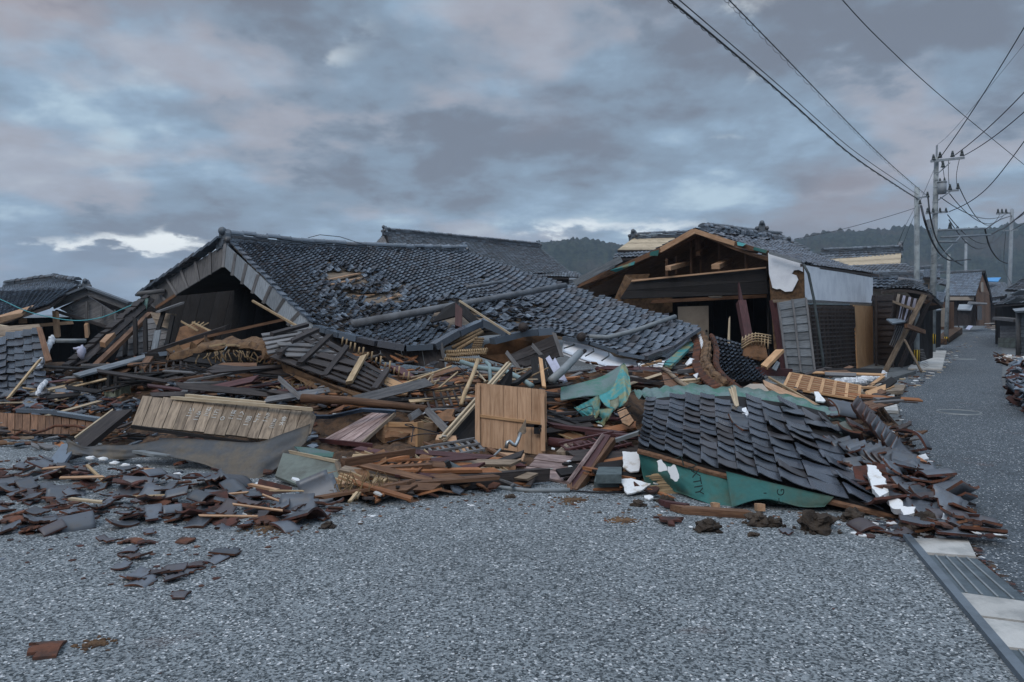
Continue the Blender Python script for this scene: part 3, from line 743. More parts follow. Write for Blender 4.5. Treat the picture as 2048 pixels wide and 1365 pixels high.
# left house with green ridge-end tile
lh = simple_house('house', (-14, 24, 0), 'low half-collapsed house with boarded gable and mossy ridge-end tile',
    [([(-140, 585, 27), (150, 576, 22.5), (100, 610, 20.5), (-140, 690, 21)], 30, 24, 'tile_blue'),
     ([(-20, 580, 27.5), (110, 562, 25.5), (156, 572, 23.5), (100, 605, 21.5)], 24, 16, 'tile_blue')],
    ridges=[((12, 574, 27), (108, 561, 26)), ((108, 561, 26), (156, 570, 24))], orns=[((170, 578, 22.6), (0, -1, 0), .36)],
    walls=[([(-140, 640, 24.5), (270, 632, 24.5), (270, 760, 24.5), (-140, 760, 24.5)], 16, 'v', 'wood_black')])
planks('gable_wall', 'wood_grey', [(122, 620, 22.0), (175, 592, 22.0), (240, 632, 22.0), (212, 655, 22.0)], 5, 'u', lh, .05)
slab('gable_wall', 'wood_dark', [P(118, 617, 22.2), P(176, 590, 22.2), P(262, 616, 22.2), P(215, 656, 22.2), P(160, 640, 22.2)], .05, lh)
for a, b in (((176, 584, 21.9), (106, 612, 21.9)), ((176, 584, 21.9), (262, 616, 21.9))):
    a_, b_ = P(*a), P(*b); m = MB(); m.beam(a_, b_, .05, .20); m.build('barge_board', 'wood_grey', lh, frame_of(b_ - a_, V((0, 0, 1)), a_))
    m = MB(); m.beam(a_ + V((0, -.05, .14)), b_ + V((0, -.05, .14)), .25, .06); m.build('verge_tiles', 'tile_far', lh)
for a, b, w in (((144, 621, 21.7), (143, 623, 21.7), .01), ((110, 622, 21.5), (216, 655, 21.8), .14)): 
    beam_obj('beam', 'wood_dark', P(*a), P(*b), w, .08, lh)
beam_obj('post', 'wood_tan', P(111, 624, 21.4), P(115, 674, 21.4), .12, .12, lh); beam_obj('post', 'wood_tan', P(173, 648, 21.6), P(175, 672, 21.6), .1, .1, lh)
beam_obj('beam', 'wood_tan', P(66, 652, 21.3), P(140, 646, 21.5), .1, .09, lh); beam_obj('beam', 'wood_tan', P(40, 642, 21.2), P(52, 642, 21.2), .1, .14, lh)
slab('eave_board', 'wood_tan', [P(-30, 640, 20), P(65, 611, 21), P(92, 617, 21), P(-30, 656, 20)], .05, lh)
for x in (142, 173, 203, 230): beam_obj('batten', 'wood_grey', P(x, 612 + abs(x - 176) * .35 - 10, 21.9), P(x, 640, 21.9), .05, .03, lh, up=V((0, -1, 0)))
tube_obj('fallen_pipe', 'pipe_grey', [P(112, 682, 18), P(172, 682, 18.2)], .05, None, 'short grey pipe lying below the left house gable', 'pipe')

# intact house beyond the collapsed roof
simple_house('house', (-4, 40, 0), 'intact house with long grey tiled ridge standing behind the collapsed roof',
    [([(772, 466, 36), (1078, 495, 44), (1140, 545, 40), (800, 560, 31)], 44, 30, 'tile_far'),
     ([(770, 466, 36.2), (1078, 495, 44), (1060, 560, 50), (740, 500, 42)], 30, 12, 'tile_far'),
     ([(1010, 533, 39.5), (1150, 545, 40), (1172, 556, 38.5), (1040, 552, 37.5)], 24, 5, 'tile_far')],
    ridges=[((768, 464, 36), (1080, 493, 44))], orns=[((767, 466, 35.8), (-.8, -.5, 0), .42), ((1078, 494, 44), (.8, .5, 0), .45)],
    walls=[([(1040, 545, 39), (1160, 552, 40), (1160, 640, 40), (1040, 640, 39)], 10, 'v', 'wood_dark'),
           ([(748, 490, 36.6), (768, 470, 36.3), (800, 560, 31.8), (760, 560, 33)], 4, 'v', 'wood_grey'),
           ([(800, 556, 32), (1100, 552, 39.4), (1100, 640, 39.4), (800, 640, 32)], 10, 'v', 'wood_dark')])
# low tiled roof seen between the two wrecks
simple_house('storehouse', (4, 30, 0), 'low white walled building with tiled eave between the two wrecks', [([(1140, 566, 31), (1240, 570, 30), (1245, 590, 28.5), (1150, 586, 29)], 14, 4, 'tile_far')],
    walls=[([(1160, 587, 29.5), (1245, 590, 29), (1245, 660, 29), (1160, 660, 29.5)], 4, 'v', 'cream')], ridges=[((1140, 567, 31), (1240, 570, 30))])

# ================================================================= RIGHT DAMAGED HOUSE
dh = empty('damaged_house', (6, 22, 0), 'torn open house with white plaster side wall and exposed gable timbers', 'house')
A_, B_, C_, D_ = (1392, 458, 21.6), (1562, 480, 28), (1758, 549, 28.2), (1604, 530, 19.6)
s1 = surf4([A_, B_, C_, D_], 0, .12)
roof_tiles('roof', s1, 26, 22, 'tile_glaze', dh, jit=lambda c, i, j: .025 if (i < 3 or j < 2) else .004, fine=False, hole=lambda c, i, j: (i < 2 and (i * 5 + j * 3) % 4 == 0) or (j < 3 and (i * 3 + j) % 5 == 0))
deck('roof_deck', 'wood_brown', s1, dh, .08, .03)
s2 = surf4([(1562, 480, 28.1), (1392, 458, 21.7), (1152, 572, 24.4), (1220, 600, 31)], 0, .1)
deck('roof_deck', 'wood_brown', s2, dh, .06, .03)
for k in range(7):
    beam_obj('rafter', 'wood_weather' if k % 2 else 'wood_brown', P(1392, 462, 22.2 + k * .35) - V((0, 0, .16)), P(1180, 566, 24.4 + k * .35) - V((0, 0, .16)), .07, .10, dh, ends=False); roof_tiles('roof', s2, 20, 20, 'tile_glaze', dh, fine=False)
ridge('ridge', (1400, 456, 21.9), (1560, 479, 27.9), dh, layers=1, jit=.05, w=.3)
# front verge timbers
for a, b, mt, w, h in (((1388, 462, 21.4), (1322, 500, 22.0), 'wood_tan', .06, .14), ((1322, 500, 22.0), (1160, 570, 24.2), 'wood_brown', .06, .14), ((1388, 462, 21.4), (1470, 488, 20.8), 'wood_tan', .06, .13), ((1470, 488, 20.8), (1536, 506, 19.9), 'wood_brown', .06, .12), ((1322, 504, 21.9), (1390, 466, 21.2), 'wood_tan', .08, .05)):
    beam_obj('barge_board', mt, P(*a), P(*b), w, h, dh, ends=False)
slab('roof_felt', 'teal', [P(1301, 504, 22), P(1318, 500, 22), P(1316, 512, 22), P(1299, 512, 22)], .01, dh)
slab('roof_felt', 'teal_pale', [P(1220, 541, 23), P(1270, 523, 22.6), P(1268, 530, 22.6), P(1232, 545, 23)], .01, dh)
slab('roof_felt', 'teal_pale', [P(1474, 484, 20.6), P(1493, 488, 20.4), P(1485, 493, 20.4), P(1475, 491, 20.5)], .01, dh)
slab('roof_felt', 'teal', [P(1508, 494, 20.2), P(1535, 501, 19.8), P(1531, 507, 19.8), P(1506, 500, 20.2)], .01, dh)
# left descending verge board and lower lean-to
beam_obj('verge_board', 'wood_grey_blue', P(1243, 518, 23.0), P(1150, 566, 23.6), .05, .20, dh)
# gable interior timbers
for a, b, mt, w in (((1395, 472, 22.5), (1396, 512, 22.5), 'wood_brown', .16), ((1412, 476, 23), (1413, 505, 23), 'wood_brown', .1), ((1382, 482, 22.6), (1382, 548, 22.6), 'wood_brown', .06), ((1438, 482, 22.0), (1438, 543, 22.0), 'wood_brown', .05),
                    ((1333, 518, 22.4), (1333, 552, 22.4), 'wood_brown', .07), ((1352, 512, 22.8), (1352, 548, 22.8), 'wood_brown', .05), ((1401, 520, 22.9), (1401, 546, 22.9), 'wood_brown', .05), ((1492, 500, 21), (1492, 538, 21), 'wood_brown', .06)):
    beam_obj('strut', mt, P(*a), P(*b), w, w, dh, ends=False)
beam_obj('log_beam', 'wood_tan', P(1336, 537, 21.3), P(1374, 527, 23.2), .20, .12, dh); beam_obj('log_beam', 'wood_tan', P(1431, 534, 20.9), P(1462, 520, 22.8), .22, .13, dh)
beam_obj('log_beam', 'wood_brown', P(1396, 508, 22), P(1414, 496, 22.6), .1, .1, dh)
slab('gable_back', 'wood_brown', [P(1300, 520, 24.6), P(1390, 470, 23.6), P(1440, 482, 23.2), P(1534, 508, 21.6), P(1534, 560, 21.6), P(1300, 570, 24.6)], .05, dh)
# dark floor/ceiling boards hanging in the opening
planks('ceiling_board', 'wood_black', [(1262, 565, 22.2), (1532, 537, 20.4), (1536, 588, 20.4), (1240, 598, 22.2)], 2, 'u', dh, .05)
planks('ceiling_edge', 'wood_tan', [(1264, 560, 22.1), (1532, 534, 20.3), (1532, 537, 20.3), (1262, 564, 22.1)], 1, 'u', dh, .04)
slab('clay_wall', 'mudwall', [P(1250, 550, 22.6), P(1300, 548, 22.6), P(1290, 570, 22.6), P(1262, 565, 22.4), P(1240, 606, 22.5), P(1228, 600, 22.6)], .08, dh)
slab('clay_wall', 'mudwall', [P(1240, 600, 22.6), P(1264, 567, 22.4), P(1345, 562, 22.6), P(1345, 625, 22.8), P(1250, 640, 22.8)], .06, dh)
planks('inner_shade_wall', 'wood_black', [(1240, 560, 26.5), (1560, 540, 26.5), (1560, 790, 26.5), (1240, 790, 26.5)], 12, 'v', dh, .05)  # near-black boards give the opening its dark interior by colour
planks('inner_shade_wall', 'wood_black', [(1536, 560, 21.0), (1560, 560, 26), (1560, 770, 26), (1540, 770, 21.0)], 6, 'v', dh, .05)
slab('sliding_door', 'cream', [P(1356, 614, 23.5), P(1417, 612, 23.5), P(1418, 702, 23.5), P(1358, 704, 23.5)], .04, dh)
tube_obj('door_pull', 'black', [P(1413, 662, 23.4), P(1413, 662, 23.5)], .035, dh)
beam_obj('beam', 'wood_brown', P(1262, 606, 22.9), P(1535, 592, 21.5), .08, .10, dh)
for i in range(3): slab('paper_screen', 'lavender', [P(1300 + i * 14, 617, 24.5), P(1310 + i * 14, 616, 24.5), P(1310 + i * 14, 650, 24.5), P(1300 + i * 14, 650, 24.5)], .03, dh)
m = MB(); m.blob(P(1431, 593, 21.8), .22, .06, .06, 3, .1); m.build('ceiling_lamp_shade', 'cream', dh, None, True)
beam_obj('corner_post', 'wood_maroon', P(1548, 604, 19.7), P(1571, 742, 19.3), .16, .16, dh)
# plaster walls
wy = lambda x, y, o=0.: P(x, y, 1 / ((1 / 19.9) + (x - 1534) * ((1 / 19.35 - 1 / 19.9) / 72)) + o)
slab('plaster_wall', 'plaster', [wy(*q, -.06) for q in ((1536, 506), (1570, 517), (1604, 528), (1605, 544), (1597, 540), (1588, 541), (1583, 548), (1592, 551), (1596, 560), (1590, 572), (1584, 583), (1570, 584), (1560, 578), (1553, 579), (1545, 576), (1541, 560), (1538, 548))], .05, dh)
slab('mud_wall', 'mudwall', [wy(*q) for q in ((1534, 508), (1607, 530), (1609, 597), (1545, 602))], .05, dh)
planks('plaster_wall', 'plaster', [(1606, 530, 19.35), (1746, 556, 27.2), (1745, 607, 27.2), (1609, 599, 19.35)], 1, 'v', dh, .06)
planks('wall_rail', 'wood_weather', [(1545, 600, 19.5), (1609, 599, 19.3), (1610, 605, 19.3), (1547, 606, 19.5)], 1, 'u', dh, .05)
planks('wall_rail', 'wood_grey', [(1610, 600, 19.2), (1748, 606, 27.1), (1748, 609, 27.1), (1610, 606, 19.2)], 1, 'u', dh, .08)
planks('soffit_board', 'wood_grey_blue', [(1538, 502, 19.6), (1602, 521, 19.1), (1602, 528, 19.1), (1538, 509, 19.6)], 1, 'u', dh, .05)
planks('fascia', 'wood_dark', [(1604, 528, 19.3), (1757, 551, 28.0), (1757, 555, 28.0), (1604, 534, 19.3)], 1, 'u', dh, .05)
tube_obj('downpipe', 'pipe_dark', [P(1607, 529, 19.0), P(1617, 548, 19.0), P(1628, 600, 18.9), P(1645, 712, 18.8), P(1648, 755, 18.8)], .035, dh)
planks('mud_wall', 'mudwall', [(1536, 520, 19.95), (1552, 600, 19.9), (1560, 700, 19.9), (1548, 700, 19.95)], 2, 'u', dh, .05)
# lower skirt: black lattice screen, orange boarding
planks('lower_wall', 'wood_black', [(1612, 609, 19.6), (1712, 611, 24.2), (1712, 748, 24.2), (1620, 762, 19.4)], 12, 'v', dh, .05)
for i in range(13): 
    u = i / 12; c = [res(q) for q in ((1617, 611, 19.3), (1706, 613, 23.7), (1714, 752, 23.7), (1628, 766, 18.9))]
    beam_obj('lattice_slat', 'wood_dark', bil(c, u, 0), bil(c, u, 1), .09, .03, dh, up=V((-.3, -1, 0)), ends=False)
for i in range(18):
    v = (i + .5) / 18; m = MB(); a_, b_ = bil(c, 0, v), bil(c, 1, v); m.beam(a_ + V((0, -.04, 0)), b_ + V((0, -.04, 0)), .02, .035); m.build('lattice_rail', 'wood_dark', dh, frame_of(b_ - a_, V((0, 0, 1)), a_))
planks('orange_board', 'wood_fresh', [(1708, 611, 23.8), (1745, 613, 26), (1747, 738, 25.6), (1716, 748, 23.4)], 2, 'v', dh, .04)
# corrugated boarding leaning against the corner
lp = empty('leaning_boarding', P(1600, 745, 18.6), 'panel of weathered grey clapboard leaning at the white house corner', 'wall panel')
planks('clapboards', 'wood_grey_blue', [(1554, 606, 19.1), (1612, 596, 18.9), (1630, 748, 18.5), (1572, 744, 18.7)], 9, 'u', lp, .02, .0, over=.03)
for a, b in (((1556, 606, 19.0), (1575, 744, 18.6)), ((1585, 600, 18.9), (1602, 745, 18.5)), ((1612, 596, 18.8), (1630, 746, 18.4))): beam_obj('batten', 'wood_grey', P(*a), P(*b), .05, .03, lp, up=V((0, -1, 0)))
# post and board inside the opening
beam_obj('round_post', 'wood_maroon', P(1500, 705, 18.4), P(1482, 605, 19), .20, .20, None, 'dark red splintered post leaning inside the torn open house', 'post')
beam_obj('broken_splinter', 'wood_maroon', P(1483, 608, 19), P(1477, 570, 19.2), .10, .10, None, 'jagged dark red splinter on top of the leaning post', 'splinter', tap=.2)
beam_obj('stake', 'wood_pale', P(1457, 700, 17), P(1459, 636, 17.2), .06, .06, None, 'pale pointed wooden stake standing in the torn open house', 'stake', tap=.5)
# boarded roof behind on the left of the damaged house
bk = simple_house('house', (5, 34, 0), 'house with stripped roof boards beyond the torn open house',
    [([(1268, 476, 33), (1380, 472, 35), (1380, 500, 33), (1235, 500, 31)], 10, 9, 'boards'), ([(1255, 500, 31.5), (1262, 478, 33), (1268, 478, 33), (1240, 512, 31)], 3, 8, 'tile_far'), ([(1230, 508, 31), (1340, 500, 32), (1340, 512, 31), (1226, 517, 30.6)], 14, 2, 'tile_far')],
    ridges=[((1268, 476, 33), (1385, 470, 35))], orns=[((1266, 476, 33), (-.6, -.8, 0), .45)],
    walls=[([(1230, 518, 31.2), (1330, 512, 32), (1330, 600, 32), (1230, 600, 31.2)], 6, 'v', 'wood_dark')])
# ornate ridge pieces above
o2 = simple_house('house', (12, 32, 0), 'roof ridge with upright end tile rising behind the torn open gable',
    [([(1470, 462, 31), (1560, 470, 33), (1620, 500, 33), (1450, 500, 29)], 12, 8, 'tile_far')], ridges=[((1415, 457, 30), (1560, 474, 33))], orns=[((1524, 462, 31), (-.3, -1, 0), .5), ((1578, 490, 31), (.3, -1, 0), .4)],
    walls=[([(1460, 500, 31), (1600, 500, 33), (1600, 560, 33), (1460, 560, 31)], 4, 'v', 'wood_dark')])
# houses to the right of it
simple_house('house', (16, 36, 0), 'house with battens showing through its stripped roof beyond the white wall',
    [([(1648, 512, 36), (1803, 503, 38), (1800, 536, 35), (1660, 545, 32)], 14, 10, 'boards'), ([(1700, 532, 34), (1810, 528, 35), (1838, 548, 33), (1720, 552, 32)], 14, 6, 'tile_far'), ([(1640, 506, 36), (1803, 499, 38), (1804, 512, 37.5), (1645, 520, 35)], 20, 3, 'tile_far')],
    ridges=[((1645, 506, 36), (1803, 499, 38))], orns=[((1803, 500, 38), (.8, -.4, 0), .5)],
    walls=[([(1700, 548, 34), (1835, 550, 34), (1835, 650, 34), (1700, 650, 34)], 6, 'v', 'cream')])
simple_house('storehouse', (14, 29, 0), 'low building with deep round eave tiles beside the leaning pole', [([(1745, 549, 31.5), (1845, 549, 31.5), (1845, 578, 29), (1740, 576, 29)], 9, 5, 'tile_glaze')],
    ridges=[((1745, 553, 31), (1845, 552, 31))], walls=[([(1746, 577, 29.6), (1840, 577, 29.6), (1840, 640, 29.6), (1746, 640, 29.6)], 4, 'v', 'cream')])
# ================================================================= STREET
def pole(name, label, px, topy, basey, Y, wpx, mat='pole_concrete', stripes=None, lean=0, group='utility poles along the street', rt=.75, topx=None):
    b = P(px, basey, Y); b.z = 0; t = P(px if topx is None else topx, topy, Y)
    root = empty(name, b, label, 'utility pole', group)
    r = wpx / 2 / F * Y; m = MB(); m.tube([b, b.lerp(t, .5), t], r, 14, 0, r * rt); m.build('shaft', mat, root, None, True)
    if stripes:
        (y0, y1) = stripes; z0, z1 = P(px, y1, Y).z, P(px, y0, Y).z
        m = MB(); m.tube([V((b.x, b.y, z0)), V((b.x, b.y, z1))], r * 1.06, 14); m.build('warning_band', 'yellow', root, None, True)
        m = MB()
        for k in range(7):
            a = k * 2 * math.pi / 7 - 1.35; c = V((math.cos(a), math.sin(a), 0)) * r * 1.07
            m.beam(V((b.x, b.y, z0)) + c, V((b.x, b.y, z1)) + c, r * .42, .012, V((math.cos(a), math.sin(a), 0)))
        m.build('warning_stripe', 'black', root)
    return root
def arm(root, a, b, w=.09, mat='steel_pole', name='crossarm'):
    m = MB(); m.beam(P(*a), P(*b), w, w); m.build(name, mat, root)
def insul(root, q, s=.12, name='insulator', mat='pipe_dark'):
    c = P(*q); m = MB(); m.tube([c, c + V((0, 0, s * .6))], s * .55, 8, 0, s * .35); m.tube([c + V((0, 0, s * .6)), c + V((0, 0, s * 1.5))], s * .38, 8, 0, s * .2); m.build(name, mat, root, None, True)
pa = pole('utility_pole', 'plain short grey pole with yellow band beside the toppled gate', 1833, 375, 733, 24.2, 11, 'pole_concrete', (700, 723), topx=1834, rt=.9)
arm(pa, (1834, 397, 24.1), (1856, 393, 24.4), .05); insul(pa, (1855, 395, 24.4), .12); insul(pa, (1840, 409, 24.0), .1)
for y in range(430, 690, 26): arm(pa, (1829, y, 24.15), (1838, y + 1, 24.15), .016, name='climbing_step')
pb = pole('utility_pole', 'tall utility pole with transformer and two high crossarms', 1863, 315, 708, 32.6, 14, 'pole_concrete', (668, 688), topx=1873, rt=.6)
arm(pb, (1873, 318, 32.6), (1874, 291, 32.6), .06, name='spike')
arm(pb, (1862, 323, 32.4), (1928, 316, 32.4), .10)
for x, y in ((1867, 321), (1880, 316), (1905, 314), (1924, 312), (1886, 335)): insul(pb, (x, y, 32.4), .17)
arm(pb, (1874, 383, 32.5), (1917, 381, 32.5), .08); insul(pb, (1900, 380, 32.5), .16); insul(pb, (1916, 378, 32.5), .16)
arm(pb, (1852, 427, 32.5), (1895, 424, 32.5), .08)
for x in (1855, 1866, 1880, 1892): insul(pb, (x, 425, 32.5), .13)
arm(pb, (1873, 350, 32.5), (1900, 326, 32.4), .04, name='brace'); arm(pb, (1876, 401, 32.5), (1900, 384, 32.5), .04, name='brace')
m = MB(); c = P(1884, 376, 32.2); m.tube([c - V((0, 0, .26)), c + V((0, 0, .22))], .17, 14); m.tube([c + V((0, 0, .22)), c + V((0, 0, .27))], .19, 14); tr = m.build('transformer', 'steel_pole', pb, None, True)
insul(pb, (1880, 365, 32.2), .12); insul(pb, (1889, 364, 32.2), .12)
m = MB(); c = P(1861, 448, 32.2); m.beam(c - V((0, 0, .2)), c + V((0, 0, .18)), .28, .22); m.build('junction_box', 'steel_pole', pb)
for y in range(345, 640, 15): arm(pb, (1873 - (y - 315) * .026 - 6, y, 32.5), (1873 - (y - 315) * .026 + 6, y, 32.5), .018, name='climbing_step')
pc = pole('utility_pole', 'slim short street pole leaning slightly beyond the transformer pole', 1892, 509, 689, 41.8, 8, 'pole_concrete', (674, 684), topx=1898)
pd = pole('utility_pole', 'thin pole standing before the blue tiled house', 1930, 488, 657, 86, 6.5, 'steel_pole', (640, 650), topx=1932)
arm(pd, (1930, 484, 86), (1932, 482, 86), .3, name='lamp_head')
pe = pole('utility_pole', 'distant utility pole above the right-hand houses', 2016, 419, 657, 62, 8.5, 'steel_pole', None, topx=2024)
arm(pe, (1993, 428, 62), (2027, 426, 62), .13)
for x in (1996, 2004, 2012, 2024): insul(pe, (x, 426, 62), .22)
arm(pe, (2006, 462, 62), (2036, 460, 62), .1); insul(pe, (2025, 444, 62), .3)
# horizontal guide arms reaching over the street
ga = empty('road_gantry', P(1880, 700, 33), 'pair of thin steel arms reaching from the transformer pole over the street', 'gantry')
for q in ([(1876, 461, 32.7), (1970, 457, 37)], [(1882, 475, 33), (1981, 470, 38)], [(1879, 484, 32.8), (1914, 484, 34)]): tube_obj('steel_arm', 'steel_pole', [P(*a) for a in q], .05, ga)
insul(ga, (1900, 459, 33.8), .2); tube_obj('stay_rod', 'steel_pole', [P(1876, 520, 32.7), P(1920, 474, 34.2)], .025, ga)

def cable(label, pts, r=.012, sag=0., group=None, spiral=0., n=26, mat='cable', name='power_cable', cat='cable'):
    p = [P(*q) for q in pts]
    q = interp(p, n) if len(p) > 2 else [p[0].lerp(p[1], i / (n - 1)) for i in range(n)]
    q = [v - V((0, 0, sag * 4 * (i / (n - 1)) * (1 - i / (n - 1)))) for i, v in enumerate(q)]
    m = MB(); m.tube(q, r, 5)
    if spiral:
        k = n * 9; s = []
        for i in range(k):
            t = i / (k - 1) * (n - 1); j = min(int(t), n - 2); c = q[j].lerp(q[j + 1], t - j); a = i * .95
            s.append(c + V((math.cos(a) * spiral, 0, math.sin(a) * spiral - spiral * .6)))
        m.tube(s, r * .34, 4)
    o = m.build(name, mat, None, None, True); tagit(o, label, cat, group); return o
g_ = 'overhead cables'
cable('thick twisted black cable bundle, lower of the two running to the short pole', [(1325, -12, 7.5), (1430, 75, 9.3), (1560, 185, 12), (1700, 308, 16), (1800, 376, 19), (1834, 397, 24.1)], .013, group=g_, n=30, spiral=.018)
cable('black cable running just above the twisted bundle towards the short pole', [(1332, -22, 7.5), (1440, 70, 9.3), (1570, 182, 12), (1700, 296, 16), (1800, 366, 19), (1836, 390, 24.1)], .007, group=g_)
cable('loosely looped black cable, upper of the two bundles over the street', [(1440, -18, 9), (1560, 105, 11), (1700, 250, 15), (1780, 328, 18), (1855, 393, 24.4)], .008, group=g_, spiral=.035, n=30)
cable('thin wire crossing the sky from top right edge down to the right', [(1665, -22, 12), (1760, 80, 14), (1900, 208, 18), (2100, 372, 25)], .009, group=g_)
for a, b, lb in (((1880, 316), (2140, -105), 'steepest of the three power lines rising from the high crossarm'), ((1905, 314), (2140, 82), 'middle one of the three power lines rising from the high crossarm'), ((1927, 312), (2140, 135), 'lowest of the three power lines rising from the high crossarm')):
    cable(lb, [(a[0], a[1], 32.4), (b[0], b[1], 22)], .018, .25, g_)
cable('power line from the lower crossarm up to the right picture edge', [(1898, 424, 32.5), (1980, 366, 30), (2120, 180, 26)], .018, .1, g_)
cable('faint line rising from the spike of the tall pole', [(1874, 291, 32.6), (1925, 240, 31), (2120, 0, 27)], .006, 0, g_)
cable('long thin line from the short pole down to the left house roof', [(1590, 478, 30), (1700, 452, 26), (1834, 415, 24.2)], .008, .05, g_)
cable('guy wire slanting from the short pole down behind the roofs', [(1833, 410, 24.3), (1812, 450, 21.5), (1795, 490, 22)], .006, 0, g_)
cable('guy wire from the tall pole to the tiled roof on the left', [(1870, 335, 32.6), (1825, 440, 33), (1800, 505, 33.5)], .008, 0, g_)
for k, (y0, y1, sg) in enumerate(((372, 428, 1.3), (388, 430, 1.0), (395, 426, .7))):
    cable(('upper', 'middle', 'lower')[k] + ' line of the three slack wires between the tall pole and the distant pole', [(1917 - k * 18, y0, 32.5), (2000 + k * 8, y1, 62)], .02, sg, g_, n=20)
for k, (x0, y0, x1, y1) in enumerate(((1895, 430, 2010, 460), (1898, 440, 1990, 470))):
    cable(('slack communication line under the middle crossarm of the tall pole', 'lowest slack communication line of the tall pole')[k], [(x0, y0, 32.6), (x1, y1, 60)], .02, 1.2, g_, n=20)
cable('heavy black cable drooping from the short pole past the tall pole', [(1842, 412, 24.2), (1852, 450, 23), (1868, 490, 28), (1884, 512, 32), (1905, 522, 37), (1941, 519, 45)], .035, 0, g_)
cable('second heavy cable drooping in a loop below the steel arms', [(1856, 396, 24.4), (1862, 440, 24), (1876, 485, 30), (1900, 515, 36), (1925, 532, 42)], .026, 0, g_)
cable('thick cable falling from the steel arms towards the right-hand houses', [(1970, 458, 37), (1980, 495, 40), (1998, 520, 46), (2015, 527, 60)], .04, 0, g_)
cable('thick cable from the steel arms looping up to the right edge', [(1981, 470, 38), (1996, 462, 40), (2020, 448, 44), (2100, 380, 48)], .04, 0, g_)
cable('thinner cable from the steel arm end to the distant pole', [(1971, 459, 37), (2000, 440, 48), (2024, 432, 62)], .03, 0, g_)
cable('cable from the distant pole to the right picture edge', [(2025, 444, 62), (2048, 428, 55), (2120, 370, 45)], .03, 0, g_)
cable('second cable from the distant pole to the right picture edge', [(2022, 462, 62), (2060, 440, 55), (2120, 395, 45)], .025, 0, g_)
cable('thin line dropping along the distant pole to the right houses', [(2012, 462, 62), (2008, 530, 61), (2026, 575, 56)], .02, 0, g_)
for k, x in enumerate((1890, 1899, 1915)): cable(('left', 'middle', 'right')[k] + ' jumper wire hanging between the two high crossarms', [(x - 8 + k * 6, 318, 32.4), (x - 2, 350, 32.5), (x, 381, 32.5)], .012, 0, g_, n=8)
cable('pale cyan rope sagging across the gable of the left house', [(-60, 575, 19), (5, 601, 19), (60, 625, 19), (140, 641, 19), (200, 636, 18.6), (258, 613, 18.2), (300, 596, 17.8)], .012, 0, None, mat='cyan_rope', name='rope', cat='rope')

# toppled gate and walls on the left side of the street
gt = empty('toppled_gate', P(1770, 742, 22.2), 'old tiled timber gate leaning over beside the short pole', 'gate')
gs = surf4([(1800, 566, 23.6), (1840, 570, 23.2), (1862, 588, 21.6), (1762, 581, 22.0)], -.10)
roof_tiles('roof', gs, 13, 5, 'tile_far', gt, fine=True); deck('roof_deck', 'wood_dark', gs, gt, .08, .03)
gs2 = surf4([(1800, 566, 23.6), (1842, 571, 23.2), (1886, 612, 24.2), (1850, 620, 25)], 0); roof_tiles('roof', gs2, 8, 6, 'tile_far', gt, fine=False); deck('roof_deck', 'wood_dark', gs2, gt)
ridge('ridge', (1798, 566, 23.6), (1846, 573, 23.1), gt, 'tile_far', layers=2)
beam_obj('leaning_post', 'wood_weather', P(1849, 590, 21.6), P(1770, 744, 22.2), .15, .14, gt, ends=False)
beam_obj('leaning_post', 'wood_dark', P(1862, 592, 23.0), P(1800, 735, 23.2), .12, .12, gt, ends=False)
planks('gable_board', 'wood_brown', [(1840, 592, 22.2), (1876, 610, 23.5), (1862, 612, 23.5), (1838, 604, 22.2)], 2, 'u', gt)
for i in range(4):
    x = 1796 + i * 11; slab('paper_panel', 'lavender' if i else 'cream', [P(x, 588 + i * 3, 21.8), P(x + 8, 590 + i * 3, 21.8), P(x + 3, 606 + i * 4, 21.8), P(x - 5, 603 + i * 4, 21.8)], .02, gt)
for i in range(5):
    x = 1792 + i * 11; beam_obj('mullion', 'wood_dark', P(x, 586 + i * 3, 21.7), P(x - 10, 640 + i * 3, 21.8), .05, .05, gt, ends=False)
planks('lintel', 'wood_weather', [(1786, 601, 21.6), (1829, 616, 21.6), (1825, 622, 21.6), (1786, 606, 21.6)], 1, 'u', gt, .05)
planks('wall_boards', 'wood_dark', [(1792, 606, 21.9), (1828, 620, 21.9), (1812, 648, 22.0), (1782, 640, 22.0)], 8, 'v', gt, .03)
for i in range(4): slab('paper_panel', 'lavender', [P(1800 + i * 7, 612 + i * 2, 21.75), P(1804 + i * 7, 613 + i * 2, 21.75), P(1798 + i * 6, 638 + i * 2, 21.8), P(1795 + i * 6, 637 + i * 2, 21.8)], .01, gt)
slab('small_canopy', 'paint_blue_grey', [P(1773, 638, 21.5), P(1798, 637, 21.9), P(1812, 643, 21.6), P(1786, 647, 21.2)], .04, gt)
planks('lattice_door', 'wood_grey', [(1794, 652, 21.8), (1814, 656, 21.8), (1796, 700, 22.0), (1778, 690, 22.0)], 5, 'v', gt, .03, .02)
beam_obj('cross_beam', 'wood_brown', P(1812, 652, 21.4), P(1846, 664, 22.4), .12, .12, gt)
beam_obj('prop_stick', 'wood_weather', P(1809, 680, 21.2), P(1843, 744, 21.2), .05, .05, gt)
planks('rear_wall', 'wood_black', [(1790, 590, 24.5), (1866, 600, 25.0), (1866, 716, 25.0), (1790, 740, 24)], 8, 'v', gt, .05)
w1 = empty('board_wall', P(1765, 735, 24), 'dark green-black board wall between white house and toppled gate', 'wall')
planks('boards', 'paint_blue_grey' if False else 'wood_dark', [(1744, 591, 26.2), (1792, 590, 24), (1786, 742, 23.8), (1746, 742, 26.0)], 13, 'u', w1, .05, .0, over=.03)
for x in (1752, 1774): beam_obj('batten', 'wood_dark', P(x, 592, 24.9), P(x, 738, 24.6), .06, .04, w1, up=V((0, -1, 0)))
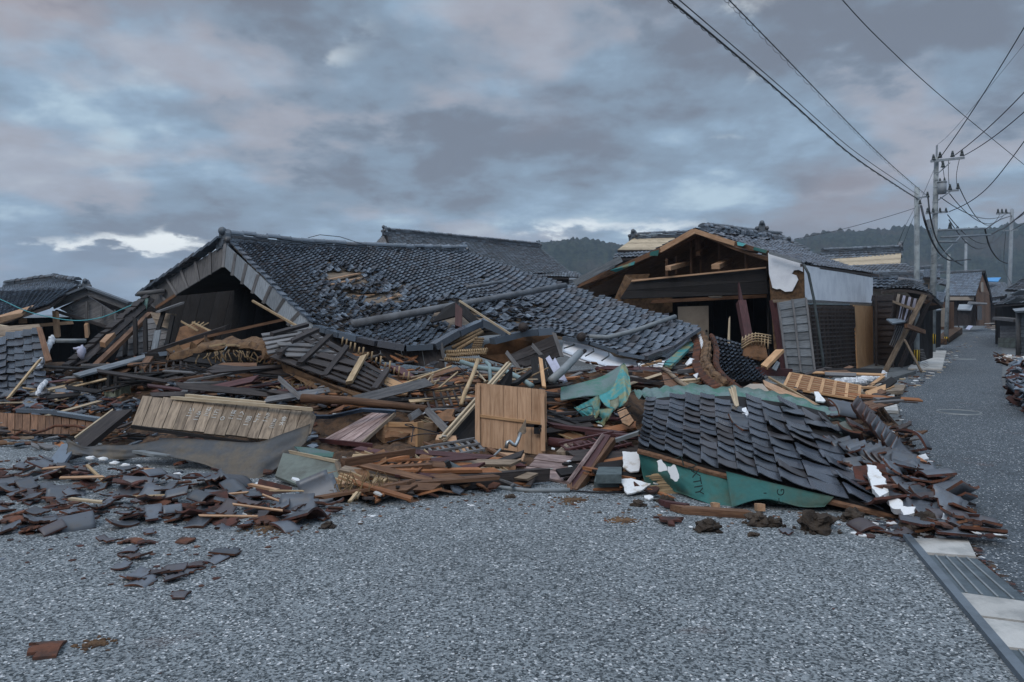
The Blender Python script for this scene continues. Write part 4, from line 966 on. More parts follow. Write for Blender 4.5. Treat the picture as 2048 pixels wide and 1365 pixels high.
tagit(planks('shutter', 'wood_grey', [(1840, 697, 20.5), (1847, 698, 20.6), (1858, 733, 20.4), (1849, 737, 20.2)], 12, 'u', None, .03, .02), 'slatted grey shutter leaning at the foot of the short pole', 'shutter')
sh = empty('shed', P(1870, 705, 34), 'small dark hut with pale tin roof behind the toppled gate', 'shed')
slab('roof', 'steel_pole', [P(1846, 607, 35), P(1868, 610, 37), P(1884, 620, 35.5), P(1846, 623, 33.6)], .06, sh)
planks('wall', 'wood_black', [(1846, 622, 34), (1882, 621, 37), (1881, 694, 37), (1850, 702, 34)], 8, 'v', sh, .05)
beam_obj('post', 'wood_dark', P(1850, 622, 33.8), P(1850, 702, 33.8), .2, .2, sh, ends=False)

h1 = simple_house('house', (44, 76, 0), 'dark timber house with steep blue tiled roof at the street bend',
    [([(1900, 549, 80), (1966, 545, 78), (1951, 592, 70), (1886, 592, 72)], 17, 14, 'tile_blue')],
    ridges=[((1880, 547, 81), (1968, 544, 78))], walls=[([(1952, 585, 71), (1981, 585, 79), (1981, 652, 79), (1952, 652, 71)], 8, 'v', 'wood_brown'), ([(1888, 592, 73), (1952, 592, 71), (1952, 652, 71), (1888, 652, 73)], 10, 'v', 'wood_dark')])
slab('gable_wall', 'wood_brown', [P(1966, 548, 77.5), P(1951, 590, 71), P(1982, 590, 79)], .1, h1)
beam_obj('barge_board', 'wood_black', P(1967, 544, 77), P(1982, 604, 79), .3, .4, h1)
slab('plaster_band', 'cream', [P(1900, 594, 70.6), P(1948, 594, 70.4), P(1948, 601, 70.4), P(1900, 601, 70.6)], .05, h1)
slab('window', 'cream', [P(1963, 565, 73), P(1967, 565, 74), P(1967, 584, 74), P(1963, 584, 73)], .05, h1)
slab('porch_roof', 'steel_pole', [P(1918, 609, 70), P(1946, 609, 69), P(1942, 620, 67), P(1915, 619, 68)], .1, h1)
planks('porch_wall', 'wood_dark', [(1916, 620, 68.2), (1942, 620, 67.3), (1942, 652, 67.3), (1916, 652, 68.2)], 5, 'v', h1)
slab('porch_roof', 'wood_grey', [P(1938, 603, 68), P(1975, 606, 74), P(1974, 609, 73), P(1936, 608, 67)], .1, h1)
planks('door', 'wood_grey', [(1955, 612, 70), (1964, 612, 72), (1964, 640, 72), (1955, 640, 70)], 2, 'v', h1)
h2 = simple_house('house', (28, 50, 0), 'cream walled house with blue grey roof seen between the two near poles', [([(1836, 541, 52), (1880, 538, 54), (1880, 556, 49), (1838, 556, 49)], 16, 6, 'tile_blue')], ridges=[((1806, 541, 52), (1884, 536, 54))],
    walls=[([(1838, 556, 49.6), (1872, 556, 49.6), (1872, 660, 49.6), (1838, 660, 49.6)], 1, 'v', 'cream')])
slab('window', 'wood_weather', [P(1840, 566, 49.3), P(1858, 566, 49.3), P(1858, 586, 49.3), P(1840, 586, 49.3)], .05, h2); slab('window', 'glass_dark', [P(1842, 569, 49.2), P(1856, 569, 49.2), P(1856, 584, 49.2), P(1842, 584, 49.2)], .03, h2)
h3 = simple_house('house', (33, 57, 0), 'small house with greenish sloping roof behind the slim pole', [([(1870, 584, 58), (1890, 586, 60), (1886, 606, 55), (1868, 602, 53)], 7, 8, 'tile_blue'), ([(1872, 556, 62), (1896, 560, 64), (1896, 572, 60), (1874, 566, 59)], 8, 5, 'tile_far')],
    walls=[([(1870, 604, 55.5), (1908, 604, 58), (1908, 660, 58), (1870, 660, 55.5)], 6, 'v', 'wood_brown')])
slab('boarded_front', 'cream', [P(1882, 616, 52), P(1890, 616, 52), P(1890, 654, 52), P(1882, 654, 52)], .1, h3)
beam_obj('broken_gutter', 'steel_pole', P(1870, 571, 52), P(1884, 564, 53), .1, .08, h3)
simple_house('house', (60, 100, 0), 'distant roof patched with a bright blue sheet', [([(1975, 562, 104), (2010, 566, 102), (2030, 590, 92), (1976, 588, 92)], 14, 9, 'tile_far')],
    walls=[([(1976, 588, 93), (2020, 588, 93), (2020, 650, 93), (1976, 650, 93)], 8, 'v', 'wood_dark')])
tagit(slab('blue_sheet', 'blue_tarp', [P(1972, 556, 100), P(2002, 555, 100), P(1996, 563, 97), P(1971, 562, 97)], .1), 'bright blue sheet covering a distant roof', 'tarp')
simple_house('house', (52, 84, 0), 'low distant house with dark gable between the blue-roofed house and the right side', [([(1984, 576, 86), (2000, 570, 86), (2010, 592, 82), (1982, 596, 80)], 6, 8, 'tile_far'), ([(1976, 597, 82), (2000, 597, 82), (2000, 606, 79), (1974, 606, 79)], 7, 3, 'tile_far')],
    walls=[([(1978, 604, 80), (2002, 604, 80), (2002, 652, 80), (1978, 652, 80)], 8, 'v', 'wood_dark')])
# right-hand side of the street
rh = simple_house('house', (26, 42, 0), 'dark boarded house with low tiled roofs on the right of the street',
    [([(2046, 556, 46), (2130, 530, 40), (2130, 585, 34), (2010, 580, 44)], 12, 9, 'tile_far'), ([(2048, 578, 42), (2130, 560, 36), (2130, 600, 32), (1988, 611, 40)], 14, 8, 'tile_far')],
    walls=[([(1993, 612, 41), (2130, 600, 33), (2130, 690, 33), (1994, 689, 41)], 12, 'v', 'wood_black'), ([(1993, 612, 41), (2004, 604, 60), (2004, 660, 60), (1993, 689, 41)], 6, 'v', 'wood_black')])
planks('wall', 'wood_grey', [(2000, 652, 38.5), (2036, 652, 37), (2036, 676, 37), (2000, 676, 38.5)], 4, 'u', rh); planks('wall', 'green_board', [(1996, 676, 38.3), (2036, 676, 36.8), (2036, 697, 36.8), (1996, 695, 38.3)], 2, 'u', rh)
beam_obj('canopy_edge', 'wood_grey', P(1996, 637, 38.5), P(2036, 641, 36.8), .5, .15, rh)
for (x, y) in ((2020, 606), (2030, 590)): beam_obj('roof_tin', 'steel_pole', P(x, y, 36), P(x + 24, y - 10, 34), .5, .04, rh)
rs = empty('clapboard_shed', P(2060, 712, 30), 'grey clapboard shed at the right picture edge', 'shed')
planks('wall', 'wood_grey_blue', [(2036, 622, 31), (2140, 618, 27), (2140, 722, 27), (2036, 711, 31)], 12, 'u', rs, .05, .0, over=.03)
slab('roof', 'steel_pole', [P(2025, 618, 31.5), P(2140, 606, 27), P(2140, 615, 26), P(2030, 623, 30.5)], .08, rs)
tube_obj('corner_post', 'wood_grey', [P(2037, 622, 30.8), P(2037, 711, 30.8)], .1, rs)
for k, (x, y, Y, lb) in enumerate(((1973, 655, 60, 'pale broken boards heaped by the right-hand road edge'),)):
    m = MB()
    r_ = empty('board_heap', G(1978, 665), lb, 'board heap')
    for i in range(9): q = G(1969 + rnd(0, 20), 663 + rnd(-2, 4)); beam_obj('board', random.choice(['wood_pale', 'concrete', 'wood_brown']), q + V((0, 0, .1 + i * .09)), q + V((rnd(.6, 1.6), rnd(-.8, .8), .15 + i * .09)), .25, .05, r_)
bk_ = empty('wheel', G(1911, 662), 'dark wheel lying against rubbish at the far left kerb', 'wheel')
c = G(1911, 662) + V((0, 0, .35)); m = MB(); m.tube([c + V((math.cos(k * .3142) * .36, math.sin(k * .3142) * .15, math.sin(k * .3142) * .36)) for k in range(21)], .05, 6, caps=False); m.build('tyre', 'black', bk_, None, True)
m = MB()
for k in range(6): m.tube([c, c + V((math.cos(k * 1.047) * .36, math.sin(k * 1.047) * .15, math.sin(k * 1.047) * .36))], .012, 4)
m.build('spoke', 'steel_pole', bk_)
tagit(slab('white_sign_board', 'lavender', [P(1937, 651, 66), P(1946, 652, 66), P(1939, 660, 62), P(1931, 658, 62)], .05), 'white framed panel lying tilted on the far left kerb', 'panel')
# low wall with dark opening left of kerb
tagit(slab('hedge_bank', 'earth', [G(1893, 690) + V((0, 0, .3)), G(1912, 680) + V((0, 0, .5)), G(1925, 668) + V((0, 0, .5)), G(1925, 668), G(1893, 690)], .6), 'low dark earth bank along the far left kerb', 'bank')
# ================================================================= WRECKAGE: NAMED PIECES
UP = V((0, 0, 1)); FC = V((0, -1, 0))
FPROF0 = [(0, .040), (.05, .046), (.14, .043), (.28, .030), (.45, .016), (.62, .007), (.8, .002), (1.0, .002)]
# -- left: dangling broken verge beam of the collapsed house, boards, felt
lv = empty('broken_verge', P(200, 760, 14), 'long broken verge beam running down from the roof corner at the left', 'beam')
planks('board', 'wood_dark', [(292, 588, 17.6), (310, 600, 17.6), (176, 722, 14), (120, 742, 13.6)], 1, 'v', lv, .06)
planks('board', 'wood_grey', [(252, 640, 16.4), (300, 612, 17.4), (210, 700, 14.9), (184, 708, 14.4)], 3, 'u', lv, .04)
m = MB()
for i in range(16):
    t = i / 16; p = P(296, 592, 17.5).lerp(P(118, 745, 13.4), t); q = P(296, 592, 17.5).lerp(P(118, 745, 13.4), t + .07); m.beam(p + V((rnd(-.04, .04), 0, rnd(-.02, .03))), q + V((0, 0, .02)), rnd(.08, .17), .05)
m.build('verge_tiles', 'wood_dark', lv)
beam_obj('broken_timber', 'wood_tan', P(205, 690, 14.6), P(222, 672, 15), .12, .1, lv)
beam_obj('broken_timber', 'wood_brown', P(60, 858, 11.5), P(300, 628, 16.6), .10, .08, None, 'long dark round timber leaning under the broken verge beam', 'timber')
# boarded wall behind it
bw = empty('boarded_wall', P(270, 715, 15), 'dark boarded wall piece with battens below the left roof corner', 'wall panel')
planks('boards', 'wood_grey', [(262, 645, 16.3), (352, 628, 16.0), (322, 706, 15.4), (232, 716, 15.2)], 6, 'u', bw, .03, over=.01)
planks('torn_top', 'wood_weather', [(300, 625, 15.9), (352, 628, 15.7), (340, 660, 15.6), (312, 650, 15.7)], 2, 'u', bw, .03)
for a, b in (((270, 636), (272, 712)), ((290, 640), (292, 708)), ((328, 622), (304, 700)), ((346, 632), (332, 700)), ((252, 660), (250, 712))): beam_obj('batten', 'wood_black', P(*a, 15.6), P(*b, 15.1), .08, .05, bw, up=FC)
beam_obj('pale_batten', 'wood_grey_blue', P(316, 662, 15.0), P(308, 702, 14.8), .12, .03, bw, up=FC)
beam_obj('board', 'wood_grey', P(316, 624, 15.5), P(366, 606, 15.8), .2, .04, None, 'short grey board sticking out across the dark gable', 'board')
tagit(slab('clay_patch', 'mudwall_orange', [P(345, 700, 15), P(360, 655, 15.3), P(382, 648, 15.4), P(430, 662, 15.2), P(400, 690, 15), P(372, 706, 14.8)], .15), 'orange clay wall fragment inside the dark gable', 'wall fragment')
lf = empty('lath_grid', P(390, 668, 15), 'small broken bamboo lath grid stuck in the clay fragment', 'lath grid')
for i in range(4): beam_obj('lath', 'bamboo', P(378 + i * 9, 655 - i * 1, 15.1), P(390 + i * 9, 643 + i, 15.2), .02, .02, lf, up=FC)
beam_obj('lath', 'bamboo', P(362, 643, 15.1), P(396, 662, 15.0), .03, .03, lf); beam_obj('lath', 'bamboo', P(385, 645, 15.1), P(424, 664, 15.0), .03, .03, lf)
# lean-to roof edge and shed wall, left middle
le = empty('lean_to', P(230, 790, 13), 'collapsed dark lean-to with thin sheet roof at the left', 'lean-to')
slab('roof_sheet', 'wood_grey_blue', [P(145, 748, 12.6), P(300, 706, 13.8), P(302, 714, 13.2), P(160, 752, 12.2)], .03, le)
planks('fascia', 'wood_dark', [(160, 750, 12.5), (302, 712, 13.2), (302, 724, 13.2), (168, 760, 12.5)], 1, 'u', le, .03)
planks('boards', 'wood_grey', [(168, 758, 12.7), (236, 742, 13.0), (240, 790, 12.9), (170, 790, 12.6)], 5, 'v', le, .03)
for x in (171, 186, 201, 216, 232): beam_obj('batten', 'wood_black', P(x, 752, 12.5), P(x, 790, 12.4), .06, .05, le, up=FC)
planks('dark_panel', 'wood_black', [(236, 738, 13), (300, 722, 13.4), (296, 790, 13), (240, 800, 12.8)], 6, 'v', le, .03)
# long dark beams in the middle left
for a, b, w, h, mt, lb in (((300, 706, 13.6), (455, 655, 14.4), .10, .08, 'wood_dark', 'dark bent beam rising towards the right below the gable opening'),
    ((300, 712, 13.2), (500, 712, 12.4), .25, .10, 'wood_black', 'long flat black beam under the arched clay wall'),
    ((290, 760, 12.5), (560, 742, 12.2), .2, .25, 'wood_black', 'massive black beam lying in the dark hollow at left'),
    ((310, 770, 11.9), (455, 748, 12.2), .10, .09, 'wood_brown', 'brown squared timber in the dark hollow at left'),
    ((455, 748, 12.0), (560, 758, 11.8), .14, .06, 'wood_brown', 'brown timber with broken end beneath the clapboard panel'),
    ((420, 672, 13.6), (575, 638, 13.8), .05, .05, 'wood_brown', 'thin dark stick across the foot of the gable'),
    ((505, 602, 13.8), (626, 671, 12.2), .035, .035, 'bamboo', 'long pale bamboo stick leaning on the barge board')):
    beam_obj('timber', mt, P(*a), P(*b), w, h, None, lb, 'timber', bend=.0)
for k, (a, b) in enumerate((((325, 708), (355, 705)), ((360, 708), (386, 706)), ((386, 704), (436, 710)))):
    tagit(beam_obj('metal_flashing', 'tile_blue', P(*a, 12.9), P(*b, 12.9), .2, .07), ('left', 'middle', 'right')[k] + ' one of three grey flashing pieces on the long black beam', 'flashing', 'flashing pieces')
# arched clay wall with bamboo laths
def arch():
    top = interp([P(335, 712, 13), P(390, 690, 13), P(455, 678, 13.0), P(520, 676, 12.6), P(572, 692, 12.0), P(600, 715, 11.6)], 34)
    bot = interp([P(345, 722, 12.7), P(395, 706, 12.7), P(455, 695, 12.6), P(515, 700, 12.1), P(560, 726, 11.7), P(590, 760, 11.3)], 34); rows = []
    for i in range(8):
        v = i / 7; rows.append([t * (1 - v) + b * v + V((noise.noise(t * 3) * .05, -.12 * math.sin(v * 3), noise.noise(V((j * .4, v * 3, 1))) * .08)) for j, (t, b) in enumerate(zip(top, bot))])
    m = MB(); m.grid(rows, .12); r_ = empty('arched_clay_wall', P(460, 720, 12.6), 'arched strip of brown clay wall with broken bamboo laths', 'wall fragment'); m.build('clay', 'mudwall', r_)
    for k in range(5): beam_obj('lath', 'bamboo', P(420 + k * 22, 690 + abs(k - 1.5) * 2, 12.45), P(448 + k * 22, 688 + k * 2, 12.4), .03, .03, r_)
    for k in range(26): 
        x = rnd(390, 590); y = lerp_table([(390, 712), (455, 700), (520, 706), (600, 760)], x); tube_obj('straw_tuft', 'straw', [P(x, y, 12.2), P(x + rnd(-8, 8), y + rnd(4, 12), 12.1), P(x + rnd(-12, 12), y + rnd(10, 26), 12.0)], .012, r_, n=4)
arch()
tube_obj('wire_loop', 'pipe_grey', [P(454, 694, 12.3), P(446, 706, 12.2), P(446, 722, 12.1), P(456, 734, 12), P(472, 738, 12)], .012, None, 'thin pale wire curving over the dark hollow', 'wire', n=6)
# big clapboard panel
cp = empty('clapboard_wall', P(650, 780, 11), 'large dark clapboard wall panel with slanting battens lying below the roof', 'wall panel')
CPc = [res(q) for q in ((622, 655, 12.3), (812, 768, 10.5), (746, 796, 9.9), (500, 694, 11.8))]
cpc = [res(q) for q in ((508, 672, 12.2), (620, 656, 12.4), (812, 770, 10.5), (742, 790, 10.2))]
_l0, _l1 = [P(612, 655, 12.4), P(815, 772, 10.4)], [P(536, 716, 11.2), P(742, 790, 9.9)]
for k in range(1):
    planks('clapboards', 'wood_dark', [_l0[0], _l0[1], _l1[1], _l1[0]], 6, 'u', cp, .02, .0, over=.03, jag=.03)
planks('clapboards', 'wood_grey', [P(520, 668, 12.4), P(618, 655, 12.5), P(660, 684, 11.8), P(536, 712, 11.3)], 5, 'u', cp, .02, .0, over=.03, jag=.03)
planks('loose_boards', 'wood_grey', [P(552, 684, 11.7), P(640, 688, 11.7), P(690, 720, 11.1), P(566, 716, 11.1)], 3, 'u', cp, .02, .004, over=.03, jag=.08)
planks('loose_boards', 'wood_dark', [P(636, 702, 11.2), P(730, 726, 11.0), P(700, 752, 10.5), P(610, 728, 10.9)], 2, 'u', cp, .02, .004, over=.04, jag=.08)
for a, b in (((618, 658), (548, 678)), ((638, 668), (588, 692)), ((663, 680), (604, 736)), ((697, 702), (652, 762)), ((730, 722), (702, 774)), ((778, 748), (752, 788)), ((592, 692), (564, 716))):
    A, B = P(*a, 12.2 - (a[0] - 600) * .0085), P(*b, 11.3 - (b[0] - 540) * .0065)
    beam_obj('batten', 'bamboo' if a[0] == 730 else 'wood_dark', A + V((0, -.10, .07)), B + V((0, -.12, .07)), .08, .05, cp, up=V((0, -.6, .8)))
slab('clay_back', 'mudwall', [P(560, 724, 11.2), P(652, 766, 10.4), P(745, 795, 9.8), P(740, 806, 9.8), P(640, 785, 10.4), P(566, 742, 11.2)], .12, cp)
planks('orange_board', 'wood_fresh', [(770, 752, 10.5), (826, 775, 10.3), (815, 790, 10.0), (762, 788, 10.1)], 3, 'u', cp, .03, jag=.05)
for i in range(16): 
    t = i / 15; c = P(684, 690, 11.6).lerp(P(816, 764, 10.6), t); tube_obj('lath_end', 'bamboo', [c, c + V((.02, -.02, .12 + .03 * math.sin(i * 3)))], .014, cp, n=5)
beam_obj('board', 'wood_grey', P(716, 800, 9.5), P(860, 764, 10.2), .13, .03, None, 'long grey board slanting up over the end of the clapboard panel', 'board', up=V((0, -1, .4)))
beam_obj('batten', 'wood_grey', P(558, 757, 10.3), P(603, 798, 9.7), .06, .03, None, 'thin grey batten leaning left of the round beam', 'batten', up=FC)
tube_obj('round_beam', 'wood_brown', [P(604, 797, 9.5), P(700, 802, 9.4), P(852, 818, 9.2)], .06, None, 'long round brown beam lying behind the chalk-marked panel', 'beam', n=12, r2=.045)
# -- chalk-marked plank panel
ck = empty('marked_panel', P(450, 890, 8.5), 'weathered plank panel with white chalk marks leaning at the left', 'wall panel')
T0, T1, B1, B0 = P(286, 790, 9.0), P(628, 823, 8.6), P(578, 886, 8.25), P(262, 853, 8.7)
planks('planks', 'wood_weather', [T0, P(605, 821, 8.65), P(582, 885, 8.25), B0], 15, 'v', ck, .03, .004, .05)
slab('corner_plank', 'wood_weather', [P(606, 819, 8.64), P(622, 822, 8.6), P(632, 833, 8.6), P(621, 868, 8.4), P(583, 884, 8.27)], .03, ck, gdir=V((-.2, -.3, -.6)))
beam_obj('top_rail', 'wood_pale', P(350, 796, 8.9), P(624, 819, 8.5), .05, .035, ck)
beam_obj('top_rail', 'wood_pale', P(374, 791, 9.0), P(530, 806, 8.8), .05, .03, ck)
planks('edge_strip', 'wood_black', [(262, 850, 8.66), (500, 884, 8.35), (498, 890, 8.35), (262, 858, 8.66)], 1, 'u', ck, .04)
nrm = (T1 - T0).cross(B0 - T0).normalized(); nrm = -nrm if nrm.y > 0 else nrm
marks = ['い\n二', 'ろ\n二', 'は\n三', 'に\n二', '○', 'ほ\n二', 'へ\n二', '回\n二', 'と\n上', 'ち\n二', 'ヌ\n三', '金\n大', 'り\n上']
for i, t in enumerate(marks[:12]):
    u = .34 + i * .052; c = bil([T0, P(605, 821, 8.65), P(582, 885, 8.25), B0], u, .42 + .1 * math.sin(i * 2)) + nrm * .012
    text_obj(t, 'chalk', c, (T1 - T0), nrm, .066, ck, 'chalk_mark')
# felt sheet
sheet('felt_sheet', 'felt', [(132, 876, 8.7), (168, 893, 8.6), (205, 890, 8.6), (258, 890, 8.5), (300, 884, 8.6), (345, 876, 8.6), (430, 881, 8.4), (510, 885, 8.2), (565, 868, 8.15), (620, 848, 8.1)],
      [(134, 908, 8.5), (170, 912, 8.5), (210, 918, 8.45), (255, 918, 8.4), (300, 908, 8.4), (350, 916, 8.2), (410, 930, 8.1), (488, 965, 7.7), (545, 942, 7.9), (614, 884, 8.0)], 70, 12, .05, 9, .006,
      None, 'torn dark grey roofing felt draped in front of the chalk-marked panel', 'felt sheet')
beam_obj('trough', 'pipe_grey', P(258, 900, 8.55), P(325, 912, 8.3), .10, .03, None, 'grey tin piece under the felt sheet', 'tin piece')
# grey-green board right of the felt
gb = empty('fallen_board', P(640, 1000, 7.3), 'grey green stained board standing askew beside the tile heap', 'board')
slab('face', 'green_board', [P(566, 906, 7.8), P(672, 924, 7.6), P(706, 1000, 6.95), P(690, 1006, 6.92), P(550, 952, 7.5)], .03, gb)
beam_obj('top_edge', 'wood_pale', P(580, 904, 7.8), P(673, 923, 7.58), .03, .03, gb, up=FC); beam_obj('side_edge', 'wood_weather', P(674, 926, 7.55), P(704, 1002, 6.93), .03, .05, gb, up=FC)
sheet('green_cloth', 'teal_old', [(588, 893, 7.9), (630, 897, 7.9), (668, 905, 7.8)], [(600, 905, 7.75), (630, 912, 7.7), (664, 915, 7.65)], 16, 5, .05, 4, .01, None, 'small teal rag on top of the grey green board', 'rag')
# canvas awning tatters
cv = empty('torn_awning', P(245, 805, 12.0), 'ragged pale canvas hanging from a slanting dark bar at left', 'awning')
beam_obj('bar', 'wood_dark', P(224, 786, 11.9), P(292, 738, 12.6), .05, .05, cv, ends=False); beam_obj('bar', 'wood_brown', P(284, 738, 12.4), P(300, 716, 12.9), .12, .06, cv)
def tatters():
    top = interp([P(207, 784, 11.9), P(232, 781, 11.9), P(258, 766, 12.1), P(285, 738, 12.3)], 40); rows = []
    hang = lerp_table
    for i in range(8):
        v = i / 7; rows.append([t + V((0, noise.noise(V((j * .35, v, 3))) * .08, -v * (lerp_table([(0, .17), (6, .24), (11, .17), (17, .24), (21, .15), (22, .14), (27, .20), (30, .12), (34, .26), (36, .18), (39, .22)], j) * .9 * (1 + .22 * abs(math.sin(j * 1.9)))))) for j, t in enumerate(top)])
    m = MB(); m.grid(rows, .006); m.build('canvas', 'canvas', cv, None, True)
tatters()
# big slanting girder-like beam at the left
gb2 = empty('grooved_beam', P(160, 900, 9.6), 'thick dark grooved beam slanting down to the asphalt at left', 'beam')
beam_obj('timber', 'wood_dark', P(244, 826, 9.7), P(118, 928, 8.7), .22, .08, gb2, up=V((0, -.7, .7)))
beam_obj('pale_edge', 'wood_pale', P(226, 821, 9.75), P(150, 877, 9.2), .03, .03, gb2)
beam_obj('lower_half', 'tile_blue', P(140, 890, 8.8), P(108, 935, 8.2), .2, .03, gb2, up=V((0, -.7, .7)))
# left clapboard wall lying low (0-260, 815-890)
ll = empty('low_board_wall', P(100, 885, 10.2), 'low brown plank wall with tile edging at the left picture edge', 'wall panel')
planks('planks', 'wood_brown', [(-30, 822, 10.9), (205, 838, 10.4), (200, 880, 10.0), (-30, 880, 10.4)], 15, 'v', ll, .03, .006, .06, warp=.03)
beam_obj('tile_edge', 'tile_glaze', P(35, 821, 10.8), P(112, 824, 10.6), .10, .05, ll); beam_obj('tile_edge', 'tile_glaze', P(112, 826, 10.6), P(215, 842, 10.3), .10, .05, ll); 
tube_obj('bent_tile_rim', 'clay', [P(28, 872, 10.0), P(45, 862, 10.0), P(62, 868, 10.0), P(90, 861, 9.9), P(110, 852, 9.8), P(150, 852, 9.8), P(190, 860, 9.7)], .018, ll, n=6)
beam_obj('lath', 'wood_weather', P(32, 878, 9.95), P(66, 875, 9.9), .05, .03, ll)
planks('hollow_shade_boards', 'wood_black', [(-40, 868, 10.5), (420, 868, 9.6), (420, 925, 9.2), (-40, 890, 10.4)], 8, 'u', ll, .03)  # black boards stand in for the shade of the hollow
# left: upright tile-clad slab
lt = empty('fallen_roof_piece', P(60, 800, 12.5), 'slab of roof standing on edge with dark tiles at far left', 'roof piece')
ls = surf4([(15, 668, 14.6), (84, 655, 14.2), (95, 790, 12.0), (18, 800, 12.4)], 0, .1); roof_tiles('tiles', ls, 4, 10, 'tile_dark', lt, jit=lambda c, i, j: .014, prof=FPROF0, hs=.6); deck('boards', 'wood_weather', ls, lt)
ls = surf4([(-30, 690, 14.6), (12, 672, 14.4), (18, 800, 12.2), (-30, 800, 12.4)], 0, .1); roof_tiles('tiles', ls, 2, 9, 'tile_dark', lt, jit=lambda c, i, j: .014, prof=FPROF0, hs=.6); deck('boards', 'wood_dark', ls, lt)
planks('stripped_boards', 'wood_weather', [(-20, 655, 15), (78, 648, 14.8), (92, 700, 14), (-20, 690, 14.6)], 4, 'u', lt, .04)
tagit(planks('broken_board', 'wood_brown', [(72, 655, 14), (84, 655, 14), (104, 720, 13), (90, 724, 13)], 1, 'v', None, .04), 'narrow brown board beside the standing roof slab', 'board')
beam_obj('stick', 'bamboo', P(16, 798, 11.8), P(80, 720, 12.6), .035, .035, None, 'pale bamboo stick leaning in front of the standing roof slab', 'stick')
beam_obj('stick', 'wood_pale', P(-20, 648, 16), P(56, 661, 15.6), .09, .03, None, 'pale flat stick at the left edge below the stripped eave', 'stick')
def lacy(name, pts, wid, mat, lab, cat):
    m = MB(); p = interp([P(*q) for q in pts], 34)
    for i, q in enumerate(p): m.blob(q, wid * rnd(.6, 1.4), wid, wid * rnd(.8, 1.7), i, .5)
    tagit(m.build(name, mat), lab, cat)
lacy('plaster_crust', [(104, 678, 14), (92, 705, 13.6), (82, 726, 13.2), (72, 740, 13)], .05, 'snow_white', 'crumbling strip of white plaster along the edge of the standing slab', 'plaster strip')
lacy('plaster_crust', [(92, 765, 12), (82, 775, 11.9), (76, 788, 11.8)], .03, 'snow_white', 'small strip of white plaster at the foot of the standing slab', 'plaster strip')
m = MB(); m.blob(P(163, 705, 14), .08, .06, .14, 2, .4); m.blob(P(157, 698, 14), .10, .05, .04, 5, .5); tagit(m.build('torn_plastic_bag', 'lavender', None, None, True), 'pale torn plastic wrap caught on the broken verge beam', 'plastic wrap')
sheet('plastic_rag', 'teal_old', [(262, 606, 17.2), (280, 600, 17.2), (296, 596, 17.2)], [(264, 622, 17), (282, 624, 17), (294, 618, 17)], 14, 5, .12, 5, .01, None, 'grey green plastic shreds tied at the left roof corner', 'plastic shred')

# -- tin gutter, plank fan, drawer box
tg = empty('bent_gutter', P(700, 835, 9), 'bent blue grey tin gutter lying over the fanned boards', 'gutter')
for a, b in (((629, 834, 9.2), (662, 834, 9.1)), ((662, 834, 9.1), (725, 820, 9.0)), ((725, 820, 9.0), (792, 824, 9.0))):
    beam_obj('section', 'tin_blue', P(*a), P(*b), .02, .05, tg, ends=False); beam_obj('flange', 'tin_blue', P(*a) + V((0, -.04, .02)), P(*b) + V((0, -.04, .02)), .08, .008, tg, ends=False)
pf = empty('fanned_boards', P(700, 890, 8.6), 'purplish sunbleached boards of a fallen door lying askew', 'board panel')
planks('boards', 'wood_pink', [(748, 824, 9.3), (789, 826, 9.0), (715, 890, 8.5), (640, 883, 8.9)], 5, 'v', pf, .02, .004, .01); beam_obj('edge_rail', 'wood_weather', P(790, 828, 8.95), P(722, 889, 8.45), .02, .04, pf); beam_obj('bottom_rail', 'wood_maroon', P(636, 881, 8.85), P(745, 892, 8.3), .04, .05, pf)
bx = empty('wooden_box', P(815, 892, 8.9), 'light brown open-topped wooden box half buried in debris', 'box')
planks('front', 'wood_tan', [(752, 848, 8.9), (836, 849, 8.7), (836, 893, 8.7), (752, 893, 8.9)], 1, 'u', bx, .02); planks('side', 'wood_tan', [(836, 849, 8.7), (873, 844, 9.1), (873, 890, 9.1), (836, 893, 8.7)], 1, 'u', bx, .02)
planks('top_rail', 'wood_fresh', [(760, 844, 8.88), (835, 845, 8.66), (835, 855, 8.66), (760, 855, 8.88)], 1, 'u', bx, .03); planks('post', 'wood_fresh', [(834, 845, 8.64), (847, 843, 8.78), (847, 893, 8.78), (834, 894, 8.64)], 1, 'v', bx, .03)
planks('back', 'wood_brown', [(770, 842, 9.4), (872, 840, 9.5), (872, 880, 9.5), (770, 880, 9.4)], 1, 'u', bx, .02)
for a, b in (((820, 836, 9.0), (850, 816, 9.3)), ((852, 817, 9.2), (894, 862, 8.9))): beam_obj('frame_bar', 'wood_grey', P(*a), P(*b), .08, .05, None, ('left' if a[0] == 820 else 'right') + ' bar of a grey angled frame above the wooden box', 'frame bar', up=FC)
# -- pale sliding-track boards leaning on door
tb = empty('track_board', P(920, 880, 8.8), 'pair of pale grooved strips on a black board leaning left of the door', 'board')
for dx in (0, 9): beam_obj('strip', 'wood_pale', P(880 + dx, 878 + dx * .3, 8.5), P(1016 + dx * .6, 726 + dx * .2, 9.8), .028, .03, tb)
slab('black_board', 'wood_black', [P(893, 880, 8.62), P(1026, 733, 9.85), P(1024, 765, 9.75), P(955, 880, 8.8), P(905, 900, 8.6)], .02, tb)
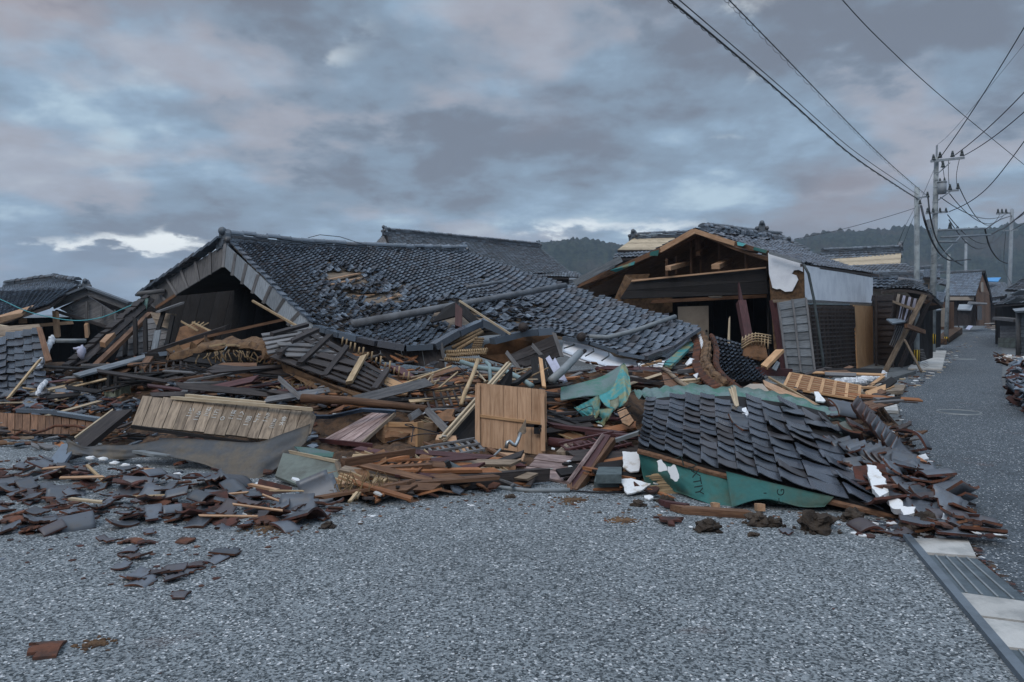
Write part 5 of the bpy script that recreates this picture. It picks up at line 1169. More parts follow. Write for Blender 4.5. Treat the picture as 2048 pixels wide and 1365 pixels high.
# -- the standing door panel
dp = empty('door_panel', P(1020, 905, 8.75), 'light brown cedar door panel standing upright in the middle of the debris', 'door')
planks('boards', 'wood_tan', [(953, 766, 8.95), (1091, 780, 8.8), (1091, 912, 8.6), (953, 892, 8.75)], 5, 'v', dp, .015, .002)
for a, b, w in (((955, 770, 8.92), (955, 893, 8.72), .055), ((1084, 788, 8.74), (1086, 903, 8.56), .05), ((1091, 785, 8.85), (1091, 885, 8.7), .025)): beam_obj('stile', 'wood_tan', P(*a), P(*b), w, .03, dp, up=FC, ends=False)
beam_obj('cross_rail', 'wood_fresh', P(960, 832, 8.83), P(1083, 847, 8.68), .03, .03, dp, ends=False)

m = MB(); m.beam(P(1073, 850, 8.62), P(1073, 868, 8.62), .06, .02, FC); m.tube([P(1078, 853, 8.6), P(1081, 860, 8.6), P(1078, 868, 8.6)], .01, 6); m.beam(P(1046, 851, 8.62), P(1083, 853, 8.62), .02, .03); lo_ = m.build('latch', 'black', dp)
zb = empty('bent_bracket', P(1030, 893, 8.5), 'Z-shaped grey metal bracket hanging on the front of the door panel', 'bracket')
beam_obj('plate', 'wood_weather', P(1052, 851, 8.55), P(1042, 868, 8.5), .08, .015, zb, up=FC)
tube_obj('pipe', 'tin', [P(1041, 867, 8.5), P(1034, 886, 8.42), P(1031, 892, 8.4), P(1026, 889, 8.4), P(1019, 883, 8.4), P(1015, 884, 8.4), P(1012, 897, 8.38)], .022, zb)
# -- bench/step piece with maroon board
st = empty('broken_step', P(1120, 965, 7.9), 'broken step with weathered tread and dark red side board', 'step')
planks('tread', 'wood_pink', [(1078, 907, 8.2), (1182, 915, 7.95), (1138, 968, 7.45), (1040, 946, 7.8)], 3, 'u', st, .025, .01, .06)
planks('side_board', 'wood_maroon', [(1205, 868, 8.15), (1222, 871, 8.1), (1152, 986, 7.2), (1134, 967, 7.35)], 1, 'v', st, .04)
beam_obj('front_edge', 'wood_pink', P(1206, 870, 8.1), P(1136, 966, 7.3), .03, .03, st, up=FC, ends=False); beam_obj('bottom_edge', 'wood_brown', P(1226, 882, 8.1), P(1150, 985, 7.25), .06, .08, st, ends=False)
beam_obj('leg', 'wood_brown', P(1138, 966, 7.35), P(1141, 985, 7.25), .05, .05, st, up=FC)
tube_obj('log', 'wood_maroon', [P(1098, 884, 8.7), P(1150, 890, 8.6), P(1200, 893, 8.5)], .055, None, 'dark red round timber behind the broken step', 'timber', n=10)
beam_obj('block', 'wood_weather', P(1122, 909, 8.2), P(1140, 892, 8.6), .10, .06, None, 'short pale timber block behind the broken step', 'timber')
beam_obj('stick', 'wood_brown', P(978, 898, 8.5), P(1038, 930, 7.9), .06, .03, None, 'orange brown lath crossing at the foot of the door panel', 'lath')
planks('board_end', 'wood_tan', [(1000, 905, 8.3), (1050, 908, 8.2), (1046, 922, 8.1), (1010, 920, 8.15)], 2, 'u', None, .04, .0, .0, label='cut pale board end lying right at the foot of the door panel', cat='board')
tube_obj('thin_rod', 'pipe_grey', [P(972, 928, 8.0), P(1002, 898, 8.1)], .012, None, 'thin grey rod leaning below the door panel', 'rod')
# long board at the front, hose
beam_obj('long_board', 'wood_dark', D(806, 975, .06), D(1085, 950, .08), .08, .13, None, 'long dark board lying along the front of the debris', 'board')
beam_obj('long_board', 'wood_brown', D(686, 926, .12), D(825, 905, .14), .05, .08, None, 'brown board lying at the front left of the wooden box', 'board')
tube_obj('hose', 'pipe_grey', [P(880, 946, 7.6), P(930, 958, 7.4), P(985, 974, 7.3), P(1060, 982, 7.15), G(1140, 985) + V((0, 0, .02))], .022, None, 'grey plastic pipe curving out onto the asphalt', 'pipe')
tube_obj('cord', 'black', [G(1140, 985) + V((0, 0, .015)), G(1200, 988) + V((0, 0, .012)), G(1280, 987) + V((0, 0, .012))], .008, None, 'thin black cord lying on the asphalt by the broken step', 'cord')
tube_obj('copper_wire', 'clay', [P(1005, 930, 7.9), P(1014, 950, 7.6), P(1028, 970, 7.3), P(1042, 976, 7.2)], .006, None, 'thin copper coloured wire hanging in front of the debris', 'wire', n=5)
cn = empty('curved_gutter_piece', D(915, 940, .1), 'black rounded gutter piece lying in the front of the debris', 'gutter piece')
m = MB(); m.tube([D(893, 932, .16), D(934, 952, .10)], .055, 10); m.build('body', 'pipe_dark', cn, None, True); m = MB(); m.beam(D(892, 930, .2), D(900, 926, .22), .07, .06); m.build('socket', 'black', cn)
# -- pipes, laths behind the door
tube_obj('plastic_pipe', 'mint', [P(922, 724, 11.3), P(960, 736, 11.0), P(1010, 742, 10.8), P(1040, 757, 10.4), P(1064, 772, 10)], .035, None, 'pale mint plastic pipe bending down behind the door panel', 'pipe', n=10)
tube_obj('plastic_pipe', 'mint', [P(971, 724, 11.1), P(979, 730, 11), P(981, 765, 10.6)], .028, None, 'short pale vertical plastic pipe elbow behind the door', 'pipe', n=10)
tube_obj('bamboo_pole', 'bamboo', [P(956, 720, 10.6), P(944, 755, 10.2), P(930, 785, 9.8), P(922, 810, 9.6)], .03, None, 'pale bamboo pole leaning left above the door panel', 'bamboo pole')
beam_obj('notched_lath', 'wood_fresh', P(1081, 718, 10.5), P(1088, 775, 9.6), .05, .03, None, 'orange notched lath standing up behind the right side of the door', 'lath', up=FC)
tube_obj('downpipe', 'pipe_grey', [P(1102, 762, 10.0), P(1130, 737, 10.3), P(1160, 706, 10.8)], .055, None, 'thick grey downpipe slanting up right of the door panel', 'downpipe', n=12)
tube_obj('downpipe', 'wood_black', [P(1157, 712, 10.8), P(1170, 702, 11)], .03, None, 'thin dark end of the thick slanting downpipe', 'pipe')
for a, b in (((1096, 716, 10.9), (1122, 762, 10.4)), ((1108, 722, 10.9), (1130, 764, 10.4))): beam_obj('metal_strip', 'lavender', P(*a), P(*b), .07, .03, None, ('left' if a[0] == 1096 else 'right') + ' one of two pale metal strips leaning behind the slanting downpipe', 'metal strip', up=FC)
beam_obj('black_stick', 'wood_black', P(1028, 770, 10), P(1064, 744, 10.4), .07, .05, None, 'short black stick slanting just above the door panel', 'stick')
planks('dark_board', 'wood_black', [(1060, 716, 11.4), (1100, 706, 11.4), (1118, 760, 10.9), (1066, 768, 10.9)], 3, 'v', None, .04, label='wide black board panel behind the slanting downpipe', cat='board')
planks('maroon_board', 'wood_maroon', [(775, 730, 11.4), (805, 735, 11.4), (846, 765, 10.9), (832, 768, 10.9)], 2, 'u', None, .03, label='dark red board under the broken front eave', cat='board')
tagit(slab('glass_sheet', 'teal_pale', [P(820, 765, 10.6), P(842, 756, 10.7), P(838, 772, 10.5), P(826, 774, 10.5)], .01), 'small blue glass shard right of the clapboard panel', 'glass shard')
# rope-bound bamboo bundles
for k, (a, b, lb) in enumerate((((890, 705, 12.2), (975, 700, 12.0), 'uppermost'), ((893, 712, 12.1), (972, 706, 11.9), 'middle'), ((890, 719, 12.0), (964, 722, 11.7), 'lowest'))):
    A, B = P(*a), P(*b); r_ = empty('bound_bamboo', A, lb + ' one of three rope-wound bamboo laths under the broken eave', 'bamboo lath', 'rope-wound bamboo laths'); tube_obj('bamboo', 'bamboo', [A, B], .028, r_)
    m = MB(); n = 90; m.tube([A.lerp(B, i / n) + V((0, math.cos(i * 1.3), math.sin(i * 1.3))) * .033 for i in range(n + 1)], .012, 4); m.build('rope', 'rope_brown', r_)
for k, (a, b) in enumerate((((900, 688, 12.3), (962, 660, 12.6)), ((905, 696, 12.2), (966, 664, 12.5)), ((915, 700, 12.2), (955, 676, 12.4)))):
    tube_obj('bamboo_lath', 'rope_brown', [P(*a), P(*b)], .03, None, ('upper', 'middle', 'lower')[k] + ' brown lath running up beneath the raised eave tiles', 'lath')
lw = empty('lath_net', P(950, 700, 12.3), 'small net of brown roped laths under the raised eave', 'lath grid')
for i in range(5): tube_obj('lath', 'rope_brown', [P(944 + i * 4, 702, 12.2), P(952 + i * 3.5, 676, 12.4)], .014, lw, n=5)
for i in range(6): tube_obj('cross_lath', 'rope_brown', [P(941 + i * 1.5, 700 - i * 4.5, 12.15), P(964 + i, 700 - i * 4.2, 12.15)], .012, lw, n=5)
# -- crumpled teal sheet with curved tiles, right of the door
ts = empty('crumpled_teal_sheet', P(1180, 800, 9.8), 'crumpled teal and yellowish sheet draped over tiles right of the door', 'sheet')
def tsheet(top, bot, seed, mt='teal_pale', nu=26, nv=12, rip=.10, fr=4):
    o = sheet('fold', mt, top, bot, nu, nv, rip, fr, .008, ts, seed=seed); return o
tsheet([(1122, 774, 10.4), (1160, 766, 10.5), (1205, 752, 10.6), (1245, 728, 10.6)], [(1120, 802, 10.0), (1160, 795, 9.8), (1210, 790, 9.8), (1252, 766, 10.0)], 2, 'teal_old')
tsheet([(1196, 792, 9.8), (1225, 775, 9.9), (1245, 728, 10.3), (1256, 738, 10.3)], [(1210, 812, 9.5), (1228, 818, 9.4), (1250, 806, 9.5), (1262, 782, 9.8)], 5)
tsheet([(1150, 815, 9.7), (1170, 805, 9.7), (1198, 790, 9.6)], [(1170, 836, 9.4), (1190, 838, 9.3), (1200, 820, 9.4)], 9)
tsheet([(1148, 815, 9.6), (1180, 818, 9.5), (1228, 817, 9.3)], [(1204, 851, 9.2), (1208, 853, 9.2), (1213, 842, 9.2)], 12)
sheet('fold', 'canvas', [(1220, 800, 9.5), (1230, 798, 9.5), (1238, 792, 9.5)], [(1222, 818, 9.4), (1228, 822, 9.4), (1236, 812, 9.4)], 12, 6, .05, 3, .006, ts)
tagit(slab('cyan_board', 'wood_tan', [P(1234, 822, 9.2), P(1250, 814, 9.2), P(1268, 842, 9.0), P(1258, 852, 9.0), P(1245, 846, 9.0)], .03), 'knotty light board tied with black cord beside the tiled slab', 'board')
for a, b in (((1230, 826, 9.1), (1262, 812, 9.1)), ((1236, 840, 9.0), (1262, 826, 9.0))): tube_obj('cord', 'black', [P(*a), P(*b)], .008, None, ('upper' if a[1] == 826 else 'lower') + ' black cord round the knotty light board', 'cord', n=5)
# black boards right of door
for a, b, w, mt, lb in (((1095, 838, 9.2), (1185, 866, 8.8), .12, 'wood_dark', 'dark grooved board running right from the door, upper one'), ((1100, 850, 9.0), (1240, 868, 8.7), .14, 'wood_maroon', 'long dark red board right of the door at mid height'),
    ((1180, 866, 8.8), (1275, 874, 8.5), .12, 'wood_maroon', 'dark red board ending under the left end of the tiled slab'), ((1100, 825, 9.4), (1160, 852, 9), .06, 'wood_black', 'black slanting strip beside the right stile of the door'),
    ((1210, 888, 8.3), (1278, 866, 8.4), .05, 'pipe_grey', 'pale tube between broken step and tiled slab')):
    beam_obj('board', mt, P(*a), P(*b), w, .04, None, lb, 'board')
for k, (y, x0, x1) in enumerate(((948, 1192, 1243), (962, 1188, 1240))): 
    tagit(slab('paving_stone', 'stone_green', [G(x0, y + 14, .03 + .09 * (1 - k)) + V((0, 0, .06)), G(x1, y + 14, .03 + .09 * (1 - k)) + V((0, 0, .06)), G(x1 + 2, y, .09) + V((0, .05, .06)), G(x0 + 6, y, .09) + V((0, .05, .06))], .085, n=V((0, 0, -1))), ('upper' if k == 0 else 'lower') + ' one of two stacked greenish stone slabs by the white plaster flakes', 'stone slab', 'stacked stone slabs')

# -- FOREGROUND TILED SLAB on the right
fs = empty('toppled_tile_roof', P(1500, 1000, 7.5), 'toppled slab of tiled roof with teal underlay in the right foreground', 'roof piece')
FT = [P(1292, 800, 9.3), P(1400, 788, 9.5), P(1520, 796, 9.5), P(1650, 822, 9.3)]; FB = [P(1276, 890, 7.35), P(1400, 924, 7.0), P(1560, 966, 6.65), P(1812, 1028, 6.2)]
def fsurf(u, v):
    u = max(0., min(1.03, u)); t = min(u, .9999) * 3; i = int(t); f = t - i
    def cr(A):
        p0, p1, p2, p3 = A[max(i - 1, 0)], A[i], A[i + 1], A[min(i + 2, 3)]
        return .5 * ((2 * p1) + (p2 - p0) * f + (2 * p0 - 5 * p1 + 4 * p2 - p3) * f * f + (3 * p1 - p0 - 3 * p2 + p3) * f ** 3)
    return cr(FT) * (1 - v) + cr(FB) * v + V((0, 0, -.04 * math.sin(v * 3.1) + noise.noise(V((u * 4, v * 3, 0))) * .03))
FPROF = [(0, .040), (.05, .046), (.14, .043), (.28, .030), (.45, .016), (.62, .007), (.8, .002), (.92, .0), (1.0, .002)]
def fhole(c, i, j):
    return (j == 0 and i in (1, 5, 6, 8)) or (j == 1 and i == 6) or (i > 9 and j < 4 and (i * 3 + j) % 3 == 0) or (i == 12 and j < 6)
roof_tiles('tiles', fsurf, 12, 11, 'tile_dark', fs, fhole, lambda c, i, j: .006 if i < 8 else .018, FPROF, .72, .007, .017)
deck('boards', 'wood_black', fsurf, fs, .06, .015, 20, 10)
eb = [fsurf(u / 20, 1.0) - V((0, .01, .06)) for u in range(21)]
m = MB(); m.tube(eb, .028, 6); m.build('eave_rail', 'wood_brown', fs)
tp = [fsurf(u / 10, 1.0) + V((0, .03, -.05)) for u in range(0, 8)]
sheet('underlay', 'teal', tp, [P(1290, 968, 7.35), P(1352, 984, 7.05), P(1400, 1002, 6.8), P(1462, 1020, 6.6), P(1490, 1000, 6.65), P(1580, 1010, 6.55), P(1650, 1010, 6.5), P(1676, 1000, 6.5)], 60, 14, .045, 7, .006, fs, seed=4)
sheet('underlay_fold', 'teal', [(1452, 943, 6.82), (1520, 960, 6.7), (1600, 979, 6.52), (1668, 994, 6.42)], [(1462, 1014, 6.55), (1530, 998, 6.5), (1600, 1014, 6.45), (1650, 1014, 6.4)], 34, 8, .03, 5, .005, fs, seed=8)
for t_, (x, y, Y), rot, s in (('XTIY', (1394, 965, 6.78), 80, .11), ('ヘス', (1372, 928, 6.88), 30, .12), ('G', (1562, 985, 6.38), 90, .09), ('-', (1530, 985, 6.42), 0, .1), ('L', (1560, 1003, 6.36), 0, .07)):
    c_ = P(x, y, Y); text_obj(t_, 'ink', c_, V((math.cos(R(rot)), -.1, -math.sin(R(rot)) * (1 if rot < 90 else -1))), V((0, -1, .1)), s, fs)
# loose things on the slab
for k in range(3): beam_obj('splinter', 'wood_pale', fsurf(.53 + k * .004, .22) + V((0, 0, .04)), fsurf(.50 + k * .012, .10) + V((0, 0, .14 + .02 * k)), .03, .02, None, 'pale split stick lying on the toppled tile slab', 'splinter', 'pale sticks on the tile slab')
tagit(slab('white_scrap', 'snow_white', [P(1484, 817, 8.9), P(1492, 815, 8.9), P(1497, 826, 8.7), P(1493, 835, 8.65), P(1484, 832, 8.7)], .01), 'white oval scrap beside the pale sticks on the slab', 'scrap')
# teal corrugated strip behind
gs_ = empty('corrugated_strip', P(1500, 800, 9.8), 'long faded teal corrugated strip behind the toppled tile slab', 'corrugated sheet')
def corr():
    top = interp([P(1262, 786, 10.2), P(1330, 778, 10.4), P(1450, 780, 10.4), P(1560, 790, 10.2), P(1700, 825, 9.7)], 120); bot = interp([P(1290, 800, 9.6), P(1360, 798, 9.7), P(1470, 803, 9.7), P(1570, 812, 9.5), P(1690, 845, 9.2)], 120); rows = []
    for i in range(6):
        v = i / 5; rows.append([t * (1 - v) + b * v + V((0, 0, .012 * math.sin(j * .9) + .05 * math.sin(v * 9 + j * .03) + noise.noise(V((j * .1, v * 3, 5))) * .05)) for j, (t, b) in enumerate(zip(top, bot))])
    m = MB(); m.grid(rows, .01); m.build('sheet', 'teal_old', gs_, None, True)
corr()
beam_obj('under_beam', 'wood_brown', G(1355, 1026) + V((0, 0, .03)), G(1500, 1036) + V((0, 0, .03)), .09, .055, None, 'brown beam lying on the asphalt under the teal underlay', 'beam')
beam_obj('under_beam', 'wood_maroon', G(1325, 1016) + V((0, 0, .04)), G(1375, 1024) + V((0, 0, .04)), .06, .05, None, 'short red brown beam piece left of the brown beam on the asphalt', 'beam')
for q, lb in (((1425, 1012, 6.55), 'left'), ((1515, 1014, 6.5), 'right')): beam_obj('timber_end', 'wood_tan', P(*q), P(q[0] + 8, q[1] + 2, q[2] - .12), .06, .06, None, lb + ' pale timber end poking out below the teal underlay', 'timber')
# plaster flakes by the slab
def flake(name, mat, pts, t, lab, cat='plaster flake', grp=None):
    q = []
    for i, p in enumerate(pts):
        a, b = P(*p), P(*pts[(i + 1) % len(pts)])
        for k in range(4): 
            c = a.lerp(b, k / 4); q.append(c + V((noise.noise(c * 23) * .02, 0, noise.noise(c * 31 + V((5, 0, 0))) * .02)))
    cc = sum(q, V((0, 0, 0))) / len(q); n = V((0, 0, 0))
    for i in range(len(q)): n += (q[i] - cc).cross(q[(i + 1) % len(q)] - cc)
    n.normalize(); q = [v - n * (v - cc).dot(n) for v in q]
    tagit(slab(name, mat, q, t), lab, cat, grp)
flake('mud_wall_piece', 'mudwall_orange', [(1246, 940, 7.6), (1300, 938, 7.6), (1340, 970, 7.4), (1300, 985, 7.35), (1262, 992, 7.2), (1240, 960, 7.4)], .08, 'orange clay wall piece behind the white plaster flakes', 'wall fragment')
flake('plaster_flake', 'plaster_chip', [(1246, 905, 7.75), (1262, 901, 7.7), (1280, 906, 7.7), (1278, 940, 7.4), (1262, 942, 7.4), (1246, 934, 7.5)], .015, 'largest white plaster flake at the left end of the tile slab')
flake('plaster_flake', 'plaster_chip', [(1238, 962, 7.2), (1262, 956, 7.2), (1300, 970, 7.1), (1282, 982, 7.0), (1256, 986, 6.95)], .015, 'flat white plaster flake lying lowest beside the stone slabs')
flake('plaster_flake', 'plaster_chip', [(1312, 922, 7.02), (1324, 918, 7.0), (1334, 938, 6.95), (1318, 944, 6.97)], .015, 'small white plaster flake peeking through the teal underlay')
flake('plaster_flake', 'plaster_chip', [(1335, 934, 6.85), (1352, 930, 6.85), (1360, 958, 6.8), (1348, 964, 6.8), (1338, 950, 6.82)], .015, 'white plaster flake hanging among laths below the slab')
flake('plaster_flake', 'plaster_chip', [(1286, 992, 6.9), (1300, 989, 6.9), (1308, 994, 6.85), (1296, 1000, 6.8)], .012, 'small white flake on the asphalt before the tile slab')
lp_ = empty('lath_patch', P(1320, 985, 7.1), 'broken patch of thin brown laths under the left of the slab', 'lath grid')
for i in range(12): beam_obj('lath', 'bamboo', P(1300 + rnd(-8, 20), 950 + i * 3.4, 7.22 - i * .01), P(1352 + rnd(-8, 8), 944 + i * 3.8, 7.2 - i * .01), .018, .012, lp_)

# -- slab with fine tile rows and broken ridge, centre right
sr = empty('fallen_roof_piece', P(1470, 770, 12), 'fallen roof piece with fine dark tile ridges before the torn house', 'roof piece')
ss = surf4([(1424, 674, 14.6), (1482, 692, 14.8), (1536, 765, 12.2), (1436, 778, 11.6)], 0, .08)
roof_tiles('tiles', ss, 8, 13, 'tile_glaze', sr, jit=lambda c, i, j: .002, prof=[(0, .05), (.15, .055), (.3, .02), (.6, 0), (.9, .02), (1, .045)], hs=.8, rise=.07)
deck('boards', 'wood_dark', ss, sr)
def orid():
    m = MB(); p = interp([P(1404, 674, 14.4), P(1412, 700, 13.8), (P(1410, 728, 12.9)), P(1422, 752, 12.1), P(1452, 778, 11.3)], 34)
    for i, q in enumerate(p):
        for k in range(2): m.tube([q + V((-.22 + .40 * k, 0, .0)), q + V((-.10 + .30 * k, -.02, .03))], .055, 7, 0)
    m.build('ridge_tile_ends', 'clay', sr)
    m = MB(); m.tube([q + V((0, .02, -.02)) for q in p], .11, 8, 0, .09); m.v = [v + V((1, .5, 1)) * noise.noise(v * 11) * .06 for v in m.v]; m.build('ridge_core', 'mudwall', sr)
    m = MB(); m.tube([q + V((.0, -.02, .08)) for q in p], .045, 8); m.v = [v + V((1, .5, 1)) * noise.noise(v * 14) * .05 for v in m.v]; m.build('ridge_cap', 'mudwall', sr)
orid()
lacy('plaster_crust', [(1400, 674, 14.3), (1404, 688, 14), (1401, 700, 13.8)], .035, 'snow_white', 'thin white plaster strip on the broken brown ridge', 'plaster strip')
beam_obj('mint_rail', 'teal_pale', P(1385, 685, 14.2), P(1335, 733, 12.6), .16, .05, None, 'long pale teal rail slanting left of the broken brown ridge', 'rail')
planks('white_board', 'wood_grey_blue', [(1352, 697, 14.6), (1366, 696, 14.6), (1344, 724, 13.0), (1330, 730, 13.0)], 1, 'v', None, .03, label='pale board behind the slanting teal rail', cat='board')
for pts, lb in (([(1308, 722, 12.8), (1330, 722, 12.8), (1322, 740, 12.4), (1306, 738, 12.4)], 'white board scrap left of the slanting teal rail'), ([(1370, 728, 13), (1380, 716, 13), (1400, 722, 13), (1396, 733, 12.8), (1384, 726, 12.8), (1374, 731, 12.8)], 'bent white plaster scrap left of the broken ridge'),
                ([(1386, 750, 12), (1396, 746, 12), (1393, 757, 11.8)], 'small white triangular scrap below the broken ridge'), ([(1276, 727, 12.6), (1304, 729, 12.6), (1302, 735, 12.4), (1278, 732, 12.4)], 'white strip under the plaster eave corner')):
    tagit(slab('white_scrap', 'plaster_chip', [P(*q) for q in pts], .02), lb, 'scrap')
tube_obj('curved_gutter', 'wood_weather', [P(1326, 738, 12.2), P(1338, 745, 11.9), P(1356, 762, 11.3), P(1376, 776, 10.9)], .035, None, 'curved weathered rail bending down to the corrugated strip', 'rail')
slab('plank_board', 'wood_brown', [P(1322, 742, 12.2), P(1350, 756, 11.6), P(1372, 777, 11), P(1330, 772, 11.2)], .03, None, 'brown board under the curved rail', 'board')
for i, (a, b) in enumerate((((1286, 745), (1330, 752)), ((1262, 758), (1325, 768)), ((1268, 748), (1322, 756)), ((1345, 735), (1400, 733)), ((1356, 744), (1398, 740)))): beam_obj('timber', random.choice(['wood_brown', 'wood_dark', 'wood_grey']), D(*a, .15), D(*b, .18), .10, .06, None, 'dark board in the heap between plaster eave and broken ridge', 'board', 'boards below the plaster eave')
beam_obj('timber', 'wood_fresh', P(1284, 733, 12.4), P(1322, 722, 12.6), .04, .04, None, 'thin orange stick below the white plaster eave', 'stick')
# woven lath cage
wl = empty('woven_lath', P(1515, 715, 14), 'curved piece of bare woven wall lath with clay in the house opening', 'lath grid')
for i in range(9): 
    x = 1484 + i * 6.5; y0 = 666 + abs(i - 4) ** 1.6 * .9; tube_obj('lath', 'bamboo', [P(x, y0 + 24, 13.9), P(x, y0 + 10, 13.9), P(x + 1, y0, 14.1)], .012, wl, n=5)
for k in range(4): tube_obj('cross_lath', 'bamboo', interp([P(1483, 682 + k * 5, 13.88), P(1508, 668 + k * 5, 13.85), P(1542, 672 + k * 5, 14)], 8), .012, wl, n=5)
slab('clay', 'mudwall_orange', [P(1488, 690, 13.95), P(1500, 682, 13.95), P(1530, 686, 13.95), P(1536, 716, 13.8), P(1520, 722, 13.8), P(1486, 712, 13.8)], .05, wl)
beam_obj('orange_beam', 'wood_fresh', P(1528, 735, 13), P(1560, 702, 13.6), .14, .06, None, 'bright orange timber leaning at the foot of the leaning clapboard', 'timber')
beam_obj('box_beam', 'wood_maroon', P(1524, 743, 13), P(1583, 746, 13.4), .16, .14, None, 'dark red beam lying in front of the leaning clapboard', 'beam')
slab('small_board', 'wood_grey_blue', [P(1544, 737, 12.9), P(1554, 722, 13.1), P(1560, 726, 13.1), P(1553, 742, 12.9)], .02, None, 'small grey blue board beside the orange timber', 'board')
tagit(slab('sandy_cloth', 'cream', [P(1478, 780, 11), P(1500, 768, 11), P(1525, 768, 11), P(1540, 784, 10.6), P(1500, 790, 10.4)], .03), 'sand coloured cloth behind the corrugated strip', 'cloth')
tagit(slab('long_plank', 'wood_tan', [P(1526, 760, 11.5), P(1545, 768, 11.2), P(1640, 810, 10), P(1600, 812, 10), P(1530, 772, 11)], .03), 'wide pale tapering plank behind the corrugated strip', 'plank')
beam_obj('stick', 'bamboo', P(1537, 755, 12), P(1636, 812, 10), .03, .03, None, 'thin pale stick lying over the bamboo screen', 'stick')
# bamboo screen
bs = empty('bamboo_screen', P(1640, 800, 11.5), 'reddish woven bamboo screen panel lying tilted by the road', 'screen')
SC = [res(q) for q in ((1580, 750, 12.6), (1718, 776, 11.8), (1716, 804, 11.0), (1566, 779, 11.5))]
planks('backing', 'wood_dark', SC, 1, 'u', bs, .02)
for i in range(22): beam_obj('weave', 'wood_orange' if i % 3 else 'bamboo', bil(SC, .02, (i + .5) / 22) + V((0, -.02, .035)), bil(SC, .98, (i + .5) / 22) + V((0, -.02, .035)), .045, .012, bs, ends=False)
for i in range(7): beam_obj('frame', 'wood_fresh', bil(SC, i / 6, 0) + V((0, -.03, .03)), bil(SC, i / 6, 1) + V((0, -.03, .03)), .045, .03, bs, ends=False)
for v in (0, .5, 1): beam_obj('frame', 'wood_fresh', bil(SC, 0, v) + V((0, -.03, .03)), bil(SC, 1, v) + V((0, -.03, .03)), .04, .03, bs, ends=False)
# door-like boards flat on the ground beyond
tagit(planks('flat_boards', 'wood_weather', [(1676, 768, 16.2), (1812, 770, 17), (1806, 782, 15.5), (1716, 786, 14.8)], 4, 'u', None, .08, .01), 'weathered wooden shutter lying flat by the road', 'shutter')
slab('step_slab', 'concrete_dark', [P(1690, 762, 18), P(1800, 742, 21), P(1832, 742, 21), P(1760, 764, 18)], .2, None, 'dark concrete base along the foot of the board wall', 'kerb', n=V((0, 0, -1)))
lacy('white_sheeting', [(1672, 768, 17.6), (1690, 765, 17.7), (1715, 763, 17.9), (1740, 757, 18.2), (1768, 750, 18.6)], .085, 'snow_white', 'crumpled white sheeting heaped along the house foot', 'sheeting')
# ================================================================= LOOSE TILES, PLANKS, CLODS
random.seed(21)
def tile_mesh(kind, seed):
    """pantile 0.29 x 0.27 m, 18 mm thick; kind 0 whole, else broken in some way"""
    rs = random.Random(seed); nx, ny = 8, 7; L, Wd = .29, .28
    def zf(y): y = y / Wd + .5; return (.026 * (2 * y - 1) ** 2 + (.016 * max(0, y - .75) * 4 if seed % 2 else 0)) if kind != 5 else .065 * math.sin(math.pi * y)
    ang = rs.uniform(0, 6.28); off = rs.uniform(-.02, .07); a2 = ang + rs.uniform(1.2, 2.6); off2 = rs.uniform(.02, .09)
    def keep(x, y):
        if kind in (0, 5): return not (kind == 0 and x > L / 2 - .05 and y > Wd / 2 - .05)
        r = x * math.cos(ang) + y * math.sin(ang) < off + .02 * math.sin(9 * (x - y) * 6)
        if kind >= 3: r = r and x * math.cos(a2) + y * math.sin(a2) < off2
        return r
    V2 = {}
    cells = [(i, j) for i in range(nx) for j in range(ny) if keep(((i + .5) / nx - .5) * L, ((j + .5) / ny - .5) * Wd)]
    cs = set(cells); vs = []; fs = []; mi = []
    def vert(i, j, s):
        k = (i, j, s)
        if k not in V2:
            inner = all((i - a, j - b) in cs for a in (0, 1) for b in (0, 1)) or i in (0, nx) or j in (0, ny)
            r2 = random.Random(i * 31 + j * 7 + seed); q = 0 if inner else .013
            x = (i / nx - .5) * L + r2.uniform(-q, q); y = (j / ny - .5) * Wd + r2.uniform(-q, q)
            V2[k] = len(vs); vs.append((x, y, zf(y) + (.011 if s else -.011)))
        return V2[k]
    for i, j in cells:
        fs.append((vert(i, j, 1), vert(i + 1, j, 1), vert(i + 1, j + 1, 1), vert(i, j + 1, 1))); mi.append(0)
        fs.append((vert(i, j + 1, 0), vert(i + 1, j + 1, 0), vert(i + 1, j, 0), vert(i, j, 0))); mi.append(1 if seed % 3 else 0)
        for (di, dj, a, b) in ((-1, 0, (i, j + 1), (i, j)), (1, 0, (i + 1, j), (i + 1, j + 1)), (0, -1, (i, j), (i + 1, j)), (0, 1, (i + 1, j + 1), (i, j + 1))):
            if (i + di, j + dj) not in cs: fs.append((vert(*a, 1), vert(*a, 0), vert(*b, 0), vert(*b, 1))); mi.append(1)
    me = bpy.data.meshes.new('roof_tile'); me.from_pydata(vs, [], fs)
    me.materials.append(MATS['tile_loose']); me.materials.append(MATS['clay' if seed % 2 else 'clay_red'])
    me.polygons.foreach_set('material_index', mi); me.polygons.foreach_set('use_smooth', [m_ == 0 and True for m_ in mi]); me.update()
    if not cells: return None
    return me
TM = [tile_mesh(0, 3), tile_mesh(0, 8), tile_mesh(5, 4)] + [t for t in (tile_mesh(k, s) for k, s in ((1, 11), (1, 12), (2, 13), (3, 14), (3, 15), (4, 16), (4, 17), (3, 19), (3, 22), (4, 24), (3, 27), (2, 29), (4, 31), (1, 33), (3, 36))) if t]
def put_tile(me, p, yaw, pitch, roll, sc_, label, group, flip=False, name='roof_tile', cat='roof tile'):
    o = bpy.data.objects.new(name, me); COL.objects.link(o)
    M = Matrix.Translation(p) @ Matrix.Rotation(yaw, 4, 'Z') @ Matrix.Rotation(pitch, 4, 'Y') @ Matrix.Rotation(roll + (math.pi if flip else 0), 4, 'X') @ Matrix.Scale(sc_, 4)
    o.matrix_basis = M; ROOTM[o] = M; return tagit(o, label, cat, group)
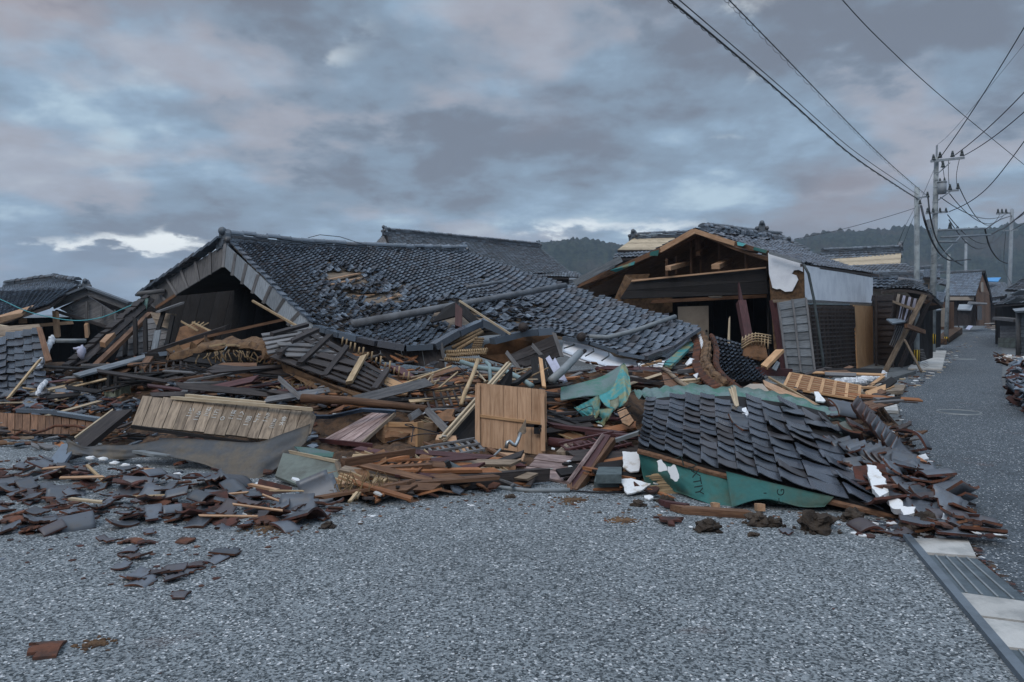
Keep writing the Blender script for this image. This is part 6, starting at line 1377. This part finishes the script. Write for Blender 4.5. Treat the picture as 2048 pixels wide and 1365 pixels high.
def inpoly(x, y, poly):
    c = False
    for i in range(len(poly)):
        (x1, y1), (x2, y2) = poly[i], poly[i - 1]
        if (y1 > y) != (y2 > y) and x < (x2 - x1) * (y - y1) / (y2 - y1) + x1: c = not c
    return c
def sample(poly, n, mind=0, keepout=()):
    xs = [p[0] for p in poly]; ys = [p[1] for p in poly]; out = []; tries = 0
    while len(out) < n and tries < n * 60:
        tries += 1; x, y = rnd(min(xs), max(xs)), rnd(min(ys), max(ys))
        if not inpoly(x, y, poly) or any(inpoly(x, y, k) for k in keepout): continue
        if mind and any(abs(x - a) < mind and abs(y - b) < mind * .45 for a, b in out): continue
        out.append((x, y))
    return out
K_DOOR = [(935, 755), (1105, 765), (1105, 925), (935, 910)]
K_MARK = [(255, 780), (640, 805), (645, 870), (500, 975), (440, 945), (120, 925), (125, 865), (255, 880)]
K_SLAB = [(1255, 770), (1700, 790), (1720, 900), (1850, 1060), (1500, 1040), (1260, 960)]
K_CLAP = [(490, 670), (625, 645), (840, 770), (760, 815), (640, 800), (540, 740)]
K_BOX = [(630, 812), (880, 830), (885, 905), (640, 905)]
K_STEP = [(1030, 890), (1190, 850), (1240, 860), (1160, 1000), (1030, 960)]
K_GB = [(540, 880), (720, 905), (720, 1015), (540, 960)]
K_TEAL = [(1110, 715), (1265, 715), (1270, 850), (1190, 860), (1140, 830)]
ZH = [(-30, 928), (60, 915), (140, 925), (300, 936), (420, 955), (520, 985), (600, 985), (690, 1012), (650, 1045), (560, 1050), (480, 1058), (330, 1040), (200, 1050), (60, 1072), (20, 1060), (-30, 1000)]
lab1 = 'broken dark roof tile in the loose heap on the asphalt at front left'
n_t = 0
heap_h = lambda x, y: max(0, min(.16, (1045 - y) / 110 * .15)) * max(0, 1 - abs(x - 400) / 420)
pts = sample(ZH, 122, 18)
pts.sort(key=lambda q: q[1])
for x, y in pts:
    h = heap_h(x, y) * rnd(.45, 1.05); p = G(x, y, .03 + h) ; p.z = .03 + h
    me = random.choice(TM); put_tile(me, p, rnd(0, 6.28), rnd(-.38, .38), rnd(-.35, .35) - .08, rnd(.5, .88), lab1, 'loose tiles in the front left heap', random.random() < .4); n_t += 1
# tiles lying singly on the asphalt
single = [(225, 1080), (262, 1082), (292, 1086), (262, 1097), (262, 1114), (248, 1130), (305, 1066), (272, 1152), (300, 1157), (348, 1141), (344, 1154), (386, 1141), (398, 1129), (430, 1116), (455, 1102), (382, 1078), (312, 1143), (284, 1160), (18, 1008), (62, 1003), (150, 1012), (1575, 1063), (1742, 1060), (1793, 1068), (965, 980), (40, 1038)]
for x, y in single:
    p = G(x, y, .02); put_tile(random.choice(TM[3:] + TM[:1]), p, rnd(0, 6.28), rnd(-.12, .12), rnd(-.1, .1), rnd(.4, .68), 'broken tile piece lying loose on the asphalt apart from the heaps', 'tile pieces scattered on the asphalt', random.random() < .4)
put_tile(TM[3], G(78, 1292, .03), .3, .05, -.1, .72, 'single orange brown tile fragment lying nearest at bottom left', None, True)
put_tile(TM[4], G(352, 1186, .02), .1, .05, -.1, .5, 'small orange tile fragment nearest of the scattered pieces', None, True)
put_tile(TM[6], G(1345, 1041, .03), .1, .05, .1, .85, 'orange broken tile in front of the beams under the teal underlay', None, True)
# a few big ones one can tell apart
for x, y, Y, yaw, pi_, ro, s, fl, lb in ((640, 985, 6.85, .3, -.35, .95, 1.15, False, 'large blue grey tile standing on edge before the grey green board'), (595, 1022, 6.45, .1, 0, .4, 1.15, False, 'large curved tile lying beside the tile standing on edge'),
    (270, 985, 7.1, .1, .1, .5, 1.1, False, 'large dark tile leaning forward at the middle of the front heap'), (120, 1052, 6.1, .2, .0, .25, 1.2, True, 'orange faced tile stacked flat at the near left of the heap'), (120, 1062, 6.0, .25, .0, .12, 1.2, False, 'dark tile lowest in the flat stack at the near left'),
    (130, 1000, 6.9, .5, .1, .4, 1.1, False, 'dark tile with orange corner left of the front heap'), (300, 1005, 6.8, -.3, .1, .45, 1.15, False, 'hollow dark tile like a trough at the centre of the heap'),
    (415, 965, 7.4, 1.3, .2, .2, 1.2, False, 'large rounded ridge tile near the felt sheet, left one'), (460, 968, 7.3, 1.2, .25, .15, 1.2, False, 'large rounded ridge tile near the felt sheet, right one'), (545, 985, 7.0, .2, .3, .3, 1.1, True, 'orange edged arched tile right of the two ridge tiles'),
    (435, 1012, 6.6, .1, .1, .4, 1.05, False, 'dark flat tile in the near middle of the heap')):
    put_tile(TM[2] if 'ridge' in lb or 'arched' in lb else TM[0], P(x, y, Y), yaw, pi_, ro, s, lb, None, fl)
# right heap beside the toppled slab
ZR = [(1640, 812), (1700, 800), (1760, 830), (1800, 860), (1836, 890), (1838, 925), (1900, 985), (1975, 1045), (1985, 1062), (1880, 1062), (1800, 1035), (1700, 960), (1660, 900)]
lab3 = 'dark roof tile in the jumbled heap right of the toppled tile slab'
pts = sample(ZR, 62, 15); pts.sort(key=lambda q: q[1])
for x, y in pts:
    e = max(0, 1 - max(0, (x - lerp_table([(800, 1690), (900, 1780), (1000, 1860), (1070, 1930)], y)) / 90)); lift = .03 + .15 * e * rnd(.3, 1)
    p = D(x, y, lift); yaw = rnd(-.5, .9) if random.random() < .7 else rnd(0, 6.28)
    put_tile(random.choice(TM), p, yaw, rnd(-.2, .5), rnd(-.4, .55), rnd(.75, 1.05), lab3, 'loose tiles in the right heap', random.random() < .25)
def row(a, b, n, yaw, pi_, ro, s, lb, gp, me=None):
    for i in range(n):
        p = P(*a).lerp(P(*b), i / (n - 1)); put_tile(me or TM[i % 2], p, yaw + rnd(-.08, .08), pi_ + rnd(-.05, .05), ro + rnd(-.05, .05), s, lb, gp)
row((1722, 820, 8.7), (1800, 905, 7.9), 9, .9, -.35, .9, .95, 'tile in the stacked fan of tiles at the top right of the right heap', 'fanned tiles in the right heap')
row((1700, 900, 7.9), (1800, 925, 7.5), 7, .4, -.2, .5, 1.0, 'tile in the overlapping row right of the slab middle', 'overlapping tiles right of the slab')
row((1795, 960, 7.0), (1880, 1010, 6.4), 6, .55, .1, .35, 1.05, 'tile in the low row beside the white plaster ridge', 'low row of tiles by the white plaster ridge')
row((1760, 985, 6.9), (1860, 1030, 6.35), 6, .55, .1, .35, 1.05, 'tile in the front row beneath the white plaster ridge', 'front row of tiles by the white plaster ridge')
put_tile(TM[2], P(1890, 1042, 6.0), .2, .1, .3, 1.1, 'dark half-round ridge tile at the tip of the right heap', None); put_tile(TM[0], P(1915, 995, 6.5), 2.4, .7, .3, 1.1, 'upturned dark tile standing up at the tip of the right heap', None)
put_tile(TM[2], P(1828, 880, 8.2), .9, .2, .5, 1.2, 'round black ridge tile at the road side of the right heap', None); put_tile(TM[2], P(1736, 1060, 5.92), 1.57, 0, .1, .85, 'blue grey ridge tile lying alone before the right heap', None)
put_tile(TM[0], P(1488, 850, 8.35), .5, .1, .5, 1.0, 'loose tile lying twisted on top of the toppled slab', None)
put_tile(TM[0], P(1690, 815, 9.1), .3, .2, .6, 1.0, 'orange red tile at the upper right corner of the slab', None, True)
put_tile(TM[0], P(1700, 870, 8.4), 1., .5, .3, .95, 'blue glazed tile leaning in the pit of the right heap', None)
tagit(slab('green_scrap', 'green_board', [P(1668, 850, 8.8), P(1690, 842, 8.8), P(1706, 862, 8.5), P(1684, 874, 8.5)], .02), 'pale green board scrap in the pit of the right heap', 'scrap')
flake('plaster_ridge', 'plaster_chip', [(1734, 930, 6.9), (1750, 926, 6.85), (1758, 945, 6.75), (1770, 960, 6.6), (1778, 985, 6.4), (1760, 992, 6.35), (1744, 975, 6.5), (1738, 955, 6.7)], .05, 'jagged white plaster strip between two tile rows of the right heap', 'plaster strip')
flake('plaster_lump', 'plaster_chip', [(1768, 993, 6.25), (1802, 998, 6.15), (1808, 1018, 6.05), (1786, 1016, 6.1)], .06, 'dirty white plaster lump with rusty core in the right heap', 'plaster lump')
flake('plaster_lump', 'plaster_chip', [(1866, 1030, 5.95), (1885, 1028, 5.95), (1903, 1040, 5.85), (1895, 1060, 5.75), (1870, 1066, 5.75)], .04, 'curved white plaster piece at the near tip of the right heap', 'plaster lump')
flake('plaster_lump', 'plaster_chip', [(1800, 1012, 6.0), (1832, 1014, 5.95), (1828, 1026, 5.9), (1806, 1032, 5.9)], .04, 'white plaster piece left of the curved one at the heap tip', 'plaster lump')
flake('plaster_flake', 'plaster_chip', [(1830, 912, 8.6), (1850, 908, 8.6), (1858, 916, 8.5), (1838, 924, 8.5)], .02, 'white plaster flake at the road edge beside the black ridge tile')
flake('plaster_flake', 'plaster_chip', [(1628, 785, 10), (1636, 785, 10), (1652, 800, 9.8), (1645, 806, 9.8), (1634, 800, 9.8)], .02, 'white curled scrap above the upper right corner of the slab')
flake('plaster_flake', 'plaster_chip', [(1742, 850, 8.4), (1752, 860, 8.3), (1768, 880, 8.1), (1758, 882, 8.1)], .02, 'white plaster strip among the fanned tiles')
# left middle heap
lab4 = 'dark roof tile in the heap below the torn pale canvas at the left'
ZL = [(60, 775), (110, 740), (150, 760), (200, 790), (300, 800), (250, 832), (60, 820), (-20, 815), (-20, 790)]
for x, y in sample(ZL, 14, 12): put_tile(random.choice(TM), D(x, y, .12), rnd(0, 6.28), rnd(-.3, .3), rnd(-.2, .5), rnd(.8, 1.05), lab4, 'loose tiles in the left middle heap', random.random() < .2)

# ---- stuff: small rubble nobody could count
def shards(n, poly, mats, size, liftf, name, label, keepout=(), flat=False, long=1.):
    m = MB()
    for x, y in sample(poly, n, 0, keepout):
        s = rnd(.35, 1) * size
        p = (G(x, y, 0) + V((0, 0, s * .2))) if flat else D(x, y, liftf())
        a = rnd(0, 6.28); t = V((rnd(-.4, .4), rnd(-.4, .4), 1)) if not flat else V((rnd(-.1, .1), rnd(-.1, .1), 1)); t.normalize()
        u = V((math.cos(a), math.sin(a), 0)); u = (u - t * u.dot(t)).normalized(); w = t.cross(u); k = random.randint(4, 6)
        q = [p + u * (math.cos(6.283 * i / k + rnd(-.3, .3)) * s * long * rnd(.6, 1)) + w * (math.sin(6.283 * i / k) * s * rnd(.5, 1) / long ** .5) for i in range(k)]
        m.prism(q, min(.02, s * .3), random.randrange(len(mats)), -t)
    if m.v: tagit(m.build(name, mats, None, Matrix.Translation((0, 0, 0))), label, 'rubble', None, 'stuff')
ALLM = [(-40, 770), (120, 735), (330, 700), (480, 720), (640, 690), (900, 720), (1120, 730), (1400, 700), (1520, 770), (1700, 790), (1830, 880), (1960, 1060), (1700, 1030), (1300, 985), (1000, 970), (700, 1005), (560, 960), (300, 920), (-40, 880)]
random.seed(33)
shards(900, ALLM, ['tile_glaze', 'clay', 'clay_red', 'tile_glaze', 'mudwall_orange'], .10, lambda: rnd(0, .07), 'tile_rubble', 'small broken tile bits strewn over the wreckage', (K_DOOR, K_SLAB, K_BOX, K_STEP, K_GB))
shards(950, ALLM, ['wood_brown', 'wood_dark', 'wood_orange', 'wood_orange', 'wood_grey', 'wood_dark', 'mudwall'], .12, lambda: rnd(-.02, .07), 'wood_rubble', 'splintered wood and clay bits strewn over the wreckage', (K_DOOR, K_SLAB, K_MARK, K_BOX, K_STEP, K_GB, K_TEAL), False, 2.6)
shards(70, ALLM, ['plaster_chip', 'lavender', 'snow_white', 'concrete'], .05, lambda: rnd(.03, .12), 'plaster_rubble', 'small white plaster crumbs strewn over the wreckage', (K_DOOR,))
shards(260, [(330, 760), (600, 765), (640, 800), (560, 800), (300, 792)], ['tile_glaze', 'tile_glaze', 'clay_red'], .13, lambda: rnd(.02, .16), 'tile_rubble', 'dense dark tile pieces behind the chalk-marked panel')
shards(260, ZL, ['tile_glaze', 'tile_glaze', 'tile_loose', 'clay_red'], .15, lambda: rnd(.02, .14), 'tile_rubble', 'dense dark tile pieces in the left middle heap')
shards(210, ZH, ['tile_glaze', 'clay', 'clay_red', 'clay'], .085, None, 'tile_rubble', 'small broken tile bits between the tiles of the front left heap', (), True)
shards(110, [(-20, 1000), (700, 1000), (720, 1060), (480, 1110), (420, 1190), (240, 1180), (-20, 1120)], ['clay', 'clay_red', 'tile_glaze'], .032, None, 'tile_rubble', 'tiny tile crumbs on the asphalt before the front left heap', (), True)
shards(170, [(680, 985), (1250, 960), (1300, 1000), (1700, 1035), (1720, 1070), (1280, 1050), (900, 1015), (690, 1060)], ['soil_clod', 'clay', 'plaster_chip', 'soil_clod', 'wood_brown'], .03, None, 'earth_crumbs', 'soil and plaster crumbs on the asphalt before the debris', (), True)
shards(60, [(60, 1100), (1800, 1080), (1950, 1360), (100, 1360)], ['clay_red', 'plaster_chip', 'soil_clod'], .009, None, 'earth_crumbs', 'tiny grit scattered over the open asphalt', (), True)
shards(240, [(1840, 1000), (1990, 1060), (2010, 1075), (1860, 1090), (1700, 1070), (1720, 1040)], ['tile_glaze', 'clay_red', 'soil_clod', 'plaster_chip', 'tile_glaze'], .06, None, 'tile_rubble', 'small broken bits at the near tip of the right heap', (), True)
shards(120, [(1700, 800), (1800, 800), (1850, 880), (1900, 960), (1990, 1060), (1960, 1060), (1840, 930)], ['tile_glaze', 'soil_clod', 'plaster_chip', 'clay_red'], .045, None, 'tile_rubble', 'crumbs along the road edge of the right heap', (), True)
shards(220, [(1830, 735), (1900, 700), (1960, 670), (1975, 672), (1880, 745), (1790, 800), (1770, 790)], ['tile_glaze', 'wood_pale', 'plaster_chip', 'clay_red', 'wood_brown'], .10, None, 'roadside_rubble', 'broken bits along the left edge of the far road', (), True)
def heap(name, label, poly, n, mats, top, size):
    m = MB(); cx = sum(p[0] for p in poly) / len(poly); cy = sum(p[1] for p in poly) / len(poly)
    for x, y in sample(poly, n):
        p = G(x, y); p.z = rnd(0, 1) * top; s = rnd(.5, 1.1) * size; a = rnd(0, 6.28); t = V((rnd(-.7, .7), rnd(-.7, .7), 1)).normalized(); u = (V((math.cos(a), math.sin(a), 0)) - t * 0).normalized(); u = (u - t * u.dot(t)).normalized(); w = t.cross(u)
        m.prism([p + u * s - w * s * .7, p + u * s * .9 + w * s * .7, p - u * s + w * s * .6, p - u * s * .8 - w * s * .7], .02, random.randrange(len(mats)), -t)
    tagit(m.build(name, mats, None, Matrix.Translation((0, 0, 0))), label, 'rubble', None, 'stuff')
heap('tile_rubble', 'dark reddish heap of broken tiles at the right road edge', [(2018, 760), (2048, 748), (2150, 760), (2200, 850), (2060, 838), (2022, 808)], 800, ['tile_glaze', 'clay_red', 'tile_glaze', 'tile_blue', 'clay_red'], .45, .13)
heap('roadside_rubble', 'low scatter of broken pieces beyond the right tile heap', [(1990, 712), (2040, 716), (2048, 728), (2006, 732)], 90, ['tile_glaze', 'plaster_chip', 'clay_red', 'wood_brown'], .12, .16)

# silt and broken edge along the drain
shards(260, [(1935, 1090), (1950, 1088), (2048, 1190), (2048, 1215), (1945, 1125)], ['soil_clod', 'black', 'earth', 'clay_red'], .028, None, 'drain_silt', 'dark crumbs along the broken road edge beside the drain', (), True)
shards(120, [(1830, 1085), (1950, 1088), (1980, 1130), (1860, 1120)], ['soil_clod', 'clay_red', 'tile_glaze', 'plaster_chip'], .03, None, 'drain_silt', 'crumbs lying on the drain cover nearest the tile heap', (), True)
# ---- soil clods
for x, y, r in ((1415, 1062, .085), (1632, 1062, .14), (1515, 1050, .09), (1548, 1052, .07), (1705, 1040, .09), (1505, 1072, .03), (655, 1056, .045), (1850, 1062, .13), (1830, 1058, .10), (1275, 1012, .05), (1022, 996, .035), (1330, 1005, .06), (1872, 1066, .08)):
    m = MB(); r *= .8; m.blob(G(x, y) + V((0, 0, r * .5)), r * 1.15, r, r * .7, x, .8, 0, 18, 12); m.v = [v + V((1, 1, 1)) * noise.noise(v * 45) * r * .22 for v in m.v]; [m.blob(G(x, y) + V((rnd(-1.6, 1.6) * r, rnd(-1, 1) * r, .008)), rnd(.008, .025), rnd(.008, .02), rnd(.006, .016), k, .6, 0, 6, 4) for k in range(14)]; o = m.build('soil_clod', 'soil_clod', None, None, False); tagit(o, 'dark lump of dried earth on the asphalt before the debris', 'soil clod', 'soil clods on the asphalt')
for x, y, r, lb in ((190, 1289, .085, 'flat dark soil patch on the asphalt at bottom left'), (1145, 1001, .16, 'thin dark soil patch before the broken step'), (1243, 1042, .13, 'flat dark soil patch before the stone slabs'), (545, 1056, .2, 'brown soil patch right of the front heap')):
    m = MB()
    c = G(x, y)
    for k in range(int(150 * (r / .1) ** 1.2)):
        a_ = rnd(0, 6.283); q_ = abs(random.gauss(0, .45)) * r; m.blob(c + V((math.cos(a_) * q_ * 1.3, math.sin(a_) * q_, .002)), rnd(.004, .016), rnd(.004, .014), rnd(.003, .009), k, .6, 0, 6, 4)
    tagit(m.build('soil_patch', 'mudwall'), lb, 'soil patch', None, 'stuff')
# white rounded tile ends in the heap
for i, (x, y) in enumerate(((182, 917), (206, 919), (229, 927), (251, 932), (276, 935), (304, 942), (321, 950), (356, 950), (470, 966), (516, 970))):
    c = P(x, y, 7.9 if i < 8 else 7.5); m = MB(); m.blob(c, .05, .025, .024, i, .6, 0, 12, 8); tagit(m.build('lime_plug', 'plaster_chip', None, None, True), 'white lime plaster plug from under a ridge tile, in the row below the felt', 'plaster plug', 'white plaster plugs in the heap')
for i, (x, y, Y) in enumerate(((490, 1040, 6.3), (514, 1050, 6.15))):
    r_ = empty('earthen_pipe', P(x, y, Y), ('left' if i == 0 else 'right') + ' one of two grey ring-shaped clay pipe ends in the near heap', 'clay pipe'); c = P(x, y - 4, Y); ax = V((.25, .85, .2)).normalized(); o1 = ax.orthogonal().normalized(); o2 = ax.cross(o1)
    m = MB(); m.tube([c + (o1 * math.cos(k * .2618) + o2 * math.sin(k * .2618)) * .032 for k in range(25)], .009, 6, caps=False); m.build('rim', 'concrete', r_, None, True)
    m = MB(); m.tube([c + ax * .01, c + ax * .14], .034, 14); m.build('body', 'soil_clod', r_, None, True)

# ---- planks and laths
random.seed(5)
KO = (K_DOOR, K_MARK, K_SLAB, K_CLAP, K_BOX, K_STEP, K_GB)
def strew(n, poly, label, group, lens, wid, mats, yaw0=0., yawr=.6, lift=(.0, .10), ko=KO, mind=0, name='broken_plank', cat='plank', slope=None):
    for x, y in sample(poly, n, mind, ko):
        c = D(x, y, rnd(*lift)); L = rnd(*lens); yaw = yaw0 + rnd(-yawr, yawr); w = rnd(*wid); s = lerp_table(SLOPE, x) * .8
        d = V((math.cos(yaw), math.sin(yaw), math.sin(yaw) * s + rnd(-.12, .16))) * (L / 2)
        a, b = c - d, c + d
        if a.z < .02: a.z = .02
        if b.z < .02: b.z = .02
        beam_obj(name, random.choice(mats), a, b, w, rnd(.015, .035) if w > .05 else w * rnd(.5, .9), None, label, cat, group, up=V((rnd(-.3, .3), -rnd(0, .8), 1)), bend=0)
BR = ['wood_brown', 'wood_dark', 'wood_maroon', 'wood_grey', 'wood_orange', 'wood_brown', 'wood_dark', 'wood_orange', 'wood_black']
strew(46, [(640, 800), (950, 790), (950, 900), (1020, 950), (800, 975), (700, 1000), (690, 900)], 'broken plank in the debris between wooden box and asphalt', 'planks in the front centre debris', (.25, .9), (.03, .14), BR + ['wood_tan', 'bamboo'], 0, .5, ko=(K_DOOR, K_BOX, K_GB, K_MARK))
strew(26, [(700, 905), (960, 905), (1030, 945), (840, 980), (720, 985)], 'brown board end in the low debris before the wooden box', 'front boards', (.5, 1.1), (.05, .10), ['wood_brown', 'wood_orange', 'wood_brown', 'wood_weather', 'wood_maroon'], -.15, .3, (.06, .14), (K_GB, K_STEP))
strew(40, [(820, 745), (950, 740), (1120, 745), (1130, 800), (950, 812), (850, 810), (780, 790)], 'splintered plank behind the door panel', 'planks behind the door', (.4, 1.4), (.03, .12), BR, .2, .8)
strew(34, [(1095, 790), (1280, 770), (1280, 900), (1230, 960), (1110, 905)], 'dark plank between door panel and toppled tile slab', 'planks right of the door', (.4, 1.3), (.04, .14), ['wood_orange', 'wood_dark', 'wood_black', 'wood_brown', 'wood_maroon'], .0, .4, ko=(K_DOOR, K_STEP, K_SLAB, K_TEAL))
strew(44, [(1240, 745), (1400, 700), (1440, 780), (1560, 785), (1480, 780), (1260, 775)], 'broken board below the white plaster eave', 'boards below the plaster eave', (.4, 1.2), (.04, .15), BR + ['wood_pale'], .1, .9, ko=())
strew(22, [(1540, 745), (1720, 740), (1800, 800), (1740, 820), (1600, 800)], 'broken board on the ground before the white walled house', 'boards before the white house', (.4, 1.3), (.05, .15), BR + ['wood_fresh', 'wood_pale'], .4, .6, (.0, .05), ko=([(1550, 735), (1735, 760), (1735, 830), (1550, 800)],))
strew(46, [(90, 740), (300, 720), (560, 720), (620, 790), (300, 790), (60, 800), (40, 770)], 'dark broken plank in the hollow below the gable', 'planks in the left hollow', (.4, 1.4), (.04, .16), ['wood_dark', 'wood_black', 'wood_brown', 'wood_grey', 'wood_maroon'], .15, .6, (.05, .3), ko=(K_CLAP,))
strew(14, [(0, 760), (200, 745), (260, 820), (0, 820)], 'thin pale stick in the left middle heap', 'sticks in the left middle heap', (.3, .9), (.02, .04), ['bamboo', 'wood_pale', 'wood_tan'], .4, 1.2, (.1, .2), ko=(), name='stick', cat='stick')
strew(22, [(840, 745), (1100, 740), (1100, 765), (940, 775), (850, 800)], 'thin bamboo lath sticking out behind the door panel', 'bamboo laths behind the door', (.3, .8), (.015, .03), ['bamboo', 'rope_brown', 'wood_pale'], .8, 1.2, (.1, .3), name='lath', cat='lath')
strew(14, [(0, 930), (300, 935), (600, 985), (560, 1040), (300, 1040), (0, 990)], 'thin wooden splinter among the tiles of the front left heap', 'splinters in the front left heap', (.2, .6), (.015, .03), ['wood_pale', 'wood_tan', 'bamboo'], -.3, .5, (.06, .14), ko=(), name='splinter', cat='splinter')
# row of laths seen end-on at the front
rl_ = empty('lath_bundle', D(790, 985, .05), 'bundle of short bamboo laths seen end-on at the front of the debris', 'lath bundle')
for i in range(26): 
    x = 700 + i * 5.2 + rnd(-2, 2); y = lerp_table([(700, 1000), (760, 960), (840, 955)], x) + rnd(-6, 6); a = D(x, y, .07); beam_obj('lath', 'bamboo', a, a + V((rnd(-.03, .05), .22, .03)), .026, .02, rl_)
rl2 = empty('lath_bundle', D(1000, 935, .05), 'row of short pale laths seen end-on left of the broken step', 'lath bundle')
for i in range(18):
    x = 918 + i * 6 + rnd(-2, 2); y = 948 - (i * .9) + rnd(-3, 3); a = D(x, y, .09); beam_obj('lath', 'bamboo', a, a + V((rnd(-.03, .05), .2, .03)), .024, .018, rl2)
# straw clumps
for k, (x, y, s, lb) in enumerate(((720, 960, .22, 'tuft of brown straw hanging beside the grey green board'), (1010, 790, .12, 'clump of brown straw above the door panel'), (600, 770, .2, 'clump of straw and roots below the clapboard panel'))):
    m = MB(); c = D(x, y, .14)
    for i in range(60):
        a = c + V((rnd(-s, s), rnd(-.1, .1), rnd(-.05, .08))); m.tube([a, a + V((rnd(-.05, .05), rnd(-.05, .02), -rnd(.02, .1))), a + V((rnd(-.1, .1), rnd(-.1, .02), -rnd(.06, .2)))], .004, 3)
    tagit(m.build('straw_tuft', 'straw'), lb, 'straw')

# ---- slatted panels, wall chunks, wires
random.seed(77)
for k, (x, y, sc_, yaw, tilt, mt, lb) in enumerate(((870, 800, .8, .3, .5, 'wood_dark', 'dark slatted panel above the wooden box'), (470, 770, .9, -.2, .3, 'wood_brown', 'brown slatted panel in the hollow behind the chalk-marked panel'),
        (1190, 890, .7, .5, .2, 'wood_maroon', 'dark red slatted panel right of the door panel'), (330, 745, .9, .4, .7, 'wood_dark', 'black slatted panel below the gable opening'), (1420, 778, .7, -.3, .4, 'wood_orange', 'orange slatted panel behind the corrugated strip'),
        (790, 935, .6, -.3, .15, 'wood_orange', 'small orange slatted panel in the front debris'), (905, 900, .6, .4, .2, 'wood_grey', 'small grey slatted frame left of the door foot'))):
    r_ = empty('slatted_panel', D(x, y, .10), lb, 'slatted panel'); u = V((math.cos(yaw), math.sin(yaw), .1)).normalized() * sc_; v = V((-math.sin(yaw) * math.cos(tilt), math.cos(yaw) * math.cos(tilt), math.sin(tilt))) * sc_ * .6; c = D(x, y, .10)
    for i in range(9): beam_obj('slat', mt, c + u * (i / 8 - .5) - v * .5, c + u * (i / 8 - .5 + rnd(-.02, .02)) + v * rnd(.3, .5), .03, .012, r_)
    for q in (-.5, 0, .5): beam_obj('rail', mt, c - u * .52 + v * q * .9 + V((0, 0, .015)), c + u * .52 + v * q * .9 + V((0, 0, .015)), .04, .02, r_)
for k, (x, y, s_) in enumerate(((730, 930, .22), (860, 925, .18), (940, 915, .2), (800, 860, .16), (700, 960, .16), (1010, 945, .13), (880, 840, .2), (1150, 870, .16), (560, 790, .2), (930, 790, .2), (1300, 760, .2), (1380, 755, .18), (420, 790, .2), (620, 800, .18), (1240, 800, .16))):
    c = D(x, y, .05); n_ = V((rnd(-.3, .3), -.5, 1)).normalized(); u = n_.orthogonal().normalized(); w_ = n_.cross(u); q = [c + (u * math.cos(i * .48) * 1.3 + w_ * math.sin(i * .48)) * s_ * rnd(.6, 1.1) for i in range(13)]
    r_ = empty('clay_chunk', c, 'slab of orange brown clay wall with lath stubs lying in the debris', 'wall fragment', 'clay wall chunks in the debris')
    m = MB(); m.prism(q, .05, 0, -n_); m.v = [v_ + V((1, 1, 1)) * noise.noise(v_ * 20) * .025 for v_ in m.v]; m.build('clay', 'mudwall_orange', r_)
    for i in range(4): a = c + u * rnd(-.7, .7) * s_ - w_ * s_ * .5; beam_obj('lath', 'bamboo', a, a + w_ * s_ * rnd(1.3, 2.0), .018, .012, r_)
for k, (x, y) in enumerate(((830, 890), (1130, 840), (560, 775), (930, 760), (1290, 770), (380, 760), (1330, 745))):
    c = D(x, y, .15); p = [c + V((rnd(-.5, .5), rnd(-.3, .3), rnd(0, .25))) for _ in range(6)]; m = MB(); m.tube(interp(p, 30), .006, 4)
    tagit(m.build('loose_wire', 'cable', None, None, True), 'thin black wire curling through the debris', 'wire', 'loose wires in the debris')
# ---- air
if HAZE:
    m = MB(); x0, x1, y0, y1, z0, z1 = -3050, 3050, -70, 1310, -2, 110
    m.quadbox([V(q) for q in ((x0, y0, z0), (x0, y1, z0), (x1, y1, z0), (x1, y0, z0), (x0, y0, z1), (x0, y1, z1), (x1, y1, z1), (x1, y0, z1))])
    mt = bpy.data.materials.new('haze'); mt.use_nodes = True; t = NT(mt.node_tree); o_ = t.n('ShaderNodeOutputMaterial'); vv = t.n('ShaderNodeVolumePrincipled'); t.l(vv.outputs[0], o_.inputs[1])
    vv.inputs['Color'].default_value = (.62, .74, .92, 1); vv.inputs['Density'].default_value = HAZE; vv.inputs['Anisotropy'].default_value = .2; MATS['haze'] = mt
    tagit(m.build('haze', 'haze', None, Matrix.Translation((0, 0, 0))), 'thin bluish evening haze', 'haze', None, 'stuff')
    sc.cycles.volume_bounces = 1
